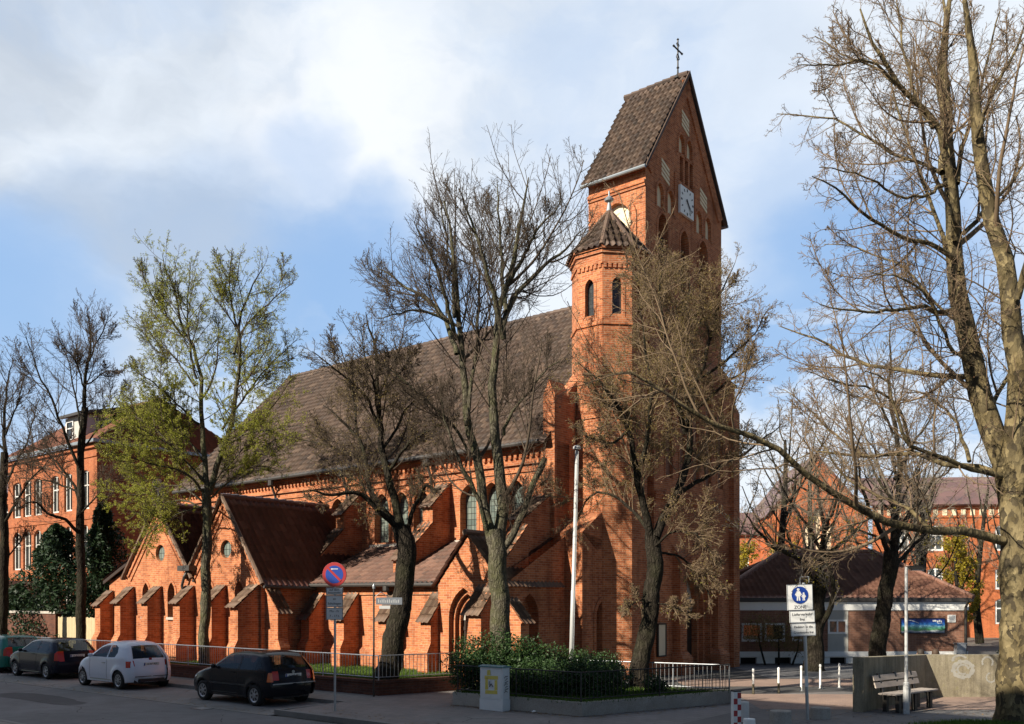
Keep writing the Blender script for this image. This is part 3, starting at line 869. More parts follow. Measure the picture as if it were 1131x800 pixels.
m = MB(); m.tube([Lc(27.2, VA - .32, 3.28), Lc(20.3, VA - .32, 3.24)], .07, 8); m.box(-27.2, -20.3, VA - .26, VA - .2, 3.2, 3.36); m.build('gutter', M['lead'], CH)
m = MB(); m.tube([Lc(22.75, VA - .3, 3.2), Lc(22.75, VA - .1, 2.85), Lc(22.75, VA - .1, .3)], .05, 8); m.lathe([(.06, 3.0), (.12, 3.06), (.12, 3.22)], (-22.75, VA - .28, 0), 8); m.build('downpipe', M['lead'], CH)
for uc in (24.65, 22.45, 20.45, 26.55):
    buttress(uc, .45, VA, .72, 2.95, 2.05)
# ---- porch: the gabled last bay of the aisle
VP = 21.55
pu0, pu1, pua, pze, pza = 17.6, 20.25, 18.92, 3.25, 4.78
outer = arch(-19.12, .3, 2.15, 1.25, .85); mid = arch(-19.12, .3, 2.12, 1.05, .85); inner = arch(-19.12, .3, 2.1, .86, .85)
m = MB()
m.panel([(-pu1, -.2), (-pu0, -.2), (-pu0, pze), (-pua, pza), (-pu1, pze)], [outer], (0, VP, 0), XS, (0, 1, 0), .16)
m.panel(grow2d(outer, .05), [mid], (0, VP + .16, 0), XS, (0, 1, 0), .16)
m.panel(grow2d(mid, .05), [inner], (0, VP + .32, 0), XS, (0, 1, 0), .2)
ring(m, outer, (0, VP, 0), XS, (0, -1, 0), .12, .03)
m.box(-pu1, -pu1 + .02, VP, VA, -.2, pze); m.box(-pu0 - .02, -pu0, VP, VA, -.2, pze)
m.build('porch', M['brick'], CH)
d = MB()
dd = arch(-19.12, .3, 2.1, .86, .85)
for i in range(5):
    d.box(-19.55 + i * .172, -19.55 + i * .172 + .165, VP + .46, VP + .5, .3, 2.08)
for z in (.5, 1.1, 1.75): d.box(-19.55, -18.69, VP + .435, VP + .46, z, z + .12)
door = d.build('door', M['wood'], CH, label='wooden plank door under the pointed porch arch')
t_ = pane(arch(-19.12, 2.08, 2.1, .86, .85), (0, VP, 0), XS, .44, (0, 1, 0)).build('tympanum', M['stone'], door)
for side in (1, -1):
    # slope runs from the eave (u = pu) up to the ridge; eave line along v
    ue = pu0 - .12 if side > 0 else pu1 + .12
    ln = math.hypot(ue - pua, pza - pze + .1)
    S = Vector(((ue - pua), 0, pza - pze + .12)) if True else None
    S = (Lc(pua, 0, pza + .06) - Lc(ue, 0, pze - .08)); hs = S.length; S.normalize()
    if side > 0: tiles('porch_roof', M['roof_cap'], CH, Lc(ue, VP - .16, pze - .08), (0, 1, 0), S, 3.3, hs, tw=.2, tc=.3)
    else: tiles('porch_roof', M['roof_red'], CH, Lc(ue, VP - .16 + 2.6, pze - .08), (0, -1, 0), S, 2.6, hs, tw=.2, tc=.3)
m = MB(); m.tube([Lc(pua, VP - .2, pza + .09), Lc(pua, VN - .6, pza + .09)], .1, 8); m.build('ridge', M['roof_cap'], CH)
buttress(20.35 + .0, .02, VP, .01, .5, .4) if False else None
buttress(18.08, .62, VP, .75, 3.15, 2.3, label='brick buttress with tiled cap beside the porch arch')
side_buttress(21.95, .42, 17.6, .62, 2.75, 2.05)

# ---- the two gabled chapels
VC = 19.6
def chapel(u0, u1, ua, zl, zr, za, mats):
    """front gable at v = VC between u0 (right) and u1 (left); zr / zl = eaves at u0 / u1"""
    h = [arch(-(ua + .95), 2.05, 3.02, .5, .95), arch(-(ua - .95), 2.05, 3.02, .5, .95), circ(-ua + .1, 4.62, .34)]
    m = MB()
    m.panel([(-u1, -.2), (-u0, -.2), (-u0, zr), (-ua, za), (-u1, zl)], h, (0, VC, 0), XS, (0, 1, 0), [.3, .3, .18])
    for q in h[:2]: ring(m, q, (0, VC, 0), XS, (0, -1, 0), .11, .03)
    # a raised string course under the rake
    for (pa, pb) in (((-u1, zl), (-ua, za)), ((-u0, zr), (-ua, za))):
        pa, pb = Vector(pa), Vector(pb); dd_ = (pb - pa).normalized(); nn = Vector((-dd_.y, dd_.x));
        if nn.y > 0: nn = -nn
        o1, o2 = nn * .28, nn * .36
        q = [pa + o1, pb + o1, pb + o2, pa + o2]
        m.ext([Vector((p.x, VC - .045, p.y)) for p in q], (0, .05, 0))
        q = [pa + nn * .0, pb + nn * .0, pb + nn * .12, pa + nn * .12]
        m.ext([Vector((p.x, VC - .06, p.y)) for p in q], (0, .065, 0))
    m.add([Lc(u0, VC, -.2), Lc(u0, VN, -.2), Lc(u0, VN, zr), Lc(u0, VC, zr)], [(0, 1, 2, 3)])
    m.add([Lc(u1, VC, -.2), Lc(u1, VN, -.2), Lc(u1, VN, zl), Lc(u1, VC, zl)], [(3, 2, 1, 0)])
    m.build('chapel_wall', M['brick'], CH)
    for q in h[:2]:
        xs = [p[0] for p in q]; window(q, (0, VC, 0), XS, (0, 1, 0), .24, M['leaded_dark'], (min(xs) - .04, max(xs) + .04, 1.96))
    window(h[2], (0, VC, 0), XS, (0, 1, 0), .13, M['leaded'])
    # roofs
    for (ue, ze, left) in ((u0 - .22, zr - .22, False), (u1 + (.22 if zl < 4.0 else 0), zl - (.2 if zl < 4.0 else 0), True)):
        S = Lc(ua, 0, za + .10) - Lc(ue, 0, ze + .04); hs = S.length; S.normalize(); ln = VN - VC + .14
        if not left: tiles('chapel_roof', M['roof_dark'], CH, Lc(ue, VC - .14, ze + .04), (0, 1, 0), S, ln, hs, tw=.25, tc=.36, amp=.03, step=.04)
        else: tiles('chapel_roof', M['roof_dark'], CH, Lc(ue, VC - .14 + ln, ze + .04), (0, -1, 0), S, ln, hs, tw=.25, tc=.36, amp=.03, step=.04)
        v_ = MB(); k = int(hs / .34); n = Vector((0, 1, 0)).cross(S) if not left else Vector((0, -1, 0)).cross(S)
        for i in range(k):
            a = Lc(ue, VC - .13, ze + .06) + S * (i * hs / k); b = a + S * (hs / k + .03)
            v_.tube([a + n * .02, b + n * .045], [.085, .07], 7)
        v_.build('verge_tiles', M['roof_cap'], CH)
    r = MB(); k = int((VN - VC) / .36)
    for i in range(k): r.tube([Lc(ua, VC - .16 + i * .36, za + .13), Lc(ua, VC - .16 + i * .36 + .39, za + .145)], [.10, .12], 8)
    r.build('ridge', M['roof_dark'], CH)
    g = MB(); g.tube([Lc(u0 - .28, VC - .1, zr - .24), Lc(u0 - .28, 21.8, zr - .28)], .06, 7); g.build('gutter', M['lead'], CH)
chapel(27.0, 31.45, 29.25, 3.72, 3.45, 6.45, None)
chapel(31.45, 36.15, 33.75, 3.75, 3.72, 6.45, None)
for uc, lab in ((27.33, None), (29.35, None), (31.45, None), (33.75, None), (35.85, None)):
    buttress(uc, .46, VC, .9 if uc < 28 else .62, 3.22, 2.48 if uc < 28 else 2.62)
side_buttress(20.0, .42, 27.0, .7, 3.1, 2.3)
m = MB(); m.tube([Lc(31.45, VC - .1, 3.9), Lc(31.55, VC - .22, 3.65), Lc(31.75, VC - .2, 3.3), Lc(31.75, VC - .12, 2.9), Lc(31.75, VC - .12, .4)], .055, 8)
m.box(-31.85, -31.05, VC - .34, VC + .02, 3.86, 4.06); m.build('downpipe', M['lead'], CH)
# annex on the far left
m = MB()
ha = arch(-37.4, 2.2, 2.75, .42, .9)
m.panel([(-39.5, -.2), (-36.15, -.2), (-36.15, 4.7), (-39.5, 3.55)], [ha], (0, 20.55, 0), XS, (0, 1, 0), .25)
m.add([Lc(39.5, 20.55, -.2), Lc(39.5, VN, -.2), Lc(39.5, VN, 3.55), Lc(39.5, 20.55, 3.55)], [(3, 2, 1, 0)])
m.build('annex_wall', M['brick'], CH)
window(ha, (0, 20.55, 0), XS, (0, 1, 0), .2, M['leaded_dark'])
S = Lc(36.15, 0, 5.0) - Lc(39.75, 0, 3.6); hs = S.length; S.normalize()
tiles('annex_roof', M['roof_dark'], CH, Lc(39.75, VN, 3.6), (0, -1, 0), S, VN - 20.35, hs, tw=.25, tc=.36, amp=.03)
m = MB(); m.ext([Lc(39.7, 20.36, 3.45), Lc(36.15, 20.36, 4.85), Lc(36.15, 20.36, 4.98), Lc(39.7, 20.36, 3.6)], (0, .05, 0)); m.build('verge_board', M['wood'], CH)
for uc in (37.05 - .3, 38.6, 39.35): buttress(uc, .45, 20.55, .62, 3.1, 2.5) if uc != 38.6 else None

# ---- turret: octagon on a square base
TC, TA = (17.4, 27.4), 1.25
def octa(r, z, rot=R(22.5)):
    return [Lc(TC[0], TC[1], z) + Vector((r * math.cos(rot + k * math.pi / 4), r * math.sin(rot + k * math.pi / 4), 0)) for k in range(8)]
rc = TA / math.cos(math.pi / 8); sd = 2 * TA * math.tan(math.pi / 8)
m = MB()
for k in range(8):
    an = k * math.pi / 4; nrm = Vector((math.cos(an), math.sin(an), 0)); tg = Vector((-math.sin(an), math.cos(an), 0))
    org = Lc(TC[0], TC[1], 0) + nrm * TA
    vis = k in (0, 6, 7)
    hs_ = [arch(0, 12.55, 13.55, .36, .8)] if vis else []
    m.panel([(-sd / 2, -.2), (sd / 2, -.2), (sd / 2, 14.75), (-sd / 2, 14.75)], hs_, org, tg, -nrm, .22)
    if vis:
        ring(m, hs_[0], org, tg, nrm, .10, .02)
        for i in range(6):
            c = -sd / 2 + sd * (i + .5) / 6
            m.ext([org + tg * (c - .05) + Vector((0, 0, 14.12)), org + tg * (c + .05) + Vector((0, 0, 14.12)), org + tg * (c + .05) + Vector((0, 0, 14.26)), org + tg * (c - .05) + Vector((0, 0, 14.26))], nrm * .05)
for (z0, z1, g_) in ((14.26, 14.36, .05), (14.36, 14.62, .02), (14.62, 14.74, .09), (14.74, 14.84, .15), (12.18, 12.30, .05), (9.0, 9.12, .05)):
    a, b = octa(rc + g_, z0), octa(rc + g_, z1)
    m.add(a + b, [(i, (i + 1) % 8, 8 + (i + 1) % 8, 8 + i) for i in range(8)] + [tuple(range(7, -1, -1)), tuple(range(8, 16))])
m.build('turret', M['brick'], CH)
for k in (0, 6, 7):
    an = k * math.pi / 4; nrm = Vector((math.cos(an), math.sin(an), 0)); tg = Vector((-math.sin(an), math.cos(an), 0))
    org = Lc(TC[0], TC[1], 0) + nrm * TA
    window(arch(0, 12.55, 13.55, .36, .8), org, tg, -nrm, .16, M['leaded_dark'])
er = rc + .14
for k in range(8):
    a, b = octa(er, 14.80)[k], octa(er, 14.80)[(k + 1) % 8]
    ap = Lc(TC[0], TC[1], 16.55); mid_ = (a + b) / 2
    if k in (2, 3): pass
    A = (b - a).normalized(); S = (ap - mid_); hs = S.length; S.normalize()
    tiles('turret_roof', M['roof'], CH, a, A, S, (b - a).length, hs, poly=[(0, -.06), ((b - a).length, -.06), ((b - a).length / 2 + .02, hs), ((b - a).length / 2 - .02, hs)], tw=.24, tc=.36, amp=.045, step=.07)
    h_ = MB(); n = 7
    for i in range(n):
        p = a.lerp(ap, i / n); q = a.lerp(ap, (i + 1.08) / n); h_.tube([p + Vector((0, 0, .03)), q + Vector((0, 0, .05))], [.10, .085], 7)
    h_.build('hip_tiles', M['roof_cap'], CH)
m = MB(); a, b = octa(er, 14.74), octa(er - .02, 14.80)
m.add(a + b, [(i, (i + 1) % 8, 8 + (i + 1) % 8, 8 + i) for i in range(8)] + [tuple(range(7, -1, -1)), tuple(range(8, 16))]); m.build('eaves_board', M['lead'], CH)
m = MB(); m.lathe([(.19, 16.34), (.12, 16.55), (.07, 16.80), (.05, 16.90), (.15, 16.95), (.17, 17.02), (.09, 17.09), (.035, 17.14), (.03, 17.30), (.0, 17.34)], (-TC[0], TC[1], 0), 14)
m.build('finial', M['zinc'], CH)
# square foot of the turret with the side door
m = MB()
sdoor = arch(26.32, -.2, 2.15, 1.1, .55)
m.panel([(24.95, -.2), (27.6, -.2), (27.6, 4.55), (24.95, 5.0)], [sdoor], (-16.9, 0, 0), XF, (-1, 0, 0), .5)
m.add([Lc(18.0, 24.95, -.2), Lc(16.9, 24.95, -.2), Lc(16.9, 24.95, 5.0), Lc(18.0, 24.95, 5.0)], [(0, 1, 2, 3)])
m.ext([Lc(18.0, 24.95, 5.0), Lc(16.9, 24.95, 5.0), Lc(16.9, 26.4, 5.9), Lc(18.0, 26.4, 5.9)], (0, .9, -.6))
m.box(-16.9, -16.72, 27.05, 27.55, -.2, 4.7)
m.box(-16.9, -16.84, 24.95, 25.72, -.2, .5); m.box(-16.9, -16.84, 26.9, 27.05, -.2, .5)
ring(m, sdoor, (-16.9, 0, 0), XF, (1, 0, 0), .14, .03)
m.build('turret_base', M['brick'], CH)
dr = MB(); dr.box(-17.42, -17.38, 25.77, 26.87, -.2, 2.12); o = dr.build('door', M['wood'], CH)
ty = MB(); ty.add([Vector((-17.36, p[0], p[1])) for p in arch(26.32, 2.12, 2.15, 1.1, .55)], [tuple(range(len(arch(26.32, 2.12, 2.15, 1.1, .55))))])
for an in range(0, 181, 45):
    c = (26.32 + .28 * math.cos(R(an)), 2.35 + .22 * math.sin(R(an)))
    ty.lathe([(.09, -.03), (.07, .03), (.0, .05)], (-17.34, c[0], c[1]), 8)
ty.lathe([(.15, -.1), (.15, .1), (.0, .2)], (-17.34, 26.32, 2.35), 10)
ty.build('carved_tympanum', M['stone'], o)

# ---- tower
TW, TU0, TU1, TV = 6.15, 16.5, 18.95, 28.4
ZTE, ZTR = 18.4, 22.85
vm_ = TV + TW / 2
def tp(px, py):       # photo point on the upper front face -> (v, z)
    r = (px - 565.5) / 1000; t = (32.5 * r - 4.784) / (.623 - .782 * r)
    return TV + t, HC + (664 - py) / 1000 * (32.5 + .782 * t)
lanc = [(TV + 1.26, 13.6, 16.5, .74), (vm_ - .14, 13.6, 16.45, .66), (TV + 4.5, 13.6, 16.5, .74)]
hf = [arch(v, z0, zs, w, .75) for v, z0, zs, w in lanc]
nich = [(TV + 1.05, 17.2, 17.72, .50), (TV + 1.84, 17.2, 17.72, .50), (TV + 4.14, 17.2, 17.72, .50), (TV + 4.92, 17.2, 17.72, .50),
        (vm_ - .38, 19.82, 20.2, .46), (vm_ + .26, 19.82, 20.2, .46)]
hn = [arch(v, z0, zs, w, .8) for v, z0, zs, w in nich]
slots = [[(vm_ - .50 + i * .40, 18.72), (vm_ - .50 + i * .40 + .28, 18.72), (vm_ - .50 + i * .40 + .28, 19.7), (vm_ - .50 + i * .40, 19.7)] for i in range(3)]
m = MB()
m.panel([(TV, 11.9), (TV + TW, 11.9), (TV + TW, ZTE), (vm_, ZTR), (TV, ZTE)], hf + hn + slots, (-TU0, 0, 0), XF, (-1, 0, 0), [.45] * 3 + [.12] * 6 + [.3] * 3)
for q in hf + hn: ring(m, q, (-TU0, 0, 0), XF, (1, 0, 0), .10, .03)
# raised frame round the clock panel and label strips
for v in (vm_ - .95, vm_ + .62): m.box(-TU0, -TU0 + .05, v, v + .08, 17.6, 18.9)
# rake edging
for s_ in (-1, 1):
    a = Vector((0, vm_ + s_ * TW / 2, ZTE)); b = Vector((0, vm_, ZTR)); dd_ = (b - a).normalized(); nn = Vector((0, -dd_.z, dd_.y)) * (1 if s_ > 0 else -1)
    if nn.z > 0: nn = -nn
    m.ext([Vector((-TU0, 0, 0)) + p for p in (a, b, b + nn * .42, a + nn * .42)], (.07, 0, 0))
hw = arch(-17.72, 15.3, 16.6, 1.25, .55); 
m.panel([(-TU1, 11.9), (-TU0, 11.9), (-TU0, ZTE), (-TU1, ZTE)], [hw], (0, TV, 0), XS, (0, 1, 0), .14)
ring(m, hw, (0, TV, 0), XS, (0, -1, 0), .24, .06)
m.add([Lc(TU1, TV, 11.9), Lc(TU1, TV + TW, 11.9), Lc(TU1, TV + TW, ZTE), Lc(TU1, vm_, ZTR), Lc(TU1, TV, ZTE)], [(4, 3, 2, 1, 0)])
m.add([Lc(TU0, TV + TW, 11.9), Lc(TU1, TV + TW, 11.9), Lc(TU1, TV + TW, ZTE), Lc(TU0, TV + TW, ZTE)], [(0, 1, 2, 3)])
for (z0, z1, o_) in ((17.62, 17.72, .05), (17.72, 17.84, .09), (18.2, 18.38, .05)):
    m.box(-TU1, -TU0 + .0, TV - o_, TV + .01, z0, z1)
m.build('tower_belfry', M['brick'], CH)
for q in hn: pane(q, (-TU0, 0, 0), XF, .115, (-1, 0, 0)).build('blind_niche', M['plaster'], CH)
pane(hw, (0, TV, 0), XS, .135, (0, 1, 0)).build('blind_niche', M['plaster'], CH)
for q in hf:
    o = pane(q, (-TU0, 0, 0), XF, .43, (-1, 0, 0)).build('belfry_opening', M['black'], CH)
    lv = MB(); v0, v1 = min(p[0] for p in q), max(p[0] for p in q); z = 13.7
    while z < 16.5: lv.ext([Vector((-TU0 - .3, v0, z)), Vector((-TU0 - .3, v1, z)), Vector((-TU0 - .14, v1, z - .14)), Vector((-TU0 - .14, v0, z - .14))], (0, 0, .025)); z += .22
    lv.build('louvres', M['lead'], o)
for q in slots: pane(q, (-TU0, 0, 0), XF, .28, (-1, 0, 0)).build('belfry_opening', M['black'], CH)
for (vc, zc) in ((TV + 1.46, 18.52), (TV + 4.55, 18.52), (vm_ - .05, 20.98)):
    s_ = MB()
    for i in range(4): s_.ext([Vector((-TU0, vc + x - .02, zc + z + i * .17 - .25)) for x, z in ((-.29, .16), (.29, -.06), (.29, .05), (-.29, .27))], (.022, 0, 0))
    s_.build('striped_panel', M['plaster'], CH)
# clock
cz, cv, ch_ = 17.98, TV + 2.95, .53
m = MB(); m.box(-TU0 + .02, -TU0 + .12, cv - ch_, cv + ch_, cz - ch_, cz + ch_); ck = m.build('clock', M['white'], CH, label='square white clock face')
m = MB()
for i in range(12):
    an = R(30 * i); c = Vector((0, math.sin(an), math.cos(an))); s_ = Vector((0, math.cos(an), -math.sin(an)))
    p = c * .40; q = c * .50; w_ = .022 if i % 3 else .034; o_ = Vector((-TU0 + .121, cv, cz))
    m.ext([o_ + p - s_ * w_, o_ + q - s_ * w_, o_ + q + s_ * w_, o_ + p + s_ * w_], (.008, 0, 0))
m.build('hour_marks', M['ink'], ck)
for an, l_, w_, o2 in ((131, .30, .034, .138), (141, .44, .024, .15)):
    m = MB(); c = Vector((0, math.sin(R(an)), math.cos(R(an)))); s_ = Vector((0, math.cos(R(an)), -math.sin(R(an)))); o_ = Vector((-TU0 + o2, cv, cz))
    m.ext([o_ - c * .12 - s_ * w_, o_ + c * l_ - s_ * w_ * .6, o_ + c * l_ + s_ * w_ * .6, o_ - c * .12 + s_ * w_], (.008, 0, 0)); m.build('clock_hand', M['ink'], ck)
# tower roof
for left in (True, False):
    ve = TV - .22 if left else TV + TW + .22
    S = Lc(0, vm_, ZTR + .12) - Lc(0, ve, ZTE - .18); hs = S.length; S.normalize()
    if left: tiles('tower_roof', M['roof'], CH, Lc(TU1 + .12, ve, ZTE - .18), (1, 0, 0), S, TU1 - TU0 + .24, hs, tw=.225, tc=.36, amp=.048, step=.07)
    else: tiles('tower_roof', M['roof'], CH, Lc(TU0 - .12, ve, ZTE - .18), (-1, 0, 0), S, TU1 - TU0 + .24, hs, tw=.225, tc=.36, amp=.048, step=.07)
    v_ = MB(); q = Lc(TU0 - .13, ve, ZTE - .26); e = Lc(TU0 - .13, vm_, ZTR + .04)
    v_.ext([q, e, e + Vector((0, 0, .2)), q + Vector((0, 0, .14))], (.05, 0, 0)); v_.build('verge_board', M['roof'], CH)
    g = MB(); g.tube([Lc(TU0 - .16, ve - (.06 if left else -.06), ZTE - .22), Lc(TU1 + .16, ve - (.06 if left else -.06), ZTE - .22)], .068, 8)
    g.build('gutter', M['zinc'], CH)
m = MB(); u = TU0 - .1
while u < TU1: m.tube([Lc(u, vm_, ZTR + .15), Lc(u + .38, vm_, ZTR + .165)], [.11, .13], 8); u += .35
m.build('ridge', M['roof'], CH)
# ridge cross
m = MB(); c0 = Lc(TU0 + .35, vm_, ZTR + .1)
m.lathe([(.20, 0), (.14, .14), (.06, .22)], c0, 10); m.lathe([(.05, .2), (.035, .45), (.075, .5), (.035, .56), (.03, 1.0)], c0, 8)
m.box(c0.x - .025, c0.x + .025, c0.y - .03, c0.y + .03, c0.z + .5, c0.z + 1.75)
m.box(c0.x - .022, c0.x + .022, c0.y - .42, c0.y + .42, c0.z + 1.28, c0.z + 1.34)
for (dy, dz) in ((-.42, 1.31), (.42, 1.31), (0, 1.78), (0, .86)):
    m.lathe([(.0, -.07), (.065, 0), (.0, .07)], (c0.x, c0.y + dy, c0.z + dz), 8)
for s_ in (-1, 1):
    m.tube([Vector((c0.x, c0.y, c0.z + .82)), Vector((c0.x, c0.y + s_ * .16, c0.z + .95)), Vector((c0.x, c0.y + s_ * .05, c0.z + 1.12))], .018, 5)
    m.tube([Vector((c0.x, c0.y + s_ * .06, c0.z + 1.48)), Vector((c0.x, c0.y + s_ * .15, c0.z + 1.55)), Vector((c0.x, c0.y, c0.z + 1.64))], .018, 5)
m.v = [(c0.x + (x - c0.x) * .8, c0.y + (y - c0.y) * .8, c0.z + (z - c0.z) * .86) for x, y, z in m.v]
m.build('cross', M['iron'], CH)
# lower stage of the tower
TL0 = 16.1
port = arch(vm_ + .0, -.2, 2.45, 2.3, .95)
bl = [arch(TV + 1.0 + i * 1.05, 7.2, 10.4, .5, .8) for i in range(5)]
m = MB()
m.panel([(TV - .1, -.2), (TV + TW + .42, -.2), (TV + TW + .42, 11.6), (TV - .1, 11.6)], [port] + bl, (-TL0, 0, 0), XF, (-1, 0, 0), [.18] + [.12] * 5)
p2_ = arch(vm_, -.2, 2.42, 2.0, .95); p3_ = arch(vm_, -.2, 2.4, 1.7, .95)
m.panel(grow2d(port, .05), [p2_], (-TL0 - .18, 0, 0), XF, (-1, 0, 0), .18)
m.panel(grow2d(p2_, .05), [p3_], (-TL0 - .36, 0, 0), XF, (-1, 0, 0), .3)
ring(m, port, (-TL0, 0, 0), XF, (1, 0, 0), .2, .05)
for q in bl: ring(m, q, (-TL0, 0, 0), XF, (1, 0, 0), .08, .02)
m.add([Lc(TL0, TV - .1, -.2), Lc(19.3, TV - .1, -.2), Lc(19.3, TV - .1, 11.6), Lc(TL0, TV - .1, 11.6)], [(3, 2, 1, 0)])
m.add([Lc(TL0, TV + TW + .42, -.2), Lc(19.3, TV + TW + .42, -.2), Lc(19.3, TV + TW + .42, 11.6), Lc(TL0, TV + TW + .42, 11.6)], [(0, 1, 2, 3)])
m.ext([Lc(TL0, TV - .1, 11.6), Lc(TL0, TV + TW + .42, 11.6), Lc(TU0, TV + TW, 12.3), Lc(TU0, TV, 12.3)], (-2.4, 0, 0))
for (z0, z1, o_) in ((6.35, 6.5, .06), (6.5, 6.62, .1), (11.45, 11.62, .06)):
    m.box(-TL0, -TL0 + o_, TV - .1, TV + TW + .42, z0, z1)
m.build('tower_base', M['brick'], CH)
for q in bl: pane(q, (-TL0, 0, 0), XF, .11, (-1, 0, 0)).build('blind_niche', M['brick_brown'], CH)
dr = MB(); dr.box(-TL0 - .64, -TL0 - .6, vm_ - .85, vm_ + .85, -.2, 2.3); pd = dr.build('portal_door', M['wood'], CH)
dr = MB(); dr.box(-TL0 - .62, -TL0 - .57, vm_ - .03, vm_ + .03, -.2, 2.3)
for z in (.4, 1.2, 2.0): dr.box(-TL0 - .61, -TL0 - .58, vm_ - .8, vm_ + .8, z, z + .07)
dr.build('door_ironwork', M['iron'], pd)
ty = arch(vm_, 2.3, 2.4, 1.7, .95); pane(ty, (-TL0 - .36, 0, 0), XF, .22, (-1, 0, 0)).build('portal_tympanum', M['stone'], CH)
for vc in (vm_ - 1.55, vm_ + 1.55):
    m = MB(); m.box(-TL0, -TL0 + .32, vc - .26, vc + .26, .85, 4.3)
    m.ext([Vector((-TL0, vc - .26, 4.3)), Vector((-TL0 + .32, vc - .26, 4.3)), Vector((-TL0, vc - .26, 4.75))], (0, .52, 0))
    m.box(-TL0, -TL0 + .5, vc - .40, vc + .40, -.2, .62)
    m.ext([Vector((-TL0, vc - .40, .62)), Vector((-TL0 + .5, vc - .40, .62)), Vector((-TL0 + .32, vc - .26, .86)), Vector((-TL0, vc - .26, .86))], (0, .8, 0)) if False else m.add(
        [Vector((-TL0 + .5, vc - .40, .62)), Vector((-TL0 + .5, vc + .40, .62)), Vector((-TL0 + .32, vc + .26, .86)), Vector((-TL0 + .32, vc - .26, .86)),
         Vector((-TL0, vc - .40, .62)), Vector((-TL0, vc + .40, .62)), Vector((-TL0, vc + .26, .86)), Vector((-TL0, vc - .26, .86))],
        [(0, 1, 2, 3), (4, 0, 3, 7), (1, 5, 6, 2)])
    m.build('pilaster', M['brick'], CH)
m = MB(); m.box(-TL0, -TL0 + .2, TV + TW - .1, TV + TW + .46, -.2, 10.4); m.ext([Vector((-TL0, TV + TW - .1, 10.4)), Vector((-TL0 + .2, TV + TW - .1, 10.4)), Vector((-TL0, TV + TW - .1, 10.8))], (0, .56, 0)); m.build('pilaster', M['brick'], CH)
# notice board on the tower wall
nb = empty('notice_board', uv(TL0 - .02, TV + .35, 0), AXROT, label='pale framed notice board on the brick wall behind the leaning trunk', cat='notice board')
MB().box(.0, .05, -.26, .26, .75, 1.85).build('board', M['plaster'], nb)
m = MB(); m.box(0, .08, -.3, -.26, .7, 1.9); m.box(0, .08, .26, .3, .7, 1.9); m.box(0, .08, -.3, .3, 1.85, 1.9); m.box(0, .08, -.3, .3, .7, .75); m.build('frame', M['iron'], nb)

# ================================================================== buildings behind
def simple_window(mb_frame, gl, s0, s1, z0, z1, org, xd, inw, bars=(1, 1), fw=.07, rec=.10):
    """casement: frame bars and a pane, set back in its opening"""
    org, xd, inw = Vector(org), Vector(xd), Vector(inw)
    def bar(a0, a1, b0, b1, d0=0.0, d1=.05):
        p = [org + xd * x + Vector((0, 0, z)) + inw * (rec + d1) for x, z in ((a0, b0), (a1, b0), (a1, b1), (a0, b1))]
        mb_frame.ext(p, -inw * (d1 - d0))
    bar(s0, s1, z0, z0 + fw); bar(s0, s1, z1 - fw, z1); bar(s0, s0 + fw, z0 + fw, z1 - fw); bar(s1 - fw, s1, z0 + fw, z1 - fw)
    for i in range(1, bars[0] + 1):
        c = s0 + (s1 - s0) * i / (bars[0] + 1); bar(c - fw * .45, c + fw * .45, z0 + fw, z1 - fw, .005)
    for i in range(1, bars[1] + 1):
        c = z0 + (z1 - z0) * i / (bars[1] + 1) + (.12 * (z1 - z0) if bars[1] == 1 else 0); bar(s0 + fw, s1 - fw, c - fw * .4, c + fw * .4, .01)
    gl.add([org + xd * x + Vector((0, 0, z)) + inw * (rec + .06) for x, z in ((s0, z0), (s1, z0), (s1, z1), (s0, z1))], [(0, 1, 2, 3)])
def add_window(parent, s0, s1, z0, z1, org, xd, inw, bars=(1, 1), fw=.07, rec=.10, mat=None):
    f, g = MB(), MB(); simple_window(f, g, s0, s1, z0, z1, org, xd, inw, bars, fw, rec)
    o = f.build('window', mat or M['wframe'], parent); g.build('pane', M['winglass'], o); return o
def seg_top(s0, s1, z0, z1, n=6, rise=.22):
    return [(s0, z0), (s1, z0)] + [(s1 + (s0 - s1) * i / n, z1 - rise + rise * math.sin(math.pi * i / n)) for i in range(n + 1)]

# ---- brick school at the far left (own frame: -u / v)
SB = empty('school_building', (0, 0, 0), AXROT, label='tall red brick school with white arched windows and steep roof beyond the church', cat='school')
su0, su1, sv0, sv1, sz = 51.4, 63.2, 26.0, 36.5, 11.9
hol, spec = [], []
for uw, w in ((52.8, .95), (54.9, 1.0), (56.6, 1.0), (58.9, 1.15), (60.4, 1.15), (61.9, 1.15)):
    for z0, z1 in ((1.3, 3.5), (4.7, 7.2), (8.1, 10.4)):
        hol.append(seg_top(-uw - w / 2, -uw + w / 2, z0, z1, rise=.35 if z0 > 4 and z0 < 5 else .16)); spec.append((-uw - w / 2, -uw + w / 2, z0, z1))
m = MB(); m.panel([(-su1, -.2), (-su0, -.2), (-su0, sz), (-su1, sz)], hol, (0, sv0, 0), XS, (0, 1, 0), .28)
hol2 = [seg_top(sv0 + a, sv0 + a + .9, z0, z0 + 1.5) for a in (3.4, 6.6) for z0 in (8.7,)]
m.panel([(sv0, -.2), (sv1, -.2), (sv1, sz), (sv0, sz)], hol2, (-su0, 0, 0), XF, (-1, 0, 0), .2)
m.add([Lc(su1, sv0, -.2), Lc(su1, sv1, -.2), Lc(su1, sv1, sz), Lc(su1, sv0, sz), Lc(su0, sv1, sz), Lc(su0, sv1, -.2)], [(3, 2, 1, 0), (1, 2, 4, 5)])
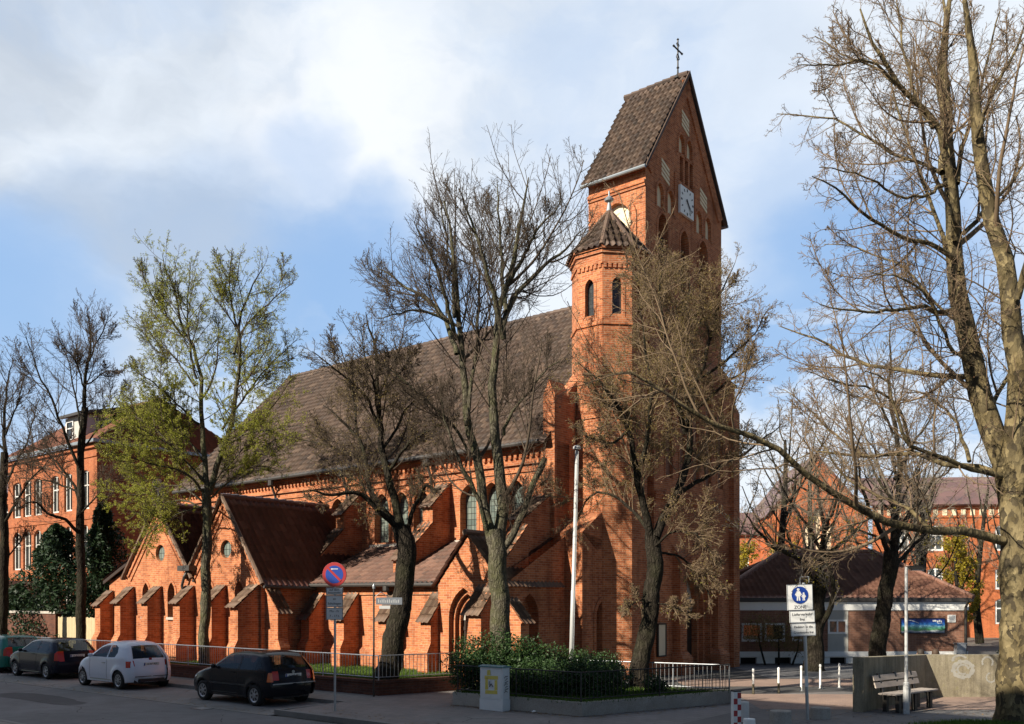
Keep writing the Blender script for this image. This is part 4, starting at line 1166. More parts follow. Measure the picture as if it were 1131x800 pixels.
for (z0, z1, o_) in ((4.1, 4.3, .06), (7.5, 7.7, .06), (11.1, 11.25, .07), (11.6, 11.75, .16)):
    m.box(-su1, -su0, sv0 - o_, sv0 + .01, z0, z1); m.box(-su0 - .01, -su0 + o_, sv0 - o_, sv1, z0 + .002, z1 - .002)
m.build('wall', M['brick_school'], SB)
for (a, b, z0, z1) in spec: add_window(SB, a + .02, b - .02, z0 + .02, z1 - .02, (0, sv0, 0), XS, (0, 1, 0), (1, 1), .09, .12, M['school_frame'])
for q in hol2: add_window(SB, q[0][0] + .02, q[1][0] - .02, q[0][1] + .02, q[0][1] + 1.48, (-su0, 0, 0), XF, (-1, 0, 0), (1, 1), .08, .08)
gt = MB(); gt.box(-su1 - .3, -su0 + .35, sv0 - .40, sv0 - .22, sz - .05, sz + .14); gt.box(-su0 + .2, -su0 + .36, sv0 - .39, sv1 + .3, sz - .048, sz + .138); gt.build('gutter', M['zinc'], SB)
zr, rv = 15.6, (sv0 + sv1) / 2; hu = su0 + 2.3
def quad_roof(name, pts, mat, parent, th=.12):
    P = [Vector(p) for p in pts]; n = (P[1] - P[0]).cross(P[2] - P[0]).normalized()
    if n.z < 0: P.reverse(); n = -n
    m = MB(); m.ext([p - n * th for p in P], n * th); return m.build(name, mat, parent)
Aa = Vector((1, 0, 0)); S = Vector((0, rv - sv0 + .35, zr - sz)); hs = S.length; S.normalize(); ln = su1 - su0 + .6
tiles('roof', M['roof_school'], SB, Lc(su1 + .3, sv0 - .35, sz + .08), Aa, S, ln, hs, poly=[(0, 0), (ln, 0), (ln - 2.6, hs), (0, hs)], tw=.3, tc=.42)
S = Vector((-(hu - su0 + .3), 0, zr - sz)); hs = S.length; S.normalize(); ln = sv1 - sv0 + .7
tiles('roof', M['roof_school'], SB, Lc(su0 - .3, sv0 - .35, sz + .08), (0, 1, 0), S, ln, hs, poly=[(0, 0), (ln, 0), (ln / 2, hs)], tw=.3, tc=.42)
quad_roof('rear_roof', [Lc(su1 + .3, sv1 + .35, sz), Lc(su0 - .3, sv1 + .35, sz), Lc(hu, rv, zr), Lc(su1 + .3, rv, zr)], M['roof_school'], SB)
dm = MB(); dm.box(-56.3, -53.9, sv0 + .5, sv0 + 3.4, sz + .3, 13.9); do_ = dm.build('dormer', M['render_grey'], SB)
add_window(do_, -56.1, -55.2, 12.5, 13.7, (0, sv0 + .5, 0), XS, (0, 1, 0), (0, 1), .08, -.07); 
m = MB(); m.ext([Lc(56.6, sv0 + .1, 13.85), Lc(53.6, sv0 + .1, 13.85), Lc(53.6, sv0 + 4.2, 14.9), Lc(56.6, sv0 + 4.2, 14.9)], (0, 0, .16)); m.build('dormer_roof', M['lead'], do_)
# lower wing further along
m = MB(); hw_ = []
sp2 = []
for uw in (66.2, 68.2, 70.2, 73.0, 75.0, 77.0):
    for z0, z1 in ((1.4, 3.4), (4.7, 7.2), (8.0, 9.4)):
        hw_.append(seg_top(-uw - .6, -uw + .6, z0, z1, rise=.3)); sp2.append((-uw - .58, -uw + .58, z0, z1))
m.panel([(-80, -.2), (-63.2, -.2), (-63.2, 10.1), (-80, 10.1)], hw_, (0, 27.2, 0), XS, (0, 1, 0), .28)
m.box(-80, -63.2, 27.1, 27.21, 9.7, 9.9); m.build('wing_wall', M['brick_school'], SB)
for (a, b, z0, z1) in sp2: add_window(SB, a, b, z0 + .02, z1 - .02, (0, 27.2, 0), XS, (0, 1, 0), (1, 1), .09, .12, M['school_frame'])
quad_roof('wing_roof', [Lc(80, 26.8, 10.1), Lc(63.2, 26.8, 10.1), Lc(63.2, 31, 12.4), Lc(80, 31, 12.4)], M['roof_dark'], SB)
cp = MB(); cp.box(-62.5, -56.0, 22.6, 25.9, 3.55, 3.9); can = cp.build('porch_canopy', M['stone'], SB)
for u_ in (62.2, 59.6, 56.6): MB().lathe([(.12, 0), (.1, .2), (.09, 3.4), (.14, 3.55)], (-u_, 22.9, 0), 10).build('post', M['white'], can)
rl_ = MB()
for i in range(27): rl_.box(-62.4 + i * .24, -62.36 + i * .24, 22.64, 22.68, 3.9, 4.6)
rl_.box(-62.5, -56.0, 22.63, 22.69, 4.6, 4.66); rl_.build('railing', M['white'], can)

# ---- low pavilion with hipped roof on the right
PV = empty('pavilion', (19.75, 39.3, 0), R(1.5), label='low brown brick pavilion with hipped red tile roof and white fascia band', cat='building')
px0, pz = -11.0, 2.86
wins_ = [(-9.85, -8.95, .95, 1.75), (-8.85, -7.95, .95, 1.75), (-7.65, -6.75, .95, 1.75)]
m = MB(); m.panel([(px0, .52), (-6.1, .52), (-6.1, 2.3), (px0, 2.3)], [[(a, z0), (b, z0), (b, z1), (a, z1)] for a, b, z0, z1 in wins_], (0, 0, 0), XS, (0, 1, 0), .15)
m.panel([(-5.25, .52), (0, .52), (0, 2.3), (-5.25, 2.3)], [], (0, 0, 0), XS, (0, 1, 0), .15)
m.add([(px0, 0, -.2), (px0, 8, -.2), (px0, 8, 2.3), (px0, 0, 2.3)], [(3, 2, 1, 0)])
m.box(-.35, 0, -.02, .3, .5, 2.3)
m.build('wall', M['brick_brown'], PV)
for a, b, z0, z1 in wins_: add_window(PV, a, b, z0, z1, (0, 0, 0), XS, (0, 1, 0), (0, 0), .09, .03)
m = MB(); m.box(-6.1, -5.25, -.01, .12, .52, 1.28); m.box(-6.1, -5.25, -.01, .12, 1.9, 2.3); m.box(-5.26, -5.22, -.02, .1, .52, 2.3); m.build('panel', M['render_grey'], PV)
add_window(PV, -6.1, -5.26, 1.28, 1.9, (0, 0, 0), XS, (0, 1, 0), (1, 0), .08, -.02)
# the windows' own panel also spans towards the trunk
m = MB(); m.box(px0, 0.02, -.06, .1, .30, .52); m.build('plinth_band', M['white'], PV)
m = MB(); m.panel([(px0, -.2), (0, -.2), (0, .31), (px0, .31)], [[(a, 0.0), (a + .7, 0.0), (a + .7, .26), (a, .26)] for a in (-6.0, -8.4, -9.9)], (0, .02, 0), XS, (0, 1, 0), .2); m.build('base_wall', M['white'], PV)
for a in (-6.0, -8.4, -9.9): pane([(a, 0), (a + .7, 0), (a + .7, .26), (a, .26)], (0, .02, 0), XS, .18, (0, 1, 0)).build('cellar_window', M['black'], PV)
m = MB(); m.box(px0, -.01, -.05, .06, 2.3, 2.68); m.box(-.01, .05, -.05, 8, 2.3, 2.68); m.build('fascia', M['white'], PV)
m = MB(); m.box(px0 - .15, .2, -.17, -.09, 2.68, 2.84); m.box(.10, .2, -.09, 8.3, 2.68, 2.84); m.box(px0 - .1, .1, -.09, .02, 2.66, 2.69); m.box(.02, .1, .02, 8, 2.66, 2.69); m.build('eaves', M['lead'], PV)
m = MB()
sw = [(.55, 1.05), (1.35, 1.95), (2.25, 2.85), (3.15, 3.75), (4.05, 4.65)]
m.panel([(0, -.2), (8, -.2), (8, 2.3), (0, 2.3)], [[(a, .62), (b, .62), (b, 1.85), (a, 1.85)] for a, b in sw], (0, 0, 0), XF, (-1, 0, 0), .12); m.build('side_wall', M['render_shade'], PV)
for a, b in sw: add_window(PV, a, b, .62, 1.85, (0, 0, 0), XF, (-1, 0, 0), (0, 0), .12, .02)
S = Vector((0, 4.2, 2.2)); hs = S.length; S.normalize(); ln = -px0 + .35
tiles('roof', M['roof_pav'], PV, (px0 - .15, -.17, 2.82), (1, 0, 0), S, ln, hs, poly=[(0, 0), (ln, 0), (ln - 2.6, hs), (4.3, hs)], tw=.25, tc=.36)
S = Vector((-2.6, 0, 2.2)); hs = S.length; S.normalize(); ln = 8.4
tiles('roof', M['roof_pav'], PV, (.2, -.17, 2.82), (0, 1, 0), S, ln, hs, poly=[(0, 0), (ln, 0), (4.2, hs)], tw=.25, tc=.36)
m = MB(); a, b = Vector((.2, -.17, 2.86)), Vector((-2.4, 4.03, 5.06))
for i in range(15): m.tube([a.lerp(b, i / 15), a.lerp(b, (i + 1.1) / 15) + Vector((0, 0, .02))], [.12, .10], 7)
a = Vector((px0 - .15, -.17, 2.86)); b2 = Vector((px0 + 4.15, 4.03, 5.06))
for i in range(17): m.tube([a.lerp(b2, i / 17), a.lerp(b2, (i + 1.1) / 17) + Vector((0, 0, .02))], [.12, .10], 7)
m.tube([b, b2], .11, 8); m.build('ridge', M['roof_pav'], PV)
quad_roof('rear_roof', [(px0 - .35, 8.4, 2.8), (.4, 8.4, 2.8), (-2.4, 4.03, 5.0), (px0 + 4.15, 4.03, 5.0)], M['roof_pav'], PV)
m = MB(); m.tube([Vector((-.12, -.33, 2.7)), Vector((-.12, -.1, 2.4)), Vector((-.12, -.1, 0))], .055, 8); m.build('downpipe', M['iron'], PV)
m = MB(); m.box(-.86, -.52, -.04, .02, 1.78, 2.1); vb = m.build('vent_grille', M['white'], PV)
m = MB()
for i in range(5): m.box(-.82, -.56, -.05, -.035, 1.82 + i * .055, 1.845 + i * .055)
m.build('slats', M['galv'], vb)
m = MB(); m.box(-.62, -.22, -.35, -.08, .32, .86); m.box(-.65, -.19, -.37, -.06, .86, .9); m.box(-.58, -.26, -.36, -.34, .40, .80); o = m.build('meter_box', M['signgrey'], PV)
# banner on the pavilion
def mk_banner():
    t = NT('banner_print'); tc = t.node('ShaderNodeTexCoord'); sp = t.node('ShaderNodeSeparateXYZ'); t.link(tc.outputs['Generated'], sp.inputs[0])
    n = t.noise(t.coord('Object', (1, 1, 3)), 2.2, 5, .6)
    f = t.math('ADD', sp.outputs['Z'], t.math('MULTIPLY', t.math('SUBTRACT', n.outputs['Fac'], .5), .35))
    t.col(t.ramp(f, [(.02, (.02, .03, .10)), (.14, (.45, .5, .5)), (.20, (.10, .30, .10)), (.38, (.12, .42, .30)), (.50, (.30, .62, .80)), (.58, (.05, .28, .75)), (.78, (.012, .05, .30)), (.97, (.008, .02, .12))]))
    t.rough(.4); return t.m
BN = empty('banner', PV.matrix_basis @ Vector((-1.98, -.08, 1.63)), R(1.5), label='blue and green landscape banner hung on the brown pavilion wall', cat='banner')
MB().box(-.95, .95, -.02, .02, -.31, .31).build('print', mk_banner(), BN)
m = MB()
pts = [(-.72 + i * .09, .235 - .012 * i * i * .32) for i in range(7)]
for a, b in zip(pts[:-1], pts[1:]): m.ext([Vector((a[0], -.021, a[1])), Vector((b[0], -.021, b[1])), Vector((b[0], -.021, b[1] + .022)), Vector((a[0], -.021, a[1] + .022))], (0, -.003, 0))
for (a, b, z0, z1) in ((.42, .58, .18, .25), (.6, .66, .14, .23), (.68, .76, .16, .25), (.78, .82, .14, .22), (.62, .84, .10, .12)): m.box(a, b, -.024, -.021, z0, z1)
m.build('lettering', M['white'], BN)
m = MB(); m.box(-.98, -.95, -.03, .03, -.33, .33); m.box(.95, .98, -.03, .03, -.33, .33); m.box(-.98, .98, -.03, .03, .31, .34); m.box(-.98, .98, -.03, .03, -.34, -.31); m.build('frame', M['ink'], BN)

# ---- red gabled school on the right, far behind
GS = empty('gabled_school', (24.6, 73, 0), R(-4), label='orange brick gabled school with pale tracery windows behind the trees', cat='school')
gh = [arch(x, 4.2, 8.6 + (1.2 if abs(x) < .5 else 0), .62, .8) for x in (-.85, 0, .85)] + [arch(x, 5.0, 6.6, 1.2, .6) for x in (-2.6, 2.6)] + [seg_top(x - .55, x + .55, 1.0, 3.2) for x in (-2.6, 0, 2.6)]
m = MB(); m.panel([(-4, -.2), (4, -.2), (4, 9.6), (0, 14.4), (-4, 9.6)], gh, (0, 0, 0), XS, (0, 1, 0), .25)
for q in gh[:5]: ring(m, q, (0, 0, 0), XS, (0, -1, 0), .15, .05)
m.add([(4, 0, -.2), (4, 12, -.2), (4, 12, 9.6), (4, 0, 9.6)], [(0, 1, 2, 3)]); m.add([(-4, 0, -.2), (-4, 12, -.2), (-4, 12, 9.6), (-4, 0, 9.6)], [(3, 2, 1, 0)])
m.build('wall', M['brick_orange'], GS)
for q in gh[:5]: pane(q, (0, 0, 0), XS, .2, (0, 1, 0)).build('blind_window', M['plaster'], GS)
for x in (-2.6, 0, 2.6): add_window(GS, x - .53, x + .53, 1.0, 3.1, (0, 0, 0), XS, (0, 1, 0), (1, 1), .1, .1)
quad_roof('roof', [(-4.2, -.2, 9.5), (0, -.2, 14.55), (0, 12, 14.55), (-4.2, 12, 9.5)], M['roof_dark'], GS)
quad_roof('roof', [(4.2, -.2, 9.5), (0, -.2, 14.55), (0, 12, 14.55), (4.2, 12, 9.5)], M['roof_dark'], GS)
m = MB(); m.panel([(-9.5, -.2), (-4, -.2), (-4, 8.2), (-9.5, 8.2)], [seg_top(x - .5, x + .5, z, z + 1.9) for x in (-8, -5.6) for z in (1.2, 4.6)], (0, 1.5, 0), XS, (0, 1, 0), .2); m.build('annex_wall', M['brick_orange'], GS)
for x in (-8, -5.6):
    for z in (1.2, 4.6): add_window(GS, x - .48, x + .48, z, z + 1.8, (0, 1.5, 0), XS, (0, 1, 0), (1, 1), .1, .08)
quad_roof('annex_roof', [(-9.8, 1.2, 8.2), (-4, 1.2, 8.2), (-4, 5.5, 10.4), (-8.6, 5.5, 10.4)], M['roof_dark'], GS)
# long wing
LW = empty('school_wing', (41.2, 70, 0), R(-4), label='long orange brick school wing with white cross windows behind the pavilion', cat='school')
lh, lsp = [], []
for x in (-10.8, -8.2, -3.1, -.6, 1.9, 4.4, 6.9):
    for z0, z1 in ((.9, 2.9), (3.6, 5.3), (6.6, 8.6)):
        if x < -7 and z0 < 1: continue
        lh.append(seg_top(x - .62, x + .62, z0, z1, rise=.2)); lsp.append((x - .6, x + .6, z0 + .02, z1 - .03))
m = MB(); m.panel([(-13, -.2), (9, -.2), (9, 10.2), (-13, 10.2)], lh, (0, 0, 0), XS, (0, 1, 0), .22)
m.box(-13, 9, -.08, .01, 9.2, 9.32); m.box(-13, 9, -.14, .01, 9.9, 10.2); m.build('wall', M['brick_orange'], LW)
for a, b, z0, z1 in lsp: add_window(LW, a, b, z0, z1, (0, 0, 0), XS, (0, 1, 0), (1, 1), .13, .06)
m = MB(); x = -12.6
while x < 8.8: m.box(x, x + .35, -.05, .01, 9.36, 9.86); x += .7
m.build('frieze', M['plaster'], LW)
quad_roof('roof', [(-13.2, -.4, 10.2), (9.2, -.4, 10.2), (9.2, 5, 13), (-13.2, 5, 13)], M['roof_dark'], LW)

# ---- the houses across the street, behind the photographer: their shade lies over the road
def row_house(label, u0, u1, he, hr):
    r = empty('row_house', (0, 0, 0), AXROT, label=label, cat='house'); hv = -1.2
    MB().box(-u1, -u0, hv - 10, hv, -.2, he).build('wall', M['render_grey'], r)
    x = -u1 + 1.5
    wn = MB()
    while x < -u0 - 1.6:
        for z in (1.2, 4.2, 7.2, 10.0): wn.box(x, x + 1.1, hv - .02, hv + .03, z, z + 1.7)
        x += 2.9
    wn.build('window', M['wframe'], r)
    m = MB(); m.ext([Vector((-u1, hv + .4, he - .2)), Vector((-u1, hv - 5, hr)), Vector((-u1, hv - 10.4, he - .2))], (u1 - u0, 0, 0)); m.build('roof', M['roof_red'], r)
row_house('long row of plain rendered houses across the street, behind the photographer and outside the picture', 18.2, 58, 12.0, 16.0)
row_house('taller plain rendered corner house behind the photographer, outside the picture', 2, 18, 13.6, 18.3)

# ================================================================== trees
def norm(a): return a / np.maximum(np.linalg.norm(a, axis=-1, keepdims=True), 1e-9)
def resample(pts, n):
    P = np.array([tuple(p) for p in pts], float)
    if len(P) > 2:        # Catmull-Rom
        Q = np.vstack([2 * P[0] - P[1], P, 2 * P[-1] - P[-2]]); out = []
        for i in range(1, len(Q) - 2):
            for t in np.linspace(0, 1, 8, endpoint=False):
                a, b, c, d = Q[i - 1], Q[i], Q[i + 1], Q[i + 2]
                out.append(.5 * (2 * b + (c - a) * t + (2 * a - 5 * b + 4 * c - d) * t * t + (3 * b - a - 3 * c + d) * t ** 3))
        out.append(P[-1]); P = np.array(out)
    s = np.r_[0, np.cumsum(np.linalg.norm(np.diff(P, axis=0), axis=1))]
    t = np.linspace(0, s[-1], n)
    return np.stack([np.interp(t, s, P[:, k]) for k in range(3)], 1), s[-1]
def tubes(P, Rr, sides):
    """P (N, m, 3), Rr (N, m) -> vertices, quads"""
    N, m, _ = P.shape
    T = np.gradient(P, axis=1); T = norm(T)
    mt = norm(T.mean(1))
    ref = np.where(np.abs(mt[:, 2:3]) > .75, np.array([[1., 0, 0]]), np.array([[0., 0, 1.]]))
    A = norm(np.cross(T, ref[:, None, :])); B = np.cross(T, A)
    an = np.arange(sides) * 2 * np.pi / sides
    V = P[:, :, None, :] + Rr[:, :, None, None] * (np.cos(an)[None, None, :, None] * A[:, :, None, :] + np.sin(an)[None, None, :, None] * B[:, :, None, :])
    idx = np.arange(N * m * sides).reshape(N, m, sides); nx = np.roll(idx, -1, axis=2)
    F = np.stack([idx[:, :-1], nx[:, :-1], nx[:, 1:], idx[:, 1:]], -1).reshape(-1, 4)
    return V.reshape(-1, 3), F
def grow(g, P, Rr, L, K, t0, t1, ang, ratio, n, wander=.12, trop=.05, rk=.6, rmin=.004, tipf=.35, bias=None, lpow=.65, lmax=9, cap=.0085):
    N, m, _ = P.shape
    t = t0 + (t1 - t0) * (np.arange(K)[None, :] + g.random((N, K))) / K
    f = t * (m - 1); i0 = np.clip(f.astype(int), 0, m - 2); fr = (f - i0)[..., None]
    r_ = np.arange(N)[:, None]
    pos = P[r_, i0] * (1 - fr) + P[r_, i0 + 1] * fr
    T = norm(P[r_, i0 + 1] - P[r_, i0])
    rad = Rr[r_, i0] * (1 - fr[..., 0]) + Rr[r_, i0 + 1] * fr[..., 0]
    a = norm(np.cross(T, np.where(np.abs(T[..., 2:3]) > .9, np.array([1., 0, 0]), np.array([0., 0, 1.])))); b = np.cross(T, a)
    ph = g.uniform(0, 2 * np.pi, (N, K, 1)) + np.arange(K)[None, :, None] * 2.4
    th = np.radians(g.uniform(ang[0], ang[1], (N, K, 1)))
    d = np.cos(th) * T + np.sin(th) * (np.cos(ph) * a + np.sin(ph) * b)
    if bias is not None: d = norm(d + np.asarray(bias))
    ln = np.minimum(L[:, None] * ratio * (1.15 - t) ** lpow * g.uniform(.55, 1.2, (N, K)), lmax)
    M_ = N * K
    d = d.reshape(M_, 3); pos = pos.reshape(M_, 3); ln = ln.reshape(M_); r0 = np.maximum(np.minimum(rad.reshape(M_) * rk, ln * cap + .001), rmin)
    Q = np.empty((M_, n, 3)); Q[:, 0] = pos
    st = (ln / (n - 1))[:, None]
    for j in range(1, n):
        Q[:, j] = Q[:, j - 1] + d * st
        d = norm(d + g.normal(0, wander, (M_, 3)) + np.array([0, 0, trop]))
    rr = r0[:, None] * np.linspace(1, tipf, n)[None, :]
    return Q, np.maximum(rr, rmin * .7), ln
def leaf_quads(g, C, size, sv=.35, up=.3, aspect=.7):
    n = len(C)
    s = size * g.uniform(1 - sv, 1 + sv, (n, 1))
    a = norm(g.normal(size=(n, 3))); b = norm(np.cross(a, g.normal(size=(n, 3)) + np.array([0, 0, up])))
    V = np.stack([C - a * s * .5, C + b * s * aspect * .5, C + a * s * .5, C - b * s * aspect * .5], 1).reshape(-1, 3)
    return V, np.arange(4 * n).reshape(-1, 4)
def along(g, P, n, t0=.3, t1=1.0, jit=.03):
    N, m, _ = P.shape
    w = np.linalg.norm(P[:, -1] - P[:, 0], axis=1) ** 1.8; i = g.choice(N, n, p=w / w.sum()); f = g.uniform(t0, t1, n) * (m - 1); i0 = np.clip(f.astype(int), 0, m - 2); fr = (f - i0)[:, None]
    return P[i, i0] * (1 - fr) + P[i, i0 + 1] * fr + g.normal(0, jit, (n, 3))
def poly2root(V, root): return V - np.array(root)

LF = .80
def tree(name, label, Y0, trunk, limbs, bark, twig, seed, z0=0.0, l1=17, l2=8, l3=4, ratios=(.42, .45, .45), trop=(.10, .08, .05), wander=(.10, .14, .18),
         leaves=None, group=None, balls=0, tmin=.25, ang1=(28, 62), rm=(.012, .006, .0045), bias=None, cat='tree', lmax=(3.2, 1.5, .7), flare=1.35, extra=0):
    """trunk / limbs are given as (px, py, depth offset) read off the photograph and turned into points at the tree's own distance"""
    g = np.random.default_rng(seed)
    conv = lambda p: pix(p[0], p[1], Y0 + (p[2] if len(p) > 2 else 0))
    tp_ = [conv(p) for p in trunk[0]]
    base = tp_[0].copy(); base.z = z0 - .05; tp_[0] = base
    root = empty(name, (base.x, base.y, 0), label=label, cat=cat, group=group)
    rt = (base.x, base.y, 0)
    TP, tl = resample(tp_, 40); TP[1:-1] += .02 * np.sin(np.arange(1, 39)[:, None] * np.array([[.45, .38, 0]]) + seed)
    r0, r1 = trunk[1], trunk[2]
    tt = np.linspace(0, 1, 40)
    TR = (r0 + (r1 - r0) * tt) * (1 + (flare - 1) * np.exp(-tt * tl / .45))
    V, F = tubes(TP[None], TR[None], 18)
    # knobbly bark
    V = V + norm(V - np.repeat(TP, 18, axis=0)) * (g.normal(0, .010, (len(V), 1)) + .05 * np.sin(V[:, 2:3] * 5 + V[:, 0:1] * 5) * r0 + .22 * r0 * np.maximum(0, np.sin(V[:, 2:3] * 2.1 + np.arctan2(V[:, 1:2] - base.y, V[:, 0:1] - base.x) * 2 + seed) - .75))
    Vs, Fs = [V], [F]; off = len(V)
    LP, LR, LL = [TP[8:]], [], []
    lim = []
    for lb in limbs:
        pts = [conv(p) for p in lb[0]]
        Q, l = resample(pts, 16); am = .02 + .012 * l
        w = np.cumsum(g.normal(0, am * .42, (16, 3)), axis=0); w -= np.linspace(0, 1, 16)[:, None] * w[-1]
        Q = Q + w
        rr = np.linspace(1, 0, 16) ** .8 * (lb[1] * LF - lb[2] * .8) + lb[2] * .8
        lim.append((Q, rr, l))
    for Q, rr, l in lim:
        V, F = tubes(Q[None], rr[None], 9); Vs.append(V); Fs.append(F + off); off += len(V)
    mesh_np('trunk', np.concatenate(Vs) - np.array(rt), np.concatenate(Fs), bark, root, smooth=True)
    P0 = np.stack([q[0] for q in lim]); R0 = np.stack([q[1] for q in lim]); L0 = np.array([q[2] for q in lim])
    if extra:   # secondary limbs that fill the crown to the front and back
        Pe, Re, Le = grow(g, P0, R0, L0, extra, .15, .8, (30, 60), .5, 16, .06, .10, .6, .014, .25, lpow=.4, cap=.013)
        P0 = np.concatenate([P0, Pe]); R0 = np.concatenate([R0, Re]); L0 = np.concatenate([L0, Le])
        exv = tubes(Pe, Re, 6)
    P1, R1, L1 = grow(g, P0, R0, L0, l1, tmin, 1.0, ang1, ratios[0], 9, wander[0], trop[0], .55, rm[0], .35, bias, lmax=lmax[0])
    P2, R2, L2 = grow(g, P1, R1, L1, l2, .15, 1.0, (25, 60), ratios[1], 6, wander[1], trop[1], .6, rm[1], .45, lmax=lmax[1])
    sets = [(P1, R1, 5), (P2, R2, 3)]
    if extra: sets.append((Pe, Re, 6))
    tips = P2
    if l3:
        P3, R3, L3 = grow(g, P2, R2, L2, l3, .2, 1.0, (25, 65), ratios[2], 4, wander[2], trop[2], .7, rm[2], .6, lmax=lmax[2])
        sets.append((P3, R3, 3)); tips = P3
    Vs, Fs, off = [], [], 0
    for P, Rr, sd_ in sets:
        V, F = tubes(P, Rr, sd_); Vs.append(V); Fs.append(F + off); off += len(V)
    mesh_np('crown', np.concatenate(Vs) - np.array(rt), np.concatenate(Fs), twig, root, smooth=False)
    if leaves:
        for (n, size, mt, filt) in leaves:
            C = along(g, tips, n, .25, 1.0, size * .6)
            if filt is not None:
                pr = np.stack([(C[:, 0] / C[:, 1]) * 1000 + 565.5, 664 - (C[:, 2] - HC) / C[:, 1] * 1000], 1)
                C = C[filt(pr, g)]
            V, F = leaf_quads(g, C, size); mesh_np('leaves', V - np.array(rt), F, mt, root)
    if balls:
        C = along(g, tips, balls, .7, 1.0, .02) - np.array([0, 0, .10])
        bm = MB()
        for c in C: bm.lathe([(.0, -.017), (.016, -.008), (.016, .008), (.0, .017)], (c[0] - rt[0], c[1] - rt[1], c[2]), 5)
        tag(bm.build('seed_balls', M['bud'], root, uvs=False), kind='stuff')
    return root

# --- T2: the big linden at the middle
tree('linden_tree', 'tall bare linden with twin grey green stems and a sawn stub, behind the clipped shrubs', 26.0,
     ([(552, 772), (553, 700), (551, 650), (549, 612), (545, 585)],   .30, .25),
     [([(547, 600), (531, 560, .1), (519, 500, .2), (511, 440, .3), (505, 370, .4), (499, 300, .5), (494, 250, .6), (490, 222, .7)], .20, .02),
      ([(553, 610), (556, 560, -.1), (556, 500, -.1), (556, 430, -.2), (556, 370, -.2), (559, 330, -.3), (566, 290, -.3), (578, 235, -.4), (584, 196, -.5)], .24, .02),
      ([(556, 372, -.2), (568, 336, .2), (585, 316, .5), (606, 290, .8), (628, 270, 1.1), (646, 252, 1.3)], .12, .012),
      ([(556, 375, -.2), (547, 335, -.7), (537, 300, -1.1), (527, 262, -1.4), (516, 238, -1.6), (510, 215, -1.7)], .11, .012),
      ([(558, 345, -.3), (556, 300, .4), (554, 250, .8), (551, 222, 1.1), (549, 200, 1.2)], .09, .012),
      ([(563, 312, -.3), (577, 280, -.9), (594, 250, -1.4), (612, 235, -1.7), (620, 220, -1.9)], .08, .012),
      ([(507, 395, .3), (497, 358, .6), (476, 336, 1.0), (450, 320, 1.3), (430, 304, 1.6), (411, 290, 1.8)], .10, .012),
      ([(505, 375, .4), (490, 330, -.2), (476, 290, -.6), (464, 262, -.9), (457, 245, -1.1)], .09, .012),
      ([(503, 350, .4), (498, 300, 1.0), (488, 250, 1.5), (484, 215, 1.7)], .07, .012),
      ([(516, 470, .2), (527, 390, .6), (529, 345, .9), (522, 290, 1.2), (516, 250, 1.4), (512, 218, 1.5)], .08, .012),
      ([(504, 360, .4), (480, 345, .1), (455, 345, -.2), (432, 350, -.5), (416, 352, -.6)], .06, .010),
      ([(520, 505, .2), (498, 470, -.3), (470, 440, -.7), (440, 415, -1.0), (418, 400, -1.2)], .06, .010),
      ([(540, 594), (522, 545, -.5), (502, 505, -.8), (490, 470, -1.0), (487, 440, -1.2)], .10, .02),
      ([(556, 480, -.1), (575, 440, -.6), (600, 410, -1.0), (622, 395, -1.2)], .06, .010),
      ([(556, 608), (570, 585, -.25), (584, 550, -.4), (596, 520, -.5), (602, 506, -.5)], .13, .10)],
     M['bark_green'], M['twig_br'], 11, .28, l1=20, l2=8, l3=4, ratios=(.55, .48, .48), trop=(.13, .08, .05), wander=(.06, .09, .13), rm=(.009, .005, .004), extra=3, lmax=(2.5, 1.35, .65), flare=1.25)

# --- T1: dark leaning trunk by the low wall
tree('lime_tree', 'dark leaning lime with crooked low arms rising over the aisle roof', 26.6,
     ([(426, 752), (436, 705), (446, 650), (449, 612), (443, 580)], .33, .26),
     [([(443, 592), (428, 574, -.3), (411, 562, -.7), (394, 546, -1.0), (369, 547, -1.4), (340, 541, -1.8)], .13, .02),
      ([(442, 585), (420, 558, .2), (408, 530, .4), (404, 500, .5), (395, 482, .7), (378, 462, .9), (357, 448, 1.1)], .13, .015),
      ([(442, 582), (437, 556, .1), (429, 515, .1), (422, 470, .2), (419, 425, .2), (416, 380, .3), (404, 345, .4)], .17, .015),
      ([(449, 590), (457, 560, -.3), (468, 536, -.5), (480, 540, -.7), (487, 540, -.8)], .09, .045),
      ([(424, 480, .2), (402, 440, -.3), (385, 420, -.6), (362, 400, -.9), (345, 388, -1.0)], .07, .012),
      ([(420, 440, .2), (436, 415, .6), (449, 400, .9), (454, 370, 1.1)], .05, .01),
      ([(430, 520, .1), (452, 490, -.5), (480, 470, -.9), (505, 462, -1.2)], .07, .012),
      ([(404, 505, .5), (380, 500, 1.0), (358, 490, 1.4), (335, 486, 1.7)], .06, .012),
      ([(396, 484, .7), (390, 445, 1.1), (382, 410, 1.4), (374, 380, 1.6)], .05, .012),
      ([(424, 495, .2), (445, 465, .8), (462, 440, 1.3), (480, 425, 1.6)], .06, .012),
      ([(420, 460, .2), (412, 420, -.8), (402, 390, -1.2), (398, 360, -1.4)], .05, .012)],
     M['bark'], M['twig_br'], 12, .33, l1=19, l2=9, l3=4, ratios=(.5, .5, .5), trop=(.04, .02, .0), rm=(.009, .005, .004), extra=3, lmax=(1.9, 1.1, .6),
     leaves=[(16000, .034, M['olive'], None)], flare=1.2)

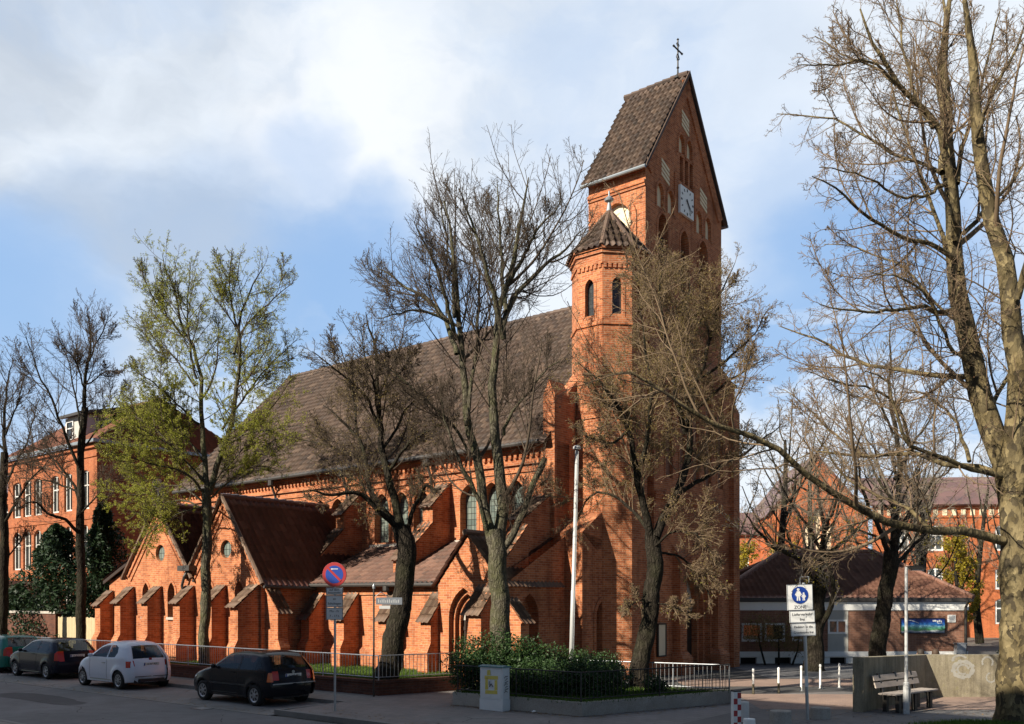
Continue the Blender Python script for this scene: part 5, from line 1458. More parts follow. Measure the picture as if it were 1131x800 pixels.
# --- T3: budding tree before the tower
tree('budding_tree', 'leaning tree with olive buds spreading in front of the clock tower', 25.0,
     ([(704, 772), (707, 735), (716, 690), (722, 640), (722, 600), (721, 585)], .25, .21),
     [([(720, 598), (708, 545, -.4), (699, 505, -.7), (690, 472, -1.0), (672, 440, -1.3), (652, 412, -1.6), (638, 400, -1.8)], .15, .012),
      ([(723, 596), (736, 562, .2), (750, 530, .4), (756, 490, .6), (758, 460, .7), (766, 425, .9), (776, 395, 1.1), (781, 355, 1.3)], .17, .015),
      ([(756, 480, .6), (748, 445, .2), (742, 400, 0), (735, 360, -.3), (730, 320, -.5), (736, 285, -.6)], .10, .012),
      ([(776, 400, 1.1), (790, 360, 1.5), (800, 320, 1.8), (812, 290, 2.0)], .07, .010),
      ([(745, 545, .4), (775, 530, .9), (805, 510, 1.3), (835, 490, 1.6), (862, 470, 1.8)], .09, .012),
      ([(757, 465, .7), (785, 440, .2), (815, 415, -.2), (846, 395, -.5)], .07, .010),
      ([(706, 540, -.4), (712, 480, -1.0), (720, 430, -1.3), (712, 380, -1.5), (705, 335, -1.7)], .09, .012),
      ([(692, 478, -1.0), (676, 490, -1.2), (655, 485, -1.5), (634, 470, -1.8)], .05, .010),
      ([(760, 450, .7), (752, 400, 1.4), (756, 350, 1.8), (762, 300, 2.0)], .07, .010),
      ([(722, 605), (742, 588, -.7), (762, 590, -1.1), (780, 602, -1.4), (794, 625, -1.6)], .05, .010),
      ([(720, 590), (695, 560, .7), (668, 545, 1.1), (645, 560, 1.5), (634, 590, 1.7)], .07, .012),
      ([(724, 610), (752, 615, .5), (775, 640, .8), (785, 668, 1.0)], .05, .012),
      ([(717, 660), (700, 668, -.4), (690, 680, -.6)], .03, .01),
      ([(719, 665), (745, 672, -.4), (768, 684, -.6)], .03, .01),
      ([(770, 420, 1), (800, 400, .9), (830, 370, .7), (850, 340, .6)], .06, .01),
      ([(735, 370, -.3), (715, 330, .2), (700, 300, .5), (690, 280, .6)], .05, .01)],
     M['bark'], M['twig_tan'], 13, .28, l1=20, l2=9, l3=5, ratios=(.5, .5, .5), trop=(.02, -.01, -.02), wander=(.12, .16, .2), rm=(.009, .005, .0038), extra=4, lmax=(1.9, 1.1, .6),
     leaves=[(58000, .034, M['olive'], lambda p, g: (p[:, 1] < 560) | (g.random(len(p)) < .45)), (9000, .042, M['spring'], lambda p, g: (p[:, 1] > 630) & (g.random(len(p)) < .35))], flare=1.2)

# --- T4: young leaves before the chapels
tree('leafing_tree', 'slender tree with fresh yellow green leaves in front of the gabled chapels', 32.0,
     ([(225, 742), (226, 690), (228, 620), (229, 560), (228, 540)], .175, .15),
     [([(228, 545), (223, 495, .2), (219, 450, .4), (216, 405, .6), (203, 372, .8), (195, 350, .9), (187, 310, 1.0), (179, 280, 1.1)], .13, .012),
      ([(229, 548), (239, 503, -.2), (246, 475, -.3), (252, 448, -.4), (259, 385, -.5), (266, 345, -.6), (277, 318, -.7), (290, 296, -.8)], .14, .012),
      ([(217, 420, .6), (212, 370, .2), (210, 330, -.1), (211, 295, -.3)], .06, .01),
      ([(258, 390, -.5), (270, 360, .2), (300, 330, .6), (325, 312, .8)], .06, .01),
      ([(262, 365, -.5), (255, 330, -1.0), (252, 300, -1.3), (256, 280, -1.5)], .05, .01),
      ([(246, 475, -.3), (270, 440, .4), (300, 400, .9), (328, 375, 1.2)], .06, .01),
      ([(228, 545), (205, 520, -.6), (180, 515, -1.0), (150, 505, -1.5), (125, 500, -1.8)], .06, .01),
      ([(226, 530), (190, 490, .5), (160, 465, 1.0), (130, 450, 1.4)], .06, .01),
      ([(221, 470, .4), (190, 440, -.4), (165, 420, -.9), (140, 410, -1.2)], .05, .01),
      ([(217, 425, .6), (190, 395, 1.1), (165, 370, 1.5), (145, 350, 1.7)], .05, .01),
      ([(241, 500, -.2), (275, 480, -.8), (305, 475, -1.2), (335, 470, -1.4)], .05, .01),
      ([(230, 555), (255, 530, .5), (285, 515, .9), (312, 520, 1.2)], .05, .01),
      ([(228, 562), (200, 555, .6), (170, 560, 1.1), (140, 575, 1.5)], .04, .01),
      ([(203, 372, .8), (175, 340, .4), (160, 310, .1), (152, 292, 0)], .05, .01),
      ([(227, 555), (200, 535, .9), (172, 540, 1.5), (140, 545, 2.0), (118, 540, 2.3)], .045, .01),
      ([(226, 535), (196, 505, -.9), (165, 480, -1.5), (138, 470, -1.9), (116, 478, -2.2)], .045, .01),
      ([(224, 510), (195, 470, .2), (170, 450, .3), (148, 440, .4)], .045, .01),
      ([(228, 560), (195, 570, -.8), (165, 590, -1.2), (150, 605, -1.4)], .035, .01),
      ([(231, 540), (262, 505, -.3), (290, 490, -.5), (318, 495, -.7)], .04, .01)],
     M['bark_green'], M['twig_br'], 14, .3, l1=19, l2=9, l3=4, ratios=(.5, .5, .5), trop=(.07, .03, .02), rm=(.009, .005, .004), extra=3, lmax=(2.2, 1.2, .65),
     leaves=[(190000, .038, M['spring'], lambda p, g: g.random(len(p)) < np.clip(.6 + (p[:, 1] - 380) / 160, .55, 1.0) * np.clip(1.1 - (p[:, 0] - 235) / 200, .7, 1))], flare=1.2)

# --- T5, T6: bare trees at the far left
tree('bare_street_tree', 'bare dark street tree rising in front of the white windowed school', 38.0,
     ([(90, 735), (90, 690), (89, 620), (89, 560), (89, 510), (94, 450)], .20, .12),
     [([(93, 455), (97, 415, .1), (100, 375, .2), (96, 338, .3)], .11, .012),
      ([(89, 590), (72, 575, -.6), (57, 570, -1.0), (38, 555, -1.4), (18, 562, -1.8)], .10, .02),
      ([(89, 560), (75, 530, .5), (55, 505, .9), (35, 492, 1.3), (10, 480, 1.6)], .08, .012),
      ([(89, 520), (72, 480, -.4), (58, 445, -.8), (42, 405, -1.2), (28, 368, -1.5)], .09, .012),
      ([(91, 480), (82, 440, .6), (75, 400, 1.0), (64, 365, 1.3)], .06, .01),
      ([(95, 440), (86, 405, -.5), (72, 385, -.9), (60, 370, -1.2)], .05, .01),
      ([(98, 400, .1), (112, 370, .6), (120, 345, .9)], .05, .01),
      ([(96, 425), (115, 412, -.4), (136, 410, -.7)], .04, .012),
      ([(90, 500), (110, 465, .5), (128, 440, .9), (140, 420, 1.1)], .05, .01),
      ([(89, 570), (108, 545, -.5), (125, 530, -.9), (140, 522, -1.2)], .05, .01),
      ([(89, 545), (68, 535, .8), (45, 530, 1.4), (20, 528, 1.8)], .06, .01)],
     M['bark'], M['twig_br'], 15, .3, l1=18, l2=8, l3=4, ratios=(.52, .5, .5), trop=(.11, .06, .03), rm=(.010, .006, .005), extra=3, lmax=(2.6, 1.4, .7), flare=1.2)
tree('bare_street_tree', 'bare street tree cut by the left edge of the picture', 42.0,
     ([(2, 730), (2, 690), (5, 610), (3, 560), (5, 500)], .24, .16),
     [([(5, 505), (6, 460), (10, 425), (14, 395)], .12, .012), ([(4, 580), (25, 545, -.6), (45, 520, -1.0), (60, 500, -1.3)], .09, .012),
      ([(4, 540), (22, 505, .6), (36, 470, 1.0), (44, 440, 1.3)], .08, .012), ([(5, 500), (-15, 470, .5), (-30, 440, .8)], .08, .012),
      ([(5, 480), (20, 440, -.6), (28, 410, -.9)], .06, .01), ([(3, 560), (-25, 530, -.5), (-50, 510, -.8)], .08, .012), ([(6, 620), (20, 600, .5), (32, 580, .9)], .05, .01)],
     M['bark'], M['twig_br'], 16, 0, l1=18, l2=8, l3=3, ratios=(.52, .5, .5), trop=(.11, .06, .03), rm=(.010, .006, .005), extra=3, lmax=(2.6, 1.4, .7), flare=1.2)

# --- T7, T8: dark trunks before the pavilion
tree('pollard_tree', 'dark forked tree with curving low limb in front of the pavilion', 35.0,
     ([(899, 741), (900, 700), (903, 665), (907, 635)], .36, .26),
     [([(904, 655), (893, 628, -.6), (880, 614, -1.0), (852, 599, -1.6), (836, 583, -2.0), (822, 566, -2.3)], .17, .02),
      ([(901, 700), (913, 682, -.3), (920, 660, -.5), (916, 630, -.6), (908, 600, -.8)], .15, .06),
      ([(907, 638), (909, 610), (910, 575, .3), (904, 545, .5), (900, 510, .8)], .15, .015),
      ([(908, 628), (923, 606, .5), (940, 588, .9), (955, 572, 1.3), (975, 550, 1.6)], .11, .012),
      ([(907, 610, -.8), (890, 580, -1.4), (874, 555, -1.8), (860, 520, -2.1)], .09, .012),
      ([(909, 600), (925, 560, -.9), (938, 525, -1.4), (944, 490, -1.7)], .09, .012),
      ([(906, 620), (925, 600, -1.2), (950, 600, -1.8), (968, 612, -2.2)], .07, .012),
      ([(880, 614, -1), (868, 585, -.5), (850, 560, 0), (838, 530, .3)], .07, .012)],
     M['bark'], M['twig_grey'], 17, 0, l1=13, l2=7, l3=4, ratios=(.45, .46, .45), trop=(.02, .0, -.02), wander=(.13, .16, .2), rm=(.011, .006, .005), extra=2, lmax=(2.4, 1.1, .55),
     leaves=[(2600, .05, M['yellow'], lambda p, g: p[:, 1] > 570)], flare=1.25)
tree('leaning_tree', 'dark tree leaning right behind the concrete wall and bench', 33.0,
     ([(966, 752), (970, 712), (977, 665), (983, 625), (985, 608)], .30, .25),
     [([(984, 615), (972, 585, -.5), (960, 560, -.9), (950, 530, -1.3), (945, 495, -1.6)], .13, .015),
      ([(985, 612), (988, 570, .2), (990, 530, .4), (986, 490, .5), (984, 450, .6), (985, 400, .7), (984, 355, .8)], .16, .015),
      ([(983, 628), (1000, 612, .5), (1016, 596, .8), (1035, 588, 1.1), (1056, 592, 1.4)], .12, .02),
      ([(986, 600), (1010, 560, -.5), (1030, 530, -.9), (1048, 500, -1.2)], .10, .012),
      ([(988, 560), (965, 520, .8), (945, 480, 1.3), (930, 450, 1.6)], .08, .012),
      ([(988, 530), (1010, 490, .8), (1030, 460, 1.3), (1040, 420, 1.6)], .08, .012),
      ([(986, 480), (970, 440, -.6), (958, 400, -1.0), (950, 370, -1.2)], .06, .01),
      ([(985, 600), (960, 590, 1.0), (935, 585, 1.6), (912, 592, 2.0)], .08, .012)],
     M['bark'], M['twig_grey'], 18, 0, l1=13, l2=7, l3=4, ratios=(.42, .46, .45), trop=(.06, .02, .0), wander=(.12, .16, .2), rm=(.011, .006, .005), extra=2, lmax=(2.3, 1.1, .55),
     leaves=[(3200, .06, M['yellow'], lambda p, g: p[:, 1] > 560)], flare=1.25)

# --- T9: the big plane at the right edge
D = M['plane']
tree('plane_tree', 'huge plane tree with peeling yellowish bark at the right edge', 19.9,
     ([(1124, 808), (1124, 745), (1124, 680), (1122, 620), (1121, 570), (1119, 525)], .41, .27),
     [([(1122, 610), (1117, 555, 0), (1104, 490, .1), (1092, 455, .2), (1080, 408, .2), (1073, 375, .3), (1064, 335, .3), (1059, 300, .4), (1057, 225, .5), (1056, 150, .6), (1054, 75, .7), (1050, -10, .8)], .37, .05),
      ([(1124, 610), (1125, 555, -.15), (1129, 490, -.4), (1133, 430, -.6), (1131, 380, -.8), (1122, 335, -.9), (1113, 285, -.9), (1096, 235, -1.0), (1080, 165, -1.1), (1076, 80, -1.2), (1064, -10, -1.4)], .36, .05),
      ([(1057, 262, .4), (1048, 215, .1), (1036, 169, -.1), (1029, 143, -.2), (1003, 105, -.5), (985, 80, -.7), (968, 58, -.9), (950, 10, -1.1)], .12, .02),
      ([(1041, 190), (1040, 140, .6), (1036, 75, .9), (1041, -10, 1.2)], .10, .03),
      ([(1122, 330, -.9), (1140, 270, -1.4), (1150, 200, -1.7), (1150, 120, -2.0)], .10, .02),
      ([(1054, 283, .4), (1030, 268, -.3), (1002, 259, -.8), (970, 240, -1.3), (942, 225, -1.7), (918, 205, -2.1), (897, 195, -2.4)], .07, .012),
      ([(1050, 205), (1036, 186, .6), (1010, 174, 1.0), (984, 165, 1.4), (955, 150, 1.8), (927, 134, 2.2), (890, 130, 2.6), (858, 126, 3.0)], .06, .012),
      ([(1066, 345, .3), (1056, 338, -.1), (1022, 335, -.6), (984, 340, -1.1), (944, 344, -1.6), (905, 336, -2.0)], .07, .012),
      ([(1082, 418, .2), (1068, 414, .6), (1042, 410, 1.0), (1010, 408, 1.5), (960, 400, 2.2), (930, 390, 2.6), (905, 376, 2.9), (860, 360, 3.4)], .09, .012),
      ([(1116, 596), (1098, 592, -.2), (1060, 590, -.6), (1020, 586, -.9), (982, 578, -1.2), (944, 562, -1.6), (902, 538, -2.0), (862, 500, -2.4), (805, 478, -2.9), (772, 469, -3.2), (756, 453, -3.3), (725, 424, -3.6), (690, 411, -3.9), (660, 416, -4.1)], .13, .012),
      ([(1110, 524), (1085, 514, .4), (1050, 512, .8), (1012, 504, 1.3), (956, 506, 2.0), (905, 500, 2.6), (870, 510, 3.0)], .09, .012),
      ([(1108, 530), (1070, 515, -.5), (1036, 505, -.9), (1005, 494, -1.3), (990, 470, -1.5), (984, 440, -1.6), (976, 420, -1.7), (955, 410, -1.9)], .08, .012),
      ([(1078, 405, .2), (1050, 390, -.5), (1035, 360, -.9), (1022, 330, -1.2), (1000, 310, -1.5), (960, 300, -1.9)], .06, .012),
      ([(1066, 258, .4), (1085, 230, .9), (1110, 205, 1.3), (1131, 180, 1.6), (1160, 150, 2.0)], .07, .012),
      ([(1090, 455, .2), (1115, 410, .7), (1131, 380, 1.1), (1150, 340, 1.5)], .07, .012),
      ([(1060, 300, .4), (1040, 240, 1.2), (1015, 200, 1.8), (990, 130, 2.4), (975, 60, 2.9)], .07, .012),
      ([(1057, 200, .5), (1070, 140, 1.2), (1090, 80, 1.7), (1105, 10, 2.1)], .07, .015),
      ([(1080, 150, -1.1), (1100, 100, -1.6), (1120, 60, -1.9), (1140, 10, -2.2)], .06, .012),
      ([(1029, 143, -.2), (1010, 110, .4), (1000, 60, .8), (990, 0, 1.1)], .06, .012),
      ([(1003, 105, -.5), (970, 75, -.2), (935, 60, .1), (900, 40, .4)], .04, .01),
      ([(1044, 200, .1), (1020, 215, -.8), (990, 215, -1.3), (950, 195, -1.8), (905, 185, -2.2)], .05, .01),
      ([(1071, 370, .3), (1045, 345, 1.0), (1005, 300, 1.6), (960, 280, 2.1), (910, 270, 2.6)], .05, .01),
      ([(1030, 587, -.8), (1000, 560, -.2), (965, 545, .3), (930, 520, .7), (895, 470, 1.0)], .06, .01),
      ([(956, 506, 2.0), (930, 480, 2.6), (895, 450, 3.0), (865, 430, 3.4)], .045, .01),
      ([(1012, 504, 1.3), (1000, 460, .6), (970, 430, .1), (930, 425, -.4), (890, 410, -.9)], .05, .01),
      ([(1072, 512), (1060, 470, .8), (1030, 440, 1.4), (1000, 430, 2.0)], .06, .01),
      ([(1000, 105, -.5), (960, 70, -1.1), (920, 75, -1.5), (880, 72, -1.9)], .04, .01)],
     M['plane'], M['twig_tan'], 19, 0, l1=17, l2=8, l3=4, ratios=(.42, .46, .48), trop=(.02, .0, -.02), wander=(.17, .21, .24), rm=(.008, .0045, .0032), extra=3, lmax=(2.3, 1.1, .45),
     tmin=.18, balls=420, flare=1.32)

# --- background trees: bare crowns behind the plaza and shrubs between
def back_tree(seed, x, y, h, label, twig='twig_light', leaves=None, name='background_tree', r=.26, group=None, spread=.34, dens=10):
    g = np.random.default_rng(seed); root = empty(name, (x, y, 0), label=label, cat='tree', group=group)
    tp_ = [Vector((0, 0, -.1)), Vector((g.normal(0, .15), g.normal(0, .15), h * .2)), Vector((g.normal(0, .3), g.normal(0, .3), h * .5)), Vector((g.normal(0, .4), g.normal(0, .4), h * .66))]
    TP, tl = resample(tp_, 16); TR = np.linspace(r, .07, 16)
    P0, R0, L0 = grow(g, TP[None], TR[None], np.array([h]), dens + 4, .22, 1.0, (22, 60), spread + .06, 12, .08, .11, .55, .02, .25, lpow=.35, cap=.014)
    V1, F1 = tubes(TP[None], TR[None], 10); V2, F2 = tubes(P0, R0, 6)
    mesh_np('trunk', np.concatenate([V1, V2]), np.concatenate([F1, F2 + len(V1)]), M['bark'], root, smooth=True)
    P1, R1, L1 = grow(g, P0, R0, L0, 9, .15, 1, (28, 60), .42, 7, .12, .06, .55, .013, .4, lmax=2.4)
    P2, R2, L2 = grow(g, P1, R1, L1, 7, .15, 1, (25, 60), .46, 5, .16, .03, .6, .008, .5, lmax=1.2)
    P3, R3, L3 = grow(g, P2, R2, L2, 3, .2, 1, (25, 60), .5, 3, .16, .0, .7, .006, .6, lmax=.6)
    Vs, Fs, off = [], [], 0
    for P, Rr, s in ((P1, R1, 4), (P2, R2, 3), (P3, R3, 3)):
        V, F = tubes(P, Rr, s); Vs.append(V); Fs.append(F + off); off += len(V)
    mesh_np('crown', np.concatenate(Vs), np.concatenate(Fs), M[twig], root)
    if leaves:
        C = along(g, P3, leaves[0], .2, 1, .08); V, F = leaf_quads(g, C, leaves[1]); mesh_np('leaves', V, F, M[leaves[2]], root)
    return root
back_tree(31, 13.6, 46, 16.5, 'tall bare grey tree directly behind the right edge of the tower', r=.3)
back_tree(32, 17.5, 53, 17.0, 'bare spreading tree behind the left end of the pavilion', r=.3)
back_tree(33, 22.5, 50, 15.0, 'bare tree behind the pavilion roof ridge', r=.3)
back_tree(34, 24.0, 58, 18.5, 'tallest bare tree in front of the orange gable', r=.3, dens=7)
back_tree(35, 31.0, 60, 15.5, 'bare tree before the white windowed orange wing', r=.28, dens=6)
back_tree(41, 18.8, 44.5, 14.0, 'bare pale tree close behind the forked trunk', r=.24, dens=12)
back_tree(42, 27.0, 48, 14.5, 'bare pale tree behind the leaning dark trunk', r=.26, dens=12)
back_tree(43, 16.0, 66, 18.0, 'far bare tree showing between tower and forked tree', r=.3, dens=12)
back_tree(44, 29.5, 66, 19.0, 'far bare tree rising over the orange wing roof', r=.3, dens=12)
back_tree(36, 14.5, 58, 8.5, 'small tree with yellow leaves beside the tower foot', leaves=(9000, .13, 'yellow'), r=.16)
back_tree(37, 18.5, 61, 8.0, 'yellow green shrub tree left of the forked trunk', leaves=(9000, .13, 'yellow'), r=.15)
back_tree(38, 27.5, 56, 8.5, 'yellow leaved tree above the pavilion roof', leaves=(8000, .13, 'yellow'), r=.16)
back_tree(39, 31.8, 57, 6.0, 'yellow shrub at the right end of the pavilion roof', leaves=(7000, .13, 'yellow'), r=.12)
back_tree(40, -52, 88, 13, 'dark distant tree left of the school wing', r=.3)

def foliage_mass(name, label, cat, loc, lobes, n, size, mat, seed, stem=True, up=.6, group=None):
    """leafy plant: many leaf faces spread through uneven lobes round a few stems"""
    g = np.random.default_rng(seed); root = empty(name, loc, label=label, cat=cat, group=group)
    C = []
    w = np.array([l[3] * l[4] * l[5] for l in lobes]) ** .8; w /= w.sum()
    for l, k in zip(lobes, (w * n).astype(int)):
        d = norm(g.normal(size=(k, 3))); rr = g.random((k, 1)) ** .38
        bump = 1 + .22 * np.sin(d[:, 0:1] * 7 + l[0] * 3) * np.sin(d[:, 1:2] * 6 + l[1]) + .15 * np.sin(d[:, 2:3] * 9)
        q = d * rr * bump * np.array(l[3:6]) + np.array(l[:3]); C.append(q)
    C = np.concatenate(C); C = C[C[:, 2] > .02]
    V, F = leaf_quads(g, C, size, .4, up, .55); mesh_np('foliage', V, F, mat, root)
    if stem:
        m = MB()
        for l in lobes: m.tube([(l[0] * .6, l[1] * .6, -.1), (l[0] * .9, l[1] * .9, l[2] * .6), (l[0], l[1], l[2] + l[5] * .5)], [.05, .035, .012], 6)
        m.build('stems', M['bark'], root, uvs=False)
    return root
# conifers before the school
def conifer(x, y, h, r, seed, label):
    g = np.random.default_rng(seed); root = empty('yew_tree', (x, y, 0), label=label, cat='tree')
    n = 15000; t = g.random(n) ** .8; a = g.uniform(0, 2 * np.pi, n)
    k = 1 + .25 * np.sin(a * 5 + t * 17) + .2 * np.sin(t * 40 + a * 2)
    k = k * (1 + .35 * np.sin(a * 3 + seed + t * 6)); rr = r * (1 - t) ** .55 * np.sqrt(g.random(n)) * k + .05
    C = np.stack([rr * np.cos(a), rr * np.sin(a), .2 + t * (h - .2) - rr * .25], 1)
    V, F = leaf_quads(g, C, .22, .4, -.4, .35); mesh_np('foliage', V, F, M['yew'], root)
    MB().tube([(0, 0, -.1), (0, 0, h * .9)], [.16, .03], 8).build('trunk', M['bark'], root)
cp_ = pix(62, 664, 46); conifer(cp_.x, cp_.y, 6.6, 2.6, 51, 'broad dark yew before the white school windows')
cp_ = pix(113, 664, 45); conifer(cp_.x, cp_.y, 7.6, 1.5, 52, 'narrow dark conifer against the shaded school wall')
cp_ = pix(20, 664, 50); conifer(cp_.x, cp_.y, 3.6, 1.6, 53, 'low dark conifer under the school porch canopy')
# shrubs on the raised bed
bd = lambda px, Y: (pix(px, 664, Y).x, Y, .28)
foliage_mass('evergreen_shrub', 'big dark evergreen shrub behind the grey cabinet', 'shrub', bd(535, 24.2), [(-.4, 0, .72, .62, .6, .72), (.3, .1, .8, .7, .6, .74), (.9, -.2, .74, .6, .55, .68), (0, -.35, .5, .9, .4, .5)], 17000, .065, M['hedge'], 61)
foliage_mass('evergreen_shrub', 'rounded evergreen shrub in the middle of the bed', 'shrub', bd(592, 24.0), [(-.2, 0, .72, .62, .55, .68), (.4, -.1, .64, .6, .5, .6), (0, -.8, .45, .7, .5, .48)], 13000, .065, M['hedge'], 62)
foliage_mass('evergreen_shrub', 'low spreading evergreen shrub at the corner of the bed', 'shrub', bd(642, 22.9), [(-.5, -.1, .42, .65, .5, .48), (.1, -.1, .46, .65, .6, .50), (.7, .25, .42, .6, .5, .46)], 13000, .06, M['hedge'], 63)
foliage_mass('evergreen_shrub', 'low evergreen shrub under the flagpole', 'shrub', bd(655, 24.6), [(-.4, 0, .55, .6, .5, .55), (.3, 0, .5, .6, .5, .5)], 8000, .06, M['hedge'], 64)
foliage_mass('small_shrub', 'small dark bush at the foot of the leaning tower tree', 'shrub', bd(722, 23.6), [(0, 0, .22, .3, .3, .3), (.2, .1, .15, .25, .2, .2)], 2600, .05, M['hedge'], 65)
foliage_mass('garden_shrub', 'olive shrub in front of the pavilion windows', 'shrub', (11.2, 38.0, 0), [(0, 0, 1.3, 1.1, .6, .8), (.9, .1, 1.0, .8, .5, .7), (-.9, 0, 1.5, .8, .5, .7)], 4200, .07, M['olive'], 66)
foliage_mass('garden_shrub', 'dark shrub by the grey side wall of the pavilion', 'shrub', (21.0, 37.6, 0), [(0, 0, .5, .8, .5, .5), (.9, .1, .5, .7, .5, .5)], 5000, .06, M['hedge'], 67)
# daffodils in the bed
g = np.random.default_rng(5)
# grass on the bed
BED = [Vector((-1.55, 23.6, 0)), Vector((1.64, 21.15, 0)), Vector((5.9, 24.0, 0)), Vector((-.9, 27.6, 0))]
m = MB(); m.add([p + Vector((0, 0, .27)) for p in BED], [(0, 1, 2, 3)]); tag(m.build('bed_soil', M['soil']), kind='structure')
gb = scatter_poly(BED, 16000); V, F = blades(np.c_[gb, np.full(len(gb), .27)], .05, .14)
tag(mesh_np('bed_grass', V, F, M['grass']), 'bright green grass on the raised bed under the tower tree', 'grass', kind='stuff')

# ================================================================== fences and low walls
def bar_fence(name, label, pts, z0, h, post=2.0, bar=.115, mat='galv', br=.008, gap=.08, group=None):
    root = empty(name, (pts[0].x, pts[0].y, 0), label=label, cat='fence', group=group)
    o = Vector((pts[0].x, pts[0].y, 0))
    for a, b in zip(pts[:-1], pts[1:]):
        a = Vector((a.x, a.y, 0)) - o; b = Vector((b.x, b.y, 0)) - o; L_ = (b - a).length; d = (b - a) / L_; k = max(1, round(L_ / post))
        for i in range(k):
            p, q = a + d * (L_ * i / k), a + d * (L_ * (i + 1) / k)
            MB().tube([p + Vector((0, 0, z0 - .1)), p + Vector((0, 0, z0 + h + .01))], .021, 7).build('post', M[mat], root, uvs=False)
            r = MB(); r.tube([p + Vector((0, 0, z0 + h)), q + Vector((0, 0, z0 + h))], .018, 6); r.tube([p + Vector((0, 0, z0 + gap)), q + Vector((0, 0, z0 + gap))], .013, 6); r.build('rail', M[mat], root, uvs=False)
            n = int((q - p).length / bar); m = MB()
            for j in range(1, n): c = p + d * ((q - p).length * j / n); m.tube([c + Vector((0, 0, z0 + gap)), c + Vector((0, 0, z0 + h))], br, 4, cap=False)
            m.build('bar_panel', M[mat], root, uvs=False)
    MB().tube([b + Vector((0, 0, z0 - .1)), b + Vector((0, 0, z0 + h + .01))], .021, 7).build('post', M[mat], root, uvs=False)
    return root
def ribbon(mb, pts, th, z0, z1):
    """wall along a polyline, thickness th to the left"""
    n = len(pts); offs = []
    for i in range(n):
        d1 = (pts[i] - pts[i - 1]).normalized() if i else None; d2 = (pts[i + 1] - pts[i]).normalized() if i < n - 1 else None
        nn = Vector((0, 0, 0))
        for d in (d1, d2):
            if d: nn += Vector((-d.y, d.x, 0))
        nn.normalize(); c = nn.dot(Vector((-(d2 or d1).y, (d2 or d1).x, 0))); offs.append(nn * th / c)
    for i in range(n - 1):
        a, b = pts[i], pts[i + 1]
        P = [a, b, b + offs[i + 1], a + offs[i]]
        v = [Vector((p.x, p.y, z)) for z in (z0, z1) for p in P]
        f = [(0, 1, 5, 4), (2, 3, 7, 6), (4, 5, 6, 7)]
        if i == 0: f.append((3, 0, 4, 7))
        if i == n - 2: f.append((1, 2, 6, 5))
        mb.add(v, f)
lw = empty('low_brick_wall', uv(19.05, 17.8), 0, label='knee high dark brick wall with coping under the church fence', cat='wall')
o_ = lw.location
LWP = [uv(46, 17.8) - o_, uv(19.05, 17.8) - o_, uv(18.32, 20.5) - o_]
m = MB(); ribbon(m, LWP, .24, -.1, .35); m.build('wall', M['brick_low'], lw)
m = MB(); P2 = [LWP[0] + (uv(0, -.03)), LWP[1] + uv(-.03, -.03), LWP[2] + uv(-.03, .0)]; ribbon(m, P2, .30, .35, .43); m.build('coping', M['brick_low'], lw)
FP = [uv(46, 17.92), uv(19.17, 17.92), uv(18.46, 20.5)]
bar_fence('railing_fence', 'long grey steel railing standing on the low brick church wall', FP, .43, .70, post=2.4, bar=.125)
# hedge bed kerb wall and fence
bw = empty('bed_wall', (BED[1].x, BED[1].y, 0), 0, label='low grey stone wall round the raised shrub bed', cat='wall'); o_ = Vector((BED[1].x, BED[1].y, 0))
m = MB(); ribbon(m, [BED[3] - o_, BED[0] - o_, BED[1] - o_, BED[2] - o_], .2, -.1, .32); m.build('wall', M['concrete_drum'], bw)
m = MB(); ribbon(m, [BED[2] - o_, BED[3] - o_], .15, -.1, .30); m.build('rear_kerb', M['concrete_drum'], bw)
ins = lambda p, q, t: p.lerp(q, t)
cen = sum(BED, Vector((0, 0, 0))) / 4
IB = [p + (cen - p).normalized() * .14 for p in BED]
bar_fence('railing_fence', 'dark steel railing along the front of the raised shrub bed', [IB[0], IB[1], IB[2]], .32, .70, post=2.0, bar=.12, mat='iron')
bar_fence('railing_fence', 'pale steel railing along the back of the raised shrub bed', [IB[2], IB[2].lerp(IB[3], .62)], .30, .70, post=1.6, bar=.11, mat='galv', br=.0065)
# wooden boards and the brick yard wall at the far left
wf = empty('board_fence', uv(39.6, 20.7), AXROT, label='pale upright wooden board fence left of the church', cat='fence')
for i in range(34):
    pass
m = MB()
for i in range(34): m.box(-.02 - (i + 1) * .15 + .008, -.02 - i * .15 - .006, -.012, .012, .05, 1.93 + .02 * math.sin(i * 2.3))
m.build('board_panel', M['wood_board'], wf)
for x in (-.1, -1.8, -3.5, -5.05): MB().box(x - .05, x + .05, .015, .1, -.05, 1.9).build('post', M['wood_board'], wf)
m = MB(); m.box(-5.1, 0, .015, .06, .35, .45); m.box(-5.1, 0, .015, .06, 1.5, 1.6); m.build('rail', M['wood_board'], wf)
yw = empty('yard_wall', uv(44.8, 20.6), AXROT, label='dark brick yard wall with flat coping at the far left', cat='wall')
MB().box(-14, 0, 0, .3, -.1, 2.08).build('wall', M['brick_low'], yw); MB().box(-14.05, .05, -.06, .36, 2.08, 2.2).build('coping', M['stone'], yw)
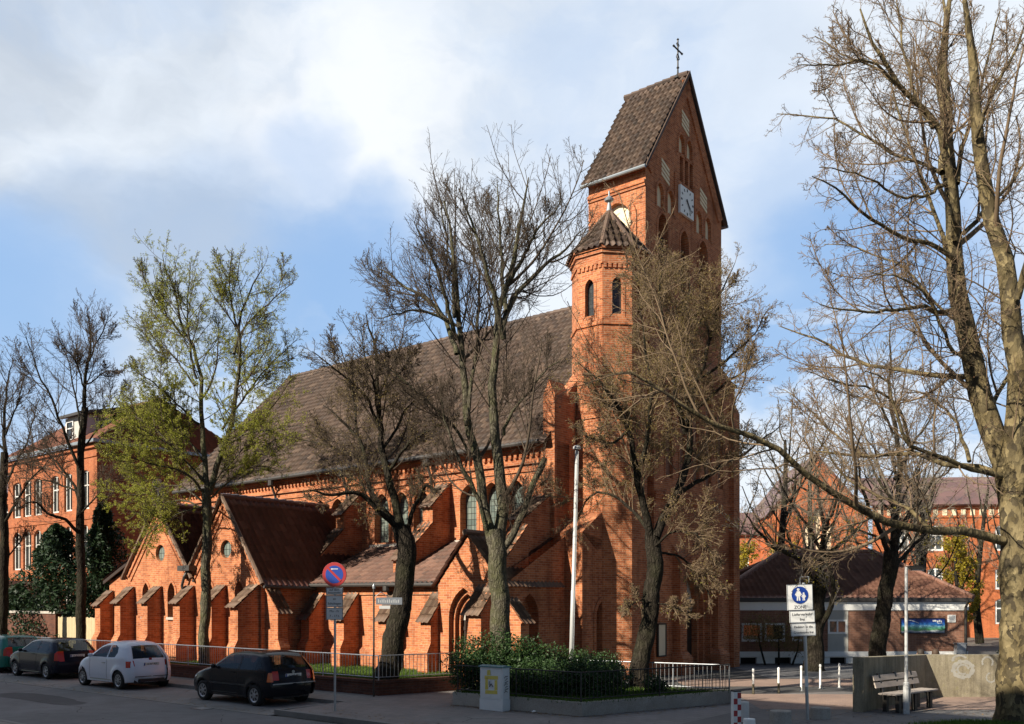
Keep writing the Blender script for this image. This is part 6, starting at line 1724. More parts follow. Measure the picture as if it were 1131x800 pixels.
# angled concrete wall by the bench
CWP = [Vector((8.52, 21.95, 0)), Vector((11.62, 25.4, 0)), Vector((17.5, 25.6, 0))]
cw = empty('concrete_wall', CWP[0], 0, label='chest high angled concrete wall with faded spray marks behind the bench', cat='wall')
m = MB(); ribbon(m, [p - CWP[0] for p in CWP], .26, -.1, 1.33); m.v = [(x, y, z - (.14 * min(1, max(0, (x) / 2.8)) if z > 1 else 0)) for x, y, z in m.v]; m.build('wall', M['concrete'], cw)
d2 = (CWP[2] - CWP[1]).normalized(); n2 = Vector((d2.y, -d2.x, 0))
gf = MB()
def swirl(cx, cz, r, w, a0=0, a1=360, sx=1.0, n=22):
    for i in range(n):
        t0, t1 = R(a0 + (a1 - a0) * i / n), R(a0 + (a1 - a0) * (i + 1) / n)
        w0 = w * (.6 + .5 * math.sin(i * 1.3) ** 2)
        q = [(cx + (r - w0) * math.cos(t0) * sx, cz + (r - w0) * math.sin(t0)), (cx + (r + w0) * math.cos(t0) * sx, cz + (r + w0) * math.sin(t0)), (cx + (r + w0) * math.cos(t1) * sx, cz + (r + w0) * math.sin(t1)), (cx + (r - w0) * math.cos(t1) * sx, cz + (r - w0) * math.sin(t1))]
        gf.add([CWP[1] - CWP[0] + d2 * x + Vector((0, 0, z)) + n2 * .004 for x, z in q], [(0, 3, 2, 1)])
swirl(1.05, .78, .22, .06, sx=1.25); swirl(1.05, .78, .13, .03, 0, 300, 1.2); swirl(1.75, .98, .15, .03, -40, 210); swirl(1.85, .55, .13, .025, 100, 380); swirl(.95, 1.05, .12, .03, 20, 200, 1.6)
gf.build('spray_marks', M['graf'], cw, uvs=False)

# ================================================================== street furniture
def no_parking():
    p = gnd(370, 785.5); r = empty('no_parking_sign', p, R(-4), label='round blue and red no parking sign with long text plate on grey pole', cat='sign')
    m = MB(); m.tube([(0, 0, -.05), (0, 0, 3.62)], .03, 10); m.build('pole', M['galv'], r, uvs=False)
    zc = 3.35
    m = MB(); m.lathe([(.295, -.01), (.30, 0), (.295, .01)], (0, -.05, zc), 32, 'y'); disc = m.build('disc', M['signred'], r, uvs=False)
    m = MB(); m.lathe([(.22, -.013), (.22, .006)], (0, -.05, zc), 32, 'y'); m.build('blue_field', M['signblue'], disc, uvs=False)
    m = MB(); m.lathe([(.301, .001), (.301, .014)], (0, -.05, zc), 32, 'y'); m.build('backing', M['signgrey'], disc, uvs=False)
    m = MB(); a = R(-45); c, s = math.cos(a), math.sin(a)
    m.ext([Vector((x * c - z * s, -.0645, zc + x * s + z * c)) for x, z in ((-.225, -.028), (.225, -.028), (.225, .028), (-.225, .028))], (0, -.004, 0)); m.build('bar', M['signred'], disc, uvs=False)
    m = MB(); m.ext([Vector((x, -.064, zc + .135 + z)) for x, z in ((-.09, 0), (-.05, -.02), (-.05, -.007), (.09, -.007), (.09, .007), (-.05, .007), (-.05, .02))], (0, -.003, 0)); m.build('arrow', M['signwhite'], disc, uvs=False)
    for z0, z1, ls in ((2.85, 3.03, ('auf dem', 'Seitenstreifen')), (2.55, 2.84, ('an', 'Schultagen')), (2.24, 2.54, ('Mo - Fr', '7 - 17 h'))):
        m = MB(); m.box(-.21, .21, -.055, -.04, z0, z1); pl = m.build('plate', M['signwhite'], r, uvs=False)
        m = MB()
        for (a, b, c_, d_) in ((-.205, .205, z0 + .006, z0 + .016), (-.205, .205, z1 - .016, z1 - .006), (-.205, -.195, z0 + .006, z1 - .006), (.195, .205, z0 + .006, z1 - .006)): m.box(a, b, -.058, -.0545, c_, d_)
        m.build('border', M['ink'], pl, uvs=False)
        for i, t in enumerate(ls):
            text(t, .078 if len(t) < 11 else .058, M['ink'], pl, (0, -.057, z1 - (z1 - z0) * (.30 + .40 * i)), (R(90), 0, 0))
    for z in (2.4, 2.9, 3.3): MB().tube([(0, 0, z), (0, -.045, z)], .036, 8).build('clamp', M['galv'], r, uvs=False)
no_parking()
def zone_sign():
    p = gnd(892, 795); r = empty('pedestrian_sign', p, 0, label='tilted pedestrian zone sign with two text plates on a grey pole', cat='sign')
    r.rotation_euler = (0, R(-1.8), R(6))
    MB().tube([(0, 0, -.05), (0, 0, 3.12)], .038, 10).build('pole', M['galv'], r, uvs=False)
    MB().tube([(0, 0, .75), (0, 0, 1.0)], .0395, 10).build('sticker', M['signwhite'], r, uvs=False)
    cx = -.10
    def plate(z0, z1, w, cx):
        m = MB(); m.box(cx - w / 2, cx + w / 2, -.06, -.045, z0, z1); pl = m.build('plate', M['signwhite'], r, uvs=False)
        m = MB()
        for (a, b, c_, d_) in ((-w / 2, w / 2, z0, z0 + .012), (-w / 2, w / 2, z1 - .012, z1), (-w / 2, -w / 2 + .012, z0, z1), (w / 2 - .012, w / 2, z0, z1)): m.box(cx + a, cx + b, -.064, -.0595, c_, d_)
        m.build('border', M['signgrey'], pl, uvs=False); return pl
    pl = plate(2.50, 3.08, .60, cx - .02)
    m = MB(); m.lathe([(.195, -.007), (.195, .004)], (cx - .02, -.061, 2.84), 30, 'y'); bl = m.build('blue_disc', M['signblue'], pl, uvs=False)
    fg = MB()
    def fig(x, z, s):
        fg.lathe([(.030 * s, -.003), (.030 * s, .003)], (x, -.0705, z + .115 * s), 12, 'y')
        for q in ([(-.035, .08), (.035, .08), (.055, -.03), (.03, -.03), (.03, -.12), (.008, -.12), (0, -.04), (-.012, -.12), (-.035, -.12), (-.03, -.03), (-.055, -.03)],):
            # drawn as separate convex pieces
            pass
        for q in ([(-.033, .08), (-.055, -.03), (.055, -.03), (.033, .08)], [(-.032, -.03), (-.040, -.125), (-.012, -.125), (-.003, -.03)], [(.003, -.03), (.014, -.125), (.042, -.125), (.032, -.03)], [(-.04, .07), (-.078, -.0), (-.06, -.01), (-.03, .05)], [(.03, .05), (.06, -.01), (.078, .0), (.04, .07)]):
            fg.ext([Vector((x + a * s, -.0695, z + b * s)) for a, b in q], (0, -.004, 0))
    fig(cx - .06, 2.845, 1.05); fig(cx + .065, 2.80, .68); fg.build('figures', M['signwhite'], pl, uvs=False)
    text('ZONE', .105, M['ink'], pl, (cx - .02, -.062, 2.565), (R(90), 0, 0))
    pl = plate(2.215, 2.485, .59, cx + .02); text('Lieferverkehr', .088, M['ink'], pl, (cx + .02, -.062, 2.40), (R(90), 0, 0)); text('frei', .088, M['ink'], pl, (cx + .02, -.062, 2.285), (R(90), 0, 0))
    pl = plate(1.91, 2.20, .58, cx + .04); text('Einfahrt in die', .078, M['ink'], pl, (cx + .04, -.062, 2.115), (R(90), 0, 0)); text('Grundstücke frei', .068, M['ink'], pl, (cx + .04, -.062, 1.99), (R(90), 0, 0))
    m = MB(); m.tube([(-.09, -.02, 3.08), (-.09, -.02, 3.25), (.12, -.02, 3.25), (.12, -.02, 3.12)], .012, 6); m.build('bracket', M['galv'], r, uvs=False)
    for z in (2.05, 2.35, 2.75): MB().tube([(0, 0, z), (-.02, -.05, z)], .044, 8).build('clamp', M['galv'], r, uvs=False)
zone_sign()
def name_sign():
    r = empty('street_name_sign', Vector((-3.90, 25.55, 0)), 0, label='thin pole with dark street name plates at the corner of the brick wall', cat='sign')
    MB().tube([(0, 0, -.05), (0, 0, 3.05)], .026, 8).build('pole', M['iron'], r, uvs=False)
    MB().lathe([(.04, 3.05), (.045, 3.12), (.0, 3.2)], (0, 0, 0), 8).build('cap', M['galv'], r, uvs=False)
    d = Vector((.97, .22, 0)); n = Vector((.22, -.97, 0))
    m = MB(); a = d * .06; b = d * .80
    m.ext([a + Vector((0, 0, 2.60)), b + Vector((0, 0, 2.60)), b + Vector((0, 0, 2.80)), a + Vector((0, 0, 2.80))], n * .02); pl = m.build('name_plate', M['signgrey'], r, uvs=False)
    m = MB()
    for i in range(12):
        x = .12 + i * .052; h = (.10, .07, .09)[i % 3]
        q = d * x + n * .021; m.ext([q + Vector((0, 0, 2.65)), q + d * .018 + Vector((0, 0, 2.65)), q + d * .018 + Vector((0, 0, 2.65 + h)), q + Vector((0, 0, 2.65 + h))], n * .002)
    m.build('lettering', M['signwhite'], pl, uvs=False)
    m = MB(); a = d * .15; b = d * .46; m.ext([a + Vector((0, 0, 2.48)), b + Vector((0, 0, 2.48)), b + Vector((0, 0, 2.57)), a + Vector((0, 0, 2.57))], n * .015); m.build('lower_plate', M['signwhite'], r, uvs=False)
    m = MB(); m.tube([d * .04 + Vector((0, 0, 2.83)), d * .2 + Vector((0, 0, 2.95)), d * .4 + Vector((0, 0, 2.82))], .012, 5); m.build('scroll', M['galv'], r, uvs=False)
name_sign()
def cabinet():
    c = gnd(556, 785.2) + Vector((-.02, -.16, 0)); r = empty('utility_cabinet', c, AXROT, label='pale grey utility cabinet with yellow spray paint before the evergreen shrubs', cat='cabinet')
    w, d, h = .74, .30, 1.06
    MB().box(-w, 0, 0, d, -.05, .27).build('plinth', M['cab'], r)
    m = MB(); m.box(-w + .012, -.012, .012, d - .012, .275, h); bd_ = m.build('body', M['cab'], r)
    m = MB(); m.box(-w + .05, -w / 2 - .006, .004, .013, .31, h - .05); m.box(-w / 2 + .006, -.05, .004, .013, .31, h - .05); dr = m.build('doors', M['cab'], r)
    m = MB(); m.box(-w / 2 - .06, -w / 2 - .03, -.012, .005, .62, .72); m.build('handle', M['galv'], dr)
    m = MB(); m.ext([Vector((-w - .02, -.02, h)), Vector((-w - .02, d + .02, h)), Vector((-w - .02, d + .02, h + .03)), Vector((-w - .02, d / 2, h + .055)), Vector((-w - .02, -.02, h + .03))], (w + .04, 0, 0)); m.build('lid', mat_plain('teal_lid', (.10, .22, .24), .5), r)
    m = MB()
    for a, b, z0, z1 in ((-.56, -.16, .40, .50), (-.56, -.46, .50, .80), (-.26, -.16, .50, .76), (-.58, -.14, .76, .86), (-.50, -.38, .86, 1.0)):
        m.ext([Vector((x, .0025, z)) for x, z in ((a, z0), (b, z0 + .012), (b - .012, z1), (a + .01, z1 - .01))], (0, -.003, 0))
    m.build('yellow_paint', M['cabyel'], r)
    m = MB()
    for i in range(7): m.tube([(.001, .07 + .02 * (i % 3), .45 + i * .06), (.004, .12 + .05 * ((i * 2) % 3), .49 + i * .06), (.001, .2, .46 + i * .065)], .007, 4)
    m.tube([(-.42, -.0, .58), (-.36, -.003, .66), (-.30, 0, .58)], .012, 4); m.build('scribble', M['ink'], r)
cabinet()
def flagpole():
    p = Vector((1.68, 26.0, 0)); r = empty('flagpole', p, 0, label='white flagpole without a flag standing in the shrub bed', cat='flagpole')
    r.rotation_euler = (0, R(1.5), 0)
    MB().tube([(0, 0, .2), (0, 0, 3.0), (0, 0, 3.02), (0, 0, 7.05)], [.072, .066, .056, .045], 14).build('pole', M['pole'], r, smooth=True, uvs=False)
    MB().lathe([(.05, 7.05), (.11, 7.06), (.115, 7.13), (.07, 7.16), (.0, 7.18)], (0, 0, 0), 14).build('cap', M['pole'], r, uvs=False)
    MB().tube([(.05, -.05, 1.2), (.052, -.052, 4), (.046, -.046, 7.0)], .004, 4).build('rope', M['signwhite'], r, uvs=False)
    MB().lathe([(.12, .2), (.12, .5), (.085, .55)], (0, 0, 0), 12).build('sleeve', M['galv'], r, uvs=False)
flagpole()
def street_lamp():
    p = Vector((9.44, 21.68, 0)); r = empty('street_lamp', p, R(8), label='slender grey street lamp with flat head in front of the bench', cat='lamp')
    MB().tube([(0, 0, -.05), (0, 0, .74), (0, 0, .76), (0, 0, 3.52)], [.075, .07, .040, .034], 12).build('pole', M['pole'], r, uvs=False)
    MB().tube([(0, 0, 3.45), (.12, 0, 3.5), (.2, 0, 3.5)], .025, 8).build('arm', M['pole'], r, uvs=False)
    m = MB(); m.add([Vector((x, y, z)) for x, y, z in ((.04, -.1, 3.46), (.46, -.08, 3.45), (.46, .08, 3.45), (.04, .1, 3.46), (.04, -.1, 3.54), (.44, -.07, 3.57), (.44, .07, 3.57), (.04, .1, 3.54))], [(0, 3, 2, 1), (4, 5, 6, 7), (0, 1, 5, 4), (1, 2, 6, 5), (2, 3, 7, 6), (3, 0, 4, 7)])
    hd = m.build('lamp_head', M['iron'], r, uvs=False); MB().box(.12, .42, -.06, .06, 3.43, 3.452).build('lens', M['signwhite'], hd, uvs=False)
    MB().box(.078, .09, -.05, .05, .28, .62).build('hatch', M['galv'], r, uvs=False)
street_lamp()
def bench(loc, rz, label):
    r = empty('park_bench', loc, rz, label=label, cat='bench')
    for i in range(4): MB().box(-1.1, 1.1, -.02 + i * .115, .08 + i * .115, .43, .465).build('seat_slat', M['wood_grey'], r)
    for i in range(2):
        y0, z0 = .47 + i * .05, .58 + i * .17
        MB().ext([Vector((-1.1, y0, z0)), Vector((-1.1, y0 + .035, z0)), Vector((-1.1, y0 + .075, z0 + .13)), Vector((-1.1, y0 + .04, z0 + .13))], (2.2, 0, 0)).build('back_slat', M['wood_grey'], r)
    for x in (-.8, 0, .8):
        m = MB(); m.box(x - .06, x + .06, .02, .12, 0, .43); m.box(x - .06, x + .06, .34, .44, 0, .43); m.box(x - .05, x + .05, .02, .44, .37, .43)
        m.ext([Vector((x - .04, .42, .40)), Vector((x - .04, .48, .40)), Vector((x - .04, .62, .92)), Vector((x - .04, .57, .92))], (.08, 0, 0)); m.build('frame', M['iron'], r)
    return r
d1 = (CWP[1] - CWP[0]).normalized(); az1 = math.atan2(d1.y, d1.x)
bench(Vector((9.98, 22.45, 0)) + Vector((.02, -.10, 0)), az1 - R(8), 'weathered wooden slat bench in the shade of the concrete wall')
bench(Vector((12.2, 26.3, 0)), math.atan2(d2.y, d2.x) + math.pi, 'wooden bench behind the concrete wall, under two seated people')
for k, (px, py) in enumerate(((832, 767), (860, 766), (885, 763.5), (906, 761), (927, 760))):
    p = gnd(px, py); r = empty('white_post', p, 0, label='%s slim white barrier post on the brick paving' % ('leftmost', 'second from left', 'middle', 'second from right', 'rightmost')[k], cat='post', group='white posts across the paving')
    MB().lathe([(.032, -.05), (.032, .66), (.036, .68), (.036, .73), (.02, .76), (.0, .765)], (0, 0, 0), 12).build('shaft', M['white'], r, uvs=False)
    MB().lathe([(.034, .0), (.034, .30)], (0, 0, 0), 12).build('rusty_foot', M['bark_green'], r, uvs=False) if k in (0, 1) else MB().lathe([(.07, -.02), (.07, .02)], (0, 0, 0), 12).build('collar', M['galv'], r, uvs=False)
def warning_post():
    p = Vector((4.70, 19.0, 0)); r = empty('warning_post', p, R(10), label='square red and white chequered warning post at the bottom edge', cat='post')
    MB().box(-.078, .078, -.078, .078, -.05, .80).build('shaft', M['signwhite'], r)
    m = MB()
    for i in range(6):
        z0 = .04 + i * .125
        for s_ in (0, 1):
            if (i + s_) % 2: continue
            x0 = -.08 + s_ * .08
            m.box(x0, x0 + .08, -.081, -.07, z0, z0 + .12); m.box(.07, .081, -.08 + (1 - s_) * .08, -.0 + (1 - s_) * .08, z0, z0 + .12)
    m.build('red_panel', M['signred'], r); MB().box(-.083, .083, -.083, .083, .80, .83).build('cap', M['iron'], r)
warning_post()
def drum(name, label, p, rad, h, mat):
    r = empty(name, p, 0, label=label, cat='bollard', group='stone drums on the plaza')
    MB().lathe([(rad * 1.02, -.03), (rad, .02), (rad * .98, h - .03), (rad * .94, h)], (0, 0, 0), 24).build('drum', mat, r); MB().lathe([(rad * .5, h), (rad * .5, h + .006)], (0, 0, 0), 20).build('top_plate', mat, r)
drum('stone_bollard', 'low round concrete drum left of the pedestrian zone sign', Vector((5.86, 19.75, 0)), .235, .31, M['concrete_drum'])
drum('stone_bollard', 'low round concrete drum right of the pedestrian zone pole', Vector((7.10, 20.85, 0)), .225, .25, M['concrete_drum'])
drum('white_bollard', 'short pale bollard right behind the chequered warning post', Vector((5.21, 20.3, 0)), .105, .44, M['galv_light'])
drum('white_bollard', 'small white bollard cut by the bottom edge', Vector((4.90, 18.7, 0)), .125, .27, M['white'])
m = MB(); g = np.random.default_rng(3)
pts = norm(g.normal(size=(14, 3))) * np.array([.05, .05, .035]) * g.uniform(.6, 1.2, (14, 1))
bm = bmesh.new()
for q in pts: bm.verts.new(q)
bmesh.ops.convex_hull(bm, input=bm.verts[:]); me = bpy.data.meshes.new('litter'); bm.to_mesh(me); bm.free(); me.materials.append(M['white'])
lo = bpy.data.objects.new('litter', me); COL.objects.link(lo); lo.location = gnd(588, 786.5) + Vector((.03, -.16, .03)); tag(lo, 'crumpled scrap of white paper on the pavement by the cabinet', 'litter')

# ================================================================== people seated behind the wall
def seated(loc, rz, label, cloth, hairm, turn=0):
    r = empty('person', loc, rz, label=label, cat='person')
    # skeleton faces -y
    J = {'pel': (0, .02, .50), 'wai': (0, .03, .68), 'che': (0, .02, .88), 'nec': (0, .0, 1.03), 'hd0': (0, -.02, 1.12), 'hd1': (0, -.025, 1.20), 'hd2': (0, -.01, 1.28)}
    rad = {'pel': .15, 'wai': .135, 'che': .15, 'nec': .055, 'hd0': .072, 'hd1': .088, 'hd2': .075}
    E = [('pel', 'wai'), ('wai', 'che'), ('che', 'nec'), ('nec', 'hd0'), ('hd0', 'hd1'), ('hd1', 'hd2')]
    for s, n in ((-1, 'l'), (1, 'r')):
        J.update({'sh' + n: (s * .18, .02, .96), 'el' + n: (s * .24, -.02, .70), 'wr' + n: (s * .14, -.24, .60), 'ha' + n: (s * .08, -.32, .58), 'hi' + n: (s * .10, 0, .50), 'kn' + n: (s * .12, -.44, .50), 'an' + n: (s * .12, -.46, .10), 'to' + n: (s * .13, -.60, .04)})
        rad.update({'sh' + n: .065, 'el' + n: .05, 'wr' + n: .034, 'ha' + n: .036, 'hi' + n: .10, 'kn' + n: .065, 'an' + n: .045, 'to' + n: .04})
        E += [('che', 'sh' + n), ('sh' + n, 'el' + n), ('el' + n, 'wr' + n), ('wr' + n, 'ha' + n), ('pel', 'hi' + n), ('hi' + n, 'kn' + n), ('kn' + n, 'an' + n), ('an' + n, 'to' + n)]
    names = list(J); me = bpy.data.meshes.new('body'); me.from_pydata([J[k] for k in names], [(names.index(a), names.index(b)) for a, b in E], [])
    o = bpy.data.objects.new('body', me); COL.objects.link(o); o.parent = r
    sk = o.modifiers.new('skin', 'SKIN'); sk.use_smooth_shade = True
    for i, k in enumerate(names): me.skin_vertices[0].data[i].radius = (rad[k], rad[k] * (.8 if k in ('che', 'wai') else 1))
    me.skin_vertices[0].data[0].use_root = True
    o.modifiers.new('sub', 'SUBSURF').render_levels = 2
    me.materials.append(M['skin'])
    # jacket, hair, face
    ja = MB(); ja.lathe([(.17, .48), (.165, .62), (.18, .82), (.17, .94), (.10, 1.02), (.07, 1.05)], (0, .02, 0), 16)
    ja.v = [(x * 1.15, (y - .02) * .85 + .02, z) for x, y, z in ja.v]
    for s in (-1, 1): ja.tube([(s * .16, .02, .97), (s * .245, -.02, .69), (s * .15, -.23, .60)], [.085, .066, .05], 10)
    ja.build('jacket', cloth, r, smooth=True, uvs=False)
    tr = MB()
    for s in (-1, 1): tr.tube([(s * .09, .05, .50), (s * .12, -.45, .51), (s * .12, -.46, .09)], [.115, .08, .06], 10)
    tr.build('trousers', M['cloth_dark'], r, smooth=True, uvs=False)
    ha = MB(); ha.lathe([(.088, 1.10), (.104, 1.18), (.098, 1.26), (.06, 1.315), (.0, 1.33)], (0, .016, 0), 16); ha.build('hair', hairm, r, smooth=True, uvs=False)
    fa = MB(); fa.lathe([(.0, 1.165), (.016, 1.17), (.006, 1.21), (.0, 1.215)], (0, -.108, 0), 8)
    for s in (-1, 1): fa.lathe([(0, -.03), (.014, -.01), (.014, .02), (0, .03)], (s * .09, -.01, 1.18), 8)
    fa.build('nose_and_ears', M['skin'], r, uvs=False)
    ey = MB()
    for s in (-1, 1): ey.lathe([(0, -.008), (.009, 0), (0, .008)], (s * .032, -.104, 1.20), 8)
    ey.box(-.022, .022, -.102, -.094, 1.135, 1.142); ey.build('eyes_and_mouth', M['ink'], r, uvs=False)
bz = math.atan2(d2.y, d2.x) + math.pi
seated(Vector((11.78, 26.12, 0)), bz + R(10), 'dark haired person in dark jacket seated behind the concrete wall', M['cloth_dark'], M['hair'])
seated(Vector((12.20, 26.08, 0)), bz - R(35), 'person in a brown jacket seated behind the wall, right of the other', M['cloth_brown'], mat_plain('brown_hair', (.06, .035, .02), .7))

# ================================================================== cars
def seg_resample(pts, step):
    out, sid = [], []
    for i in range(len(pts) - 1):
        a, b = np.array(pts[i]), np.array(pts[i + 1]); n = max(1, int(np.linalg.norm(b - a) / step))
        for k in range(n): out.append(a + (b - a) * k / n); sid.append(i)
    out.append(np.array(pts[-1])); return np.array(out), sid
def car(name, label, loc, head, sp):
    r = empty(name, loc, head, label=label, cat='car', group='cars parked along the kerb')
    L_, Wd, xr, xf, rw, ra, zb = sp['L'], sp['W'], sp['xr'], sp['xf'], sp['rw'], sp['ra'], sp['zb']
    sil = sp['sil']; belt = sp['belt']; paint = sp['paint']
    S, sid = seg_resample(sil, .05)
    # gentle smoothing of the silhouette
    for _ in range(sp.get('smooth', 2)): S[1:-1] = S[1:-1] * .5 + (S[:-2] + S[2:]) * .25
    def hwf(P):
        x, z = P[:, 0], P[:, 1]; w = np.full(len(P), Wd / 2)
        w -= np.clip(z - belt, 0, None) * sp['tumble'] + np.clip(.45 - z, 0, None) * .12 + np.clip(z - .6, 0, None) * .05
        w -= sp['plan'] * np.clip(1 - x / .75, 0, 1) ** 2.2 + sp['plan'] * 1.3 * np.clip(1 - (L_ - x) / .95, 0, 1) ** 2.2
        for xc in (xr, xf): w += sp.get('flare', .015) * np.exp(-((np.hypot(x - xc, z - rw) - ra - .04) / .08) ** 2)
        return w
    def sdist(P):
        a, b = S[:-1], S[1:]; ab = b - a
        t = np.clip(((P[:, None] - a) * ab).sum(-1) / np.maximum((ab ** 2).sum(-1), 1e-9), 0, 1)
        return np.linalg.norm(P[:, None] - a - ab * t[..., None], axis=-1).min(1)
    rf = sp['rf']
    def yfun(P):
        d = np.clip(sdist(P), 0, rf); return hwf(P) - (rf - np.sqrt(np.maximum(rf * rf - (rf - d) ** 2, 0)))
    def arcpts(xc):
        a0 = math.asin(min(1, max(-1, (zb - rw) / ra))); return [(xc + ra * math.cos(t), rw + ra * math.sin(t)) for t in np.linspace(a0, math.pi - a0, 14)]
    bot = [tuple(sil[-1])] + arcpts(xf) + arcpts(xr) + [tuple(sil[0])]
    out = [tuple(p) for p in S] + bot[1:-1]
    gx, gz = np.meshgrid(np.arange(.03, L_, .055), np.arange(zb + .02, sp['H'], .05)); G = np.c_[gx.ravel(), gz.ravel()]
    G = np.array([p for p in G if inpoly(p, out)]); bo = np.array(out)
    dm = np.linalg.norm(G[:, None] - bo[None], axis=-1).min(1); G = G[dm > .022]
    regs = sp['side']           # list of (part, material, polygon)
    pts = [Vector(p) for p in out]; ed = [(i, (i + 1) % len(out)) for i in range(len(out))]
    for nm_, mt_, pg in regs:
        o = len(pts); q, _ = seg_resample(list(pg) + [pg[0]], .06); q = q[:-1]
        pts += [Vector(p) for p in q]; ed += [(o + i, o + (i + 1) % len(q)) for i in range(len(q))]
    pts += [Vector(p) for p in G]
    rr = delaunay_2d_cdt(pts, ed, [], 1, 1e-4); V2 = np.array([tuple(v) for v in rr[0]]); T = [t for t in rr[2]]
    Yv = yfun(V2); groups = {}
    for t in T:
        c = V2[list(t)].mean(0)
        if not inpoly(c, out): continue
        key = ('body', paint)
        for nm_, mt_, pg in regs:
            if inpoly(c, pg): key = (nm_, mt_)
        groups.setdefault(key, []).append(t)
    body = MB()
    for (nm_, mt_), ts in groups.items():
        for s in (1, -1):
            used = sorted({i for t in ts for i in t}); mp_ = {i: k for k, i in enumerate(used)}
            inset = -.006 if nm_ == 'side_window' else (.004 if nm_ in ('tail_light', 'headlight', 'trim') else 0)
            vv = [(V2[i][0], s * (Yv[i] + inset), V2[i][1]) for i in used]; ff = []
            for t in ts:
                a = sum(V2[t[k]][0] * V2[t[(k + 1) % len(t)]][1] - V2[t[(k + 1) % len(t)]][0] * V2[t[k]][1] for k in range(len(t)))
                q = [mp_[i] for i in t]; ff.append(tuple(q) if (a > 0) == (s < 0) else tuple(reversed(q)))
            if nm_ == 'body': body.add(vv, ff)
            else: MB().add(vv, ff).build(nm_, M[mt_], r, smooth=True, uvs=False)
    # skin over nose, roof and tail
    fr = np.array([-1, -.9, -.7, -.35, 0, .35, .7, .9, 1.0]); hw = yfun(S)
    Tn = np.gradient(S, axis=0); Tn /= np.linalg.norm(Tn, axis=1)[:, None]; Nn = np.c_[-Tn[:, 1], Tn[:, 0]]
    cr = sp.get('crown', .025)
    SV = np.array([[(S[i, 0] + Nn[i, 0] * cr * (1 - f * f), f * hw[i], S[i, 1] + Nn[i, 1] * cr * (1 - f * f)) for f in fr] for i in range(len(S))])
    # plan curve at nose and tail
    for i in range(len(S)):
        for k, f in enumerate(fr):
            SV[i, k, 0] += sp.get('bow', .06) * (f * f) * (np.clip(1 - S[i, 0] / .5, 0, 1) - np.clip(1 - (L_ - S[i, 0]) / .5, 0, 1))
    sg = {}
    for i in range(len(S) - 1):
        c = (S[i] + S[i + 1]) / 2
        for k in range(len(fr) - 1):
            fm = (fr[k] + fr[k + 1]) / 2; key = ('body', paint)
            for (nm_, mt_, segs, f0, f1, za, zb_) in sp['strip']:
                if sid[i] in segs and f0 <= abs(fm) <= f1 and za <= c[1] <= zb_: key = (nm_, mt_) if nm_ not in ('tail_light', 'headlight') else (nm_, mt_, fm > 0)
            sg.setdefault(key, []).append((i, k))
    n = len(fr)
    for key, cells in sg.items():
        vv, ff = [], []
        mp_ = {}
        def vid(i, k):
            if (i, k) not in mp_: mp_[(i, k)] = len(vv); vv.append(tuple(SV[i, k]))
            return mp_[(i, k)]
        for i, k in cells: ff.append((vid(i, k), vid(i, k + 1), vid(i + 1, k + 1), vid(i + 1, k)))
        if key[0] == 'body': body.add(vv, ff)
        else: MB().add(vv, ff).build(key[0], M[key[1]], r, smooth=True, uvs=False)
    body.build('body', M[paint], r, smooth=True, uvs=False)
    # underside, wheel wells
    m = MB(); m.box(.12, L_ - .12, -Wd / 2 + .24, Wd / 2 - .24, zb - .02, .62); m.box(xr + ra + .02, xf - ra - .02, -Wd / 2 + .05, Wd / 2 - .05, zb - .02, zb + .25)
    m.build('underbody', M['plastic'], r, uvs=False)
    # wheels
    for xc in (xr, xf):
        for s in (1, -1):
            yo = s * (Wd / 2 - .035); w = MB()
            prof = [(.04, .035), (.06, .03), (rw * .60, .012), (rw * .64, .03), (rw * .66, .03), (rw * .66, .0)]
            w.lathe([(a, h) for a, h in prof], (0, 0, 0), 20, 'y'); w.v = [(xc + x, yo + (-1 if s > 0 else 1) * (y) * -1 * (1 if True else 1) if False else yo + s * (-y if y < 0 else -y) * (1 if s > 0 else 1) * (1), rw + z) for x, y, z in w.v]
            rim = MB(); rim.v = []; rim = MB()
            # rim disc facing outwards
            pr = [(.0, .030), (.05, .030), (.055, .018), (rw * .56, .008), (rw * .64, .026), (rw * .67, .026), (rw * .67, -.02)]
            nn = 20; vs, fs = [], []
            for (a, h) in pr:
                for k in range(nn): t = 2 * math.pi * k / nn; vs.append((xc + a * math.cos(t), yo + s * h, rw + a * math.sin(t)))
            for i in range(len(pr) - 1):
                for k in range(nn): fs.append((i * nn + k, i * nn + (k + 1) % nn, (i + 1) * nn + (k + 1) % nn, (i + 1) * nn + k))
            rim.add(vs, fs); wo = rim.build('wheel', M['alloy'], r, smooth=False, uvs=False)
            vs, fs = [], []; pr = [(rw * .66, .02), (rw * .74, .035), (rw * .93, .03), (rw, .0), (rw, -.13), (rw * .92, -.17), (rw * .6, -.17)]
            for (a, h) in pr:
                for k in range(28): t = 2 * math.pi * k / 28; vs.append((xc + a * math.cos(t), yo + s * h, rw + a * math.sin(t)))
            for i in range(len(pr) - 1):
                for k in range(28): fs.append((i * 28 + k, i * 28 + (k + 1) % 28, (i + 1) * 28 + (k + 1) % 28, (i + 1) * 28 + k))
            MB().add(vs, fs).build('tyre', M['rubber'], wo, smooth=True, uvs=False)
            hol = MB()
            ns = sp.get('spokes', 8)
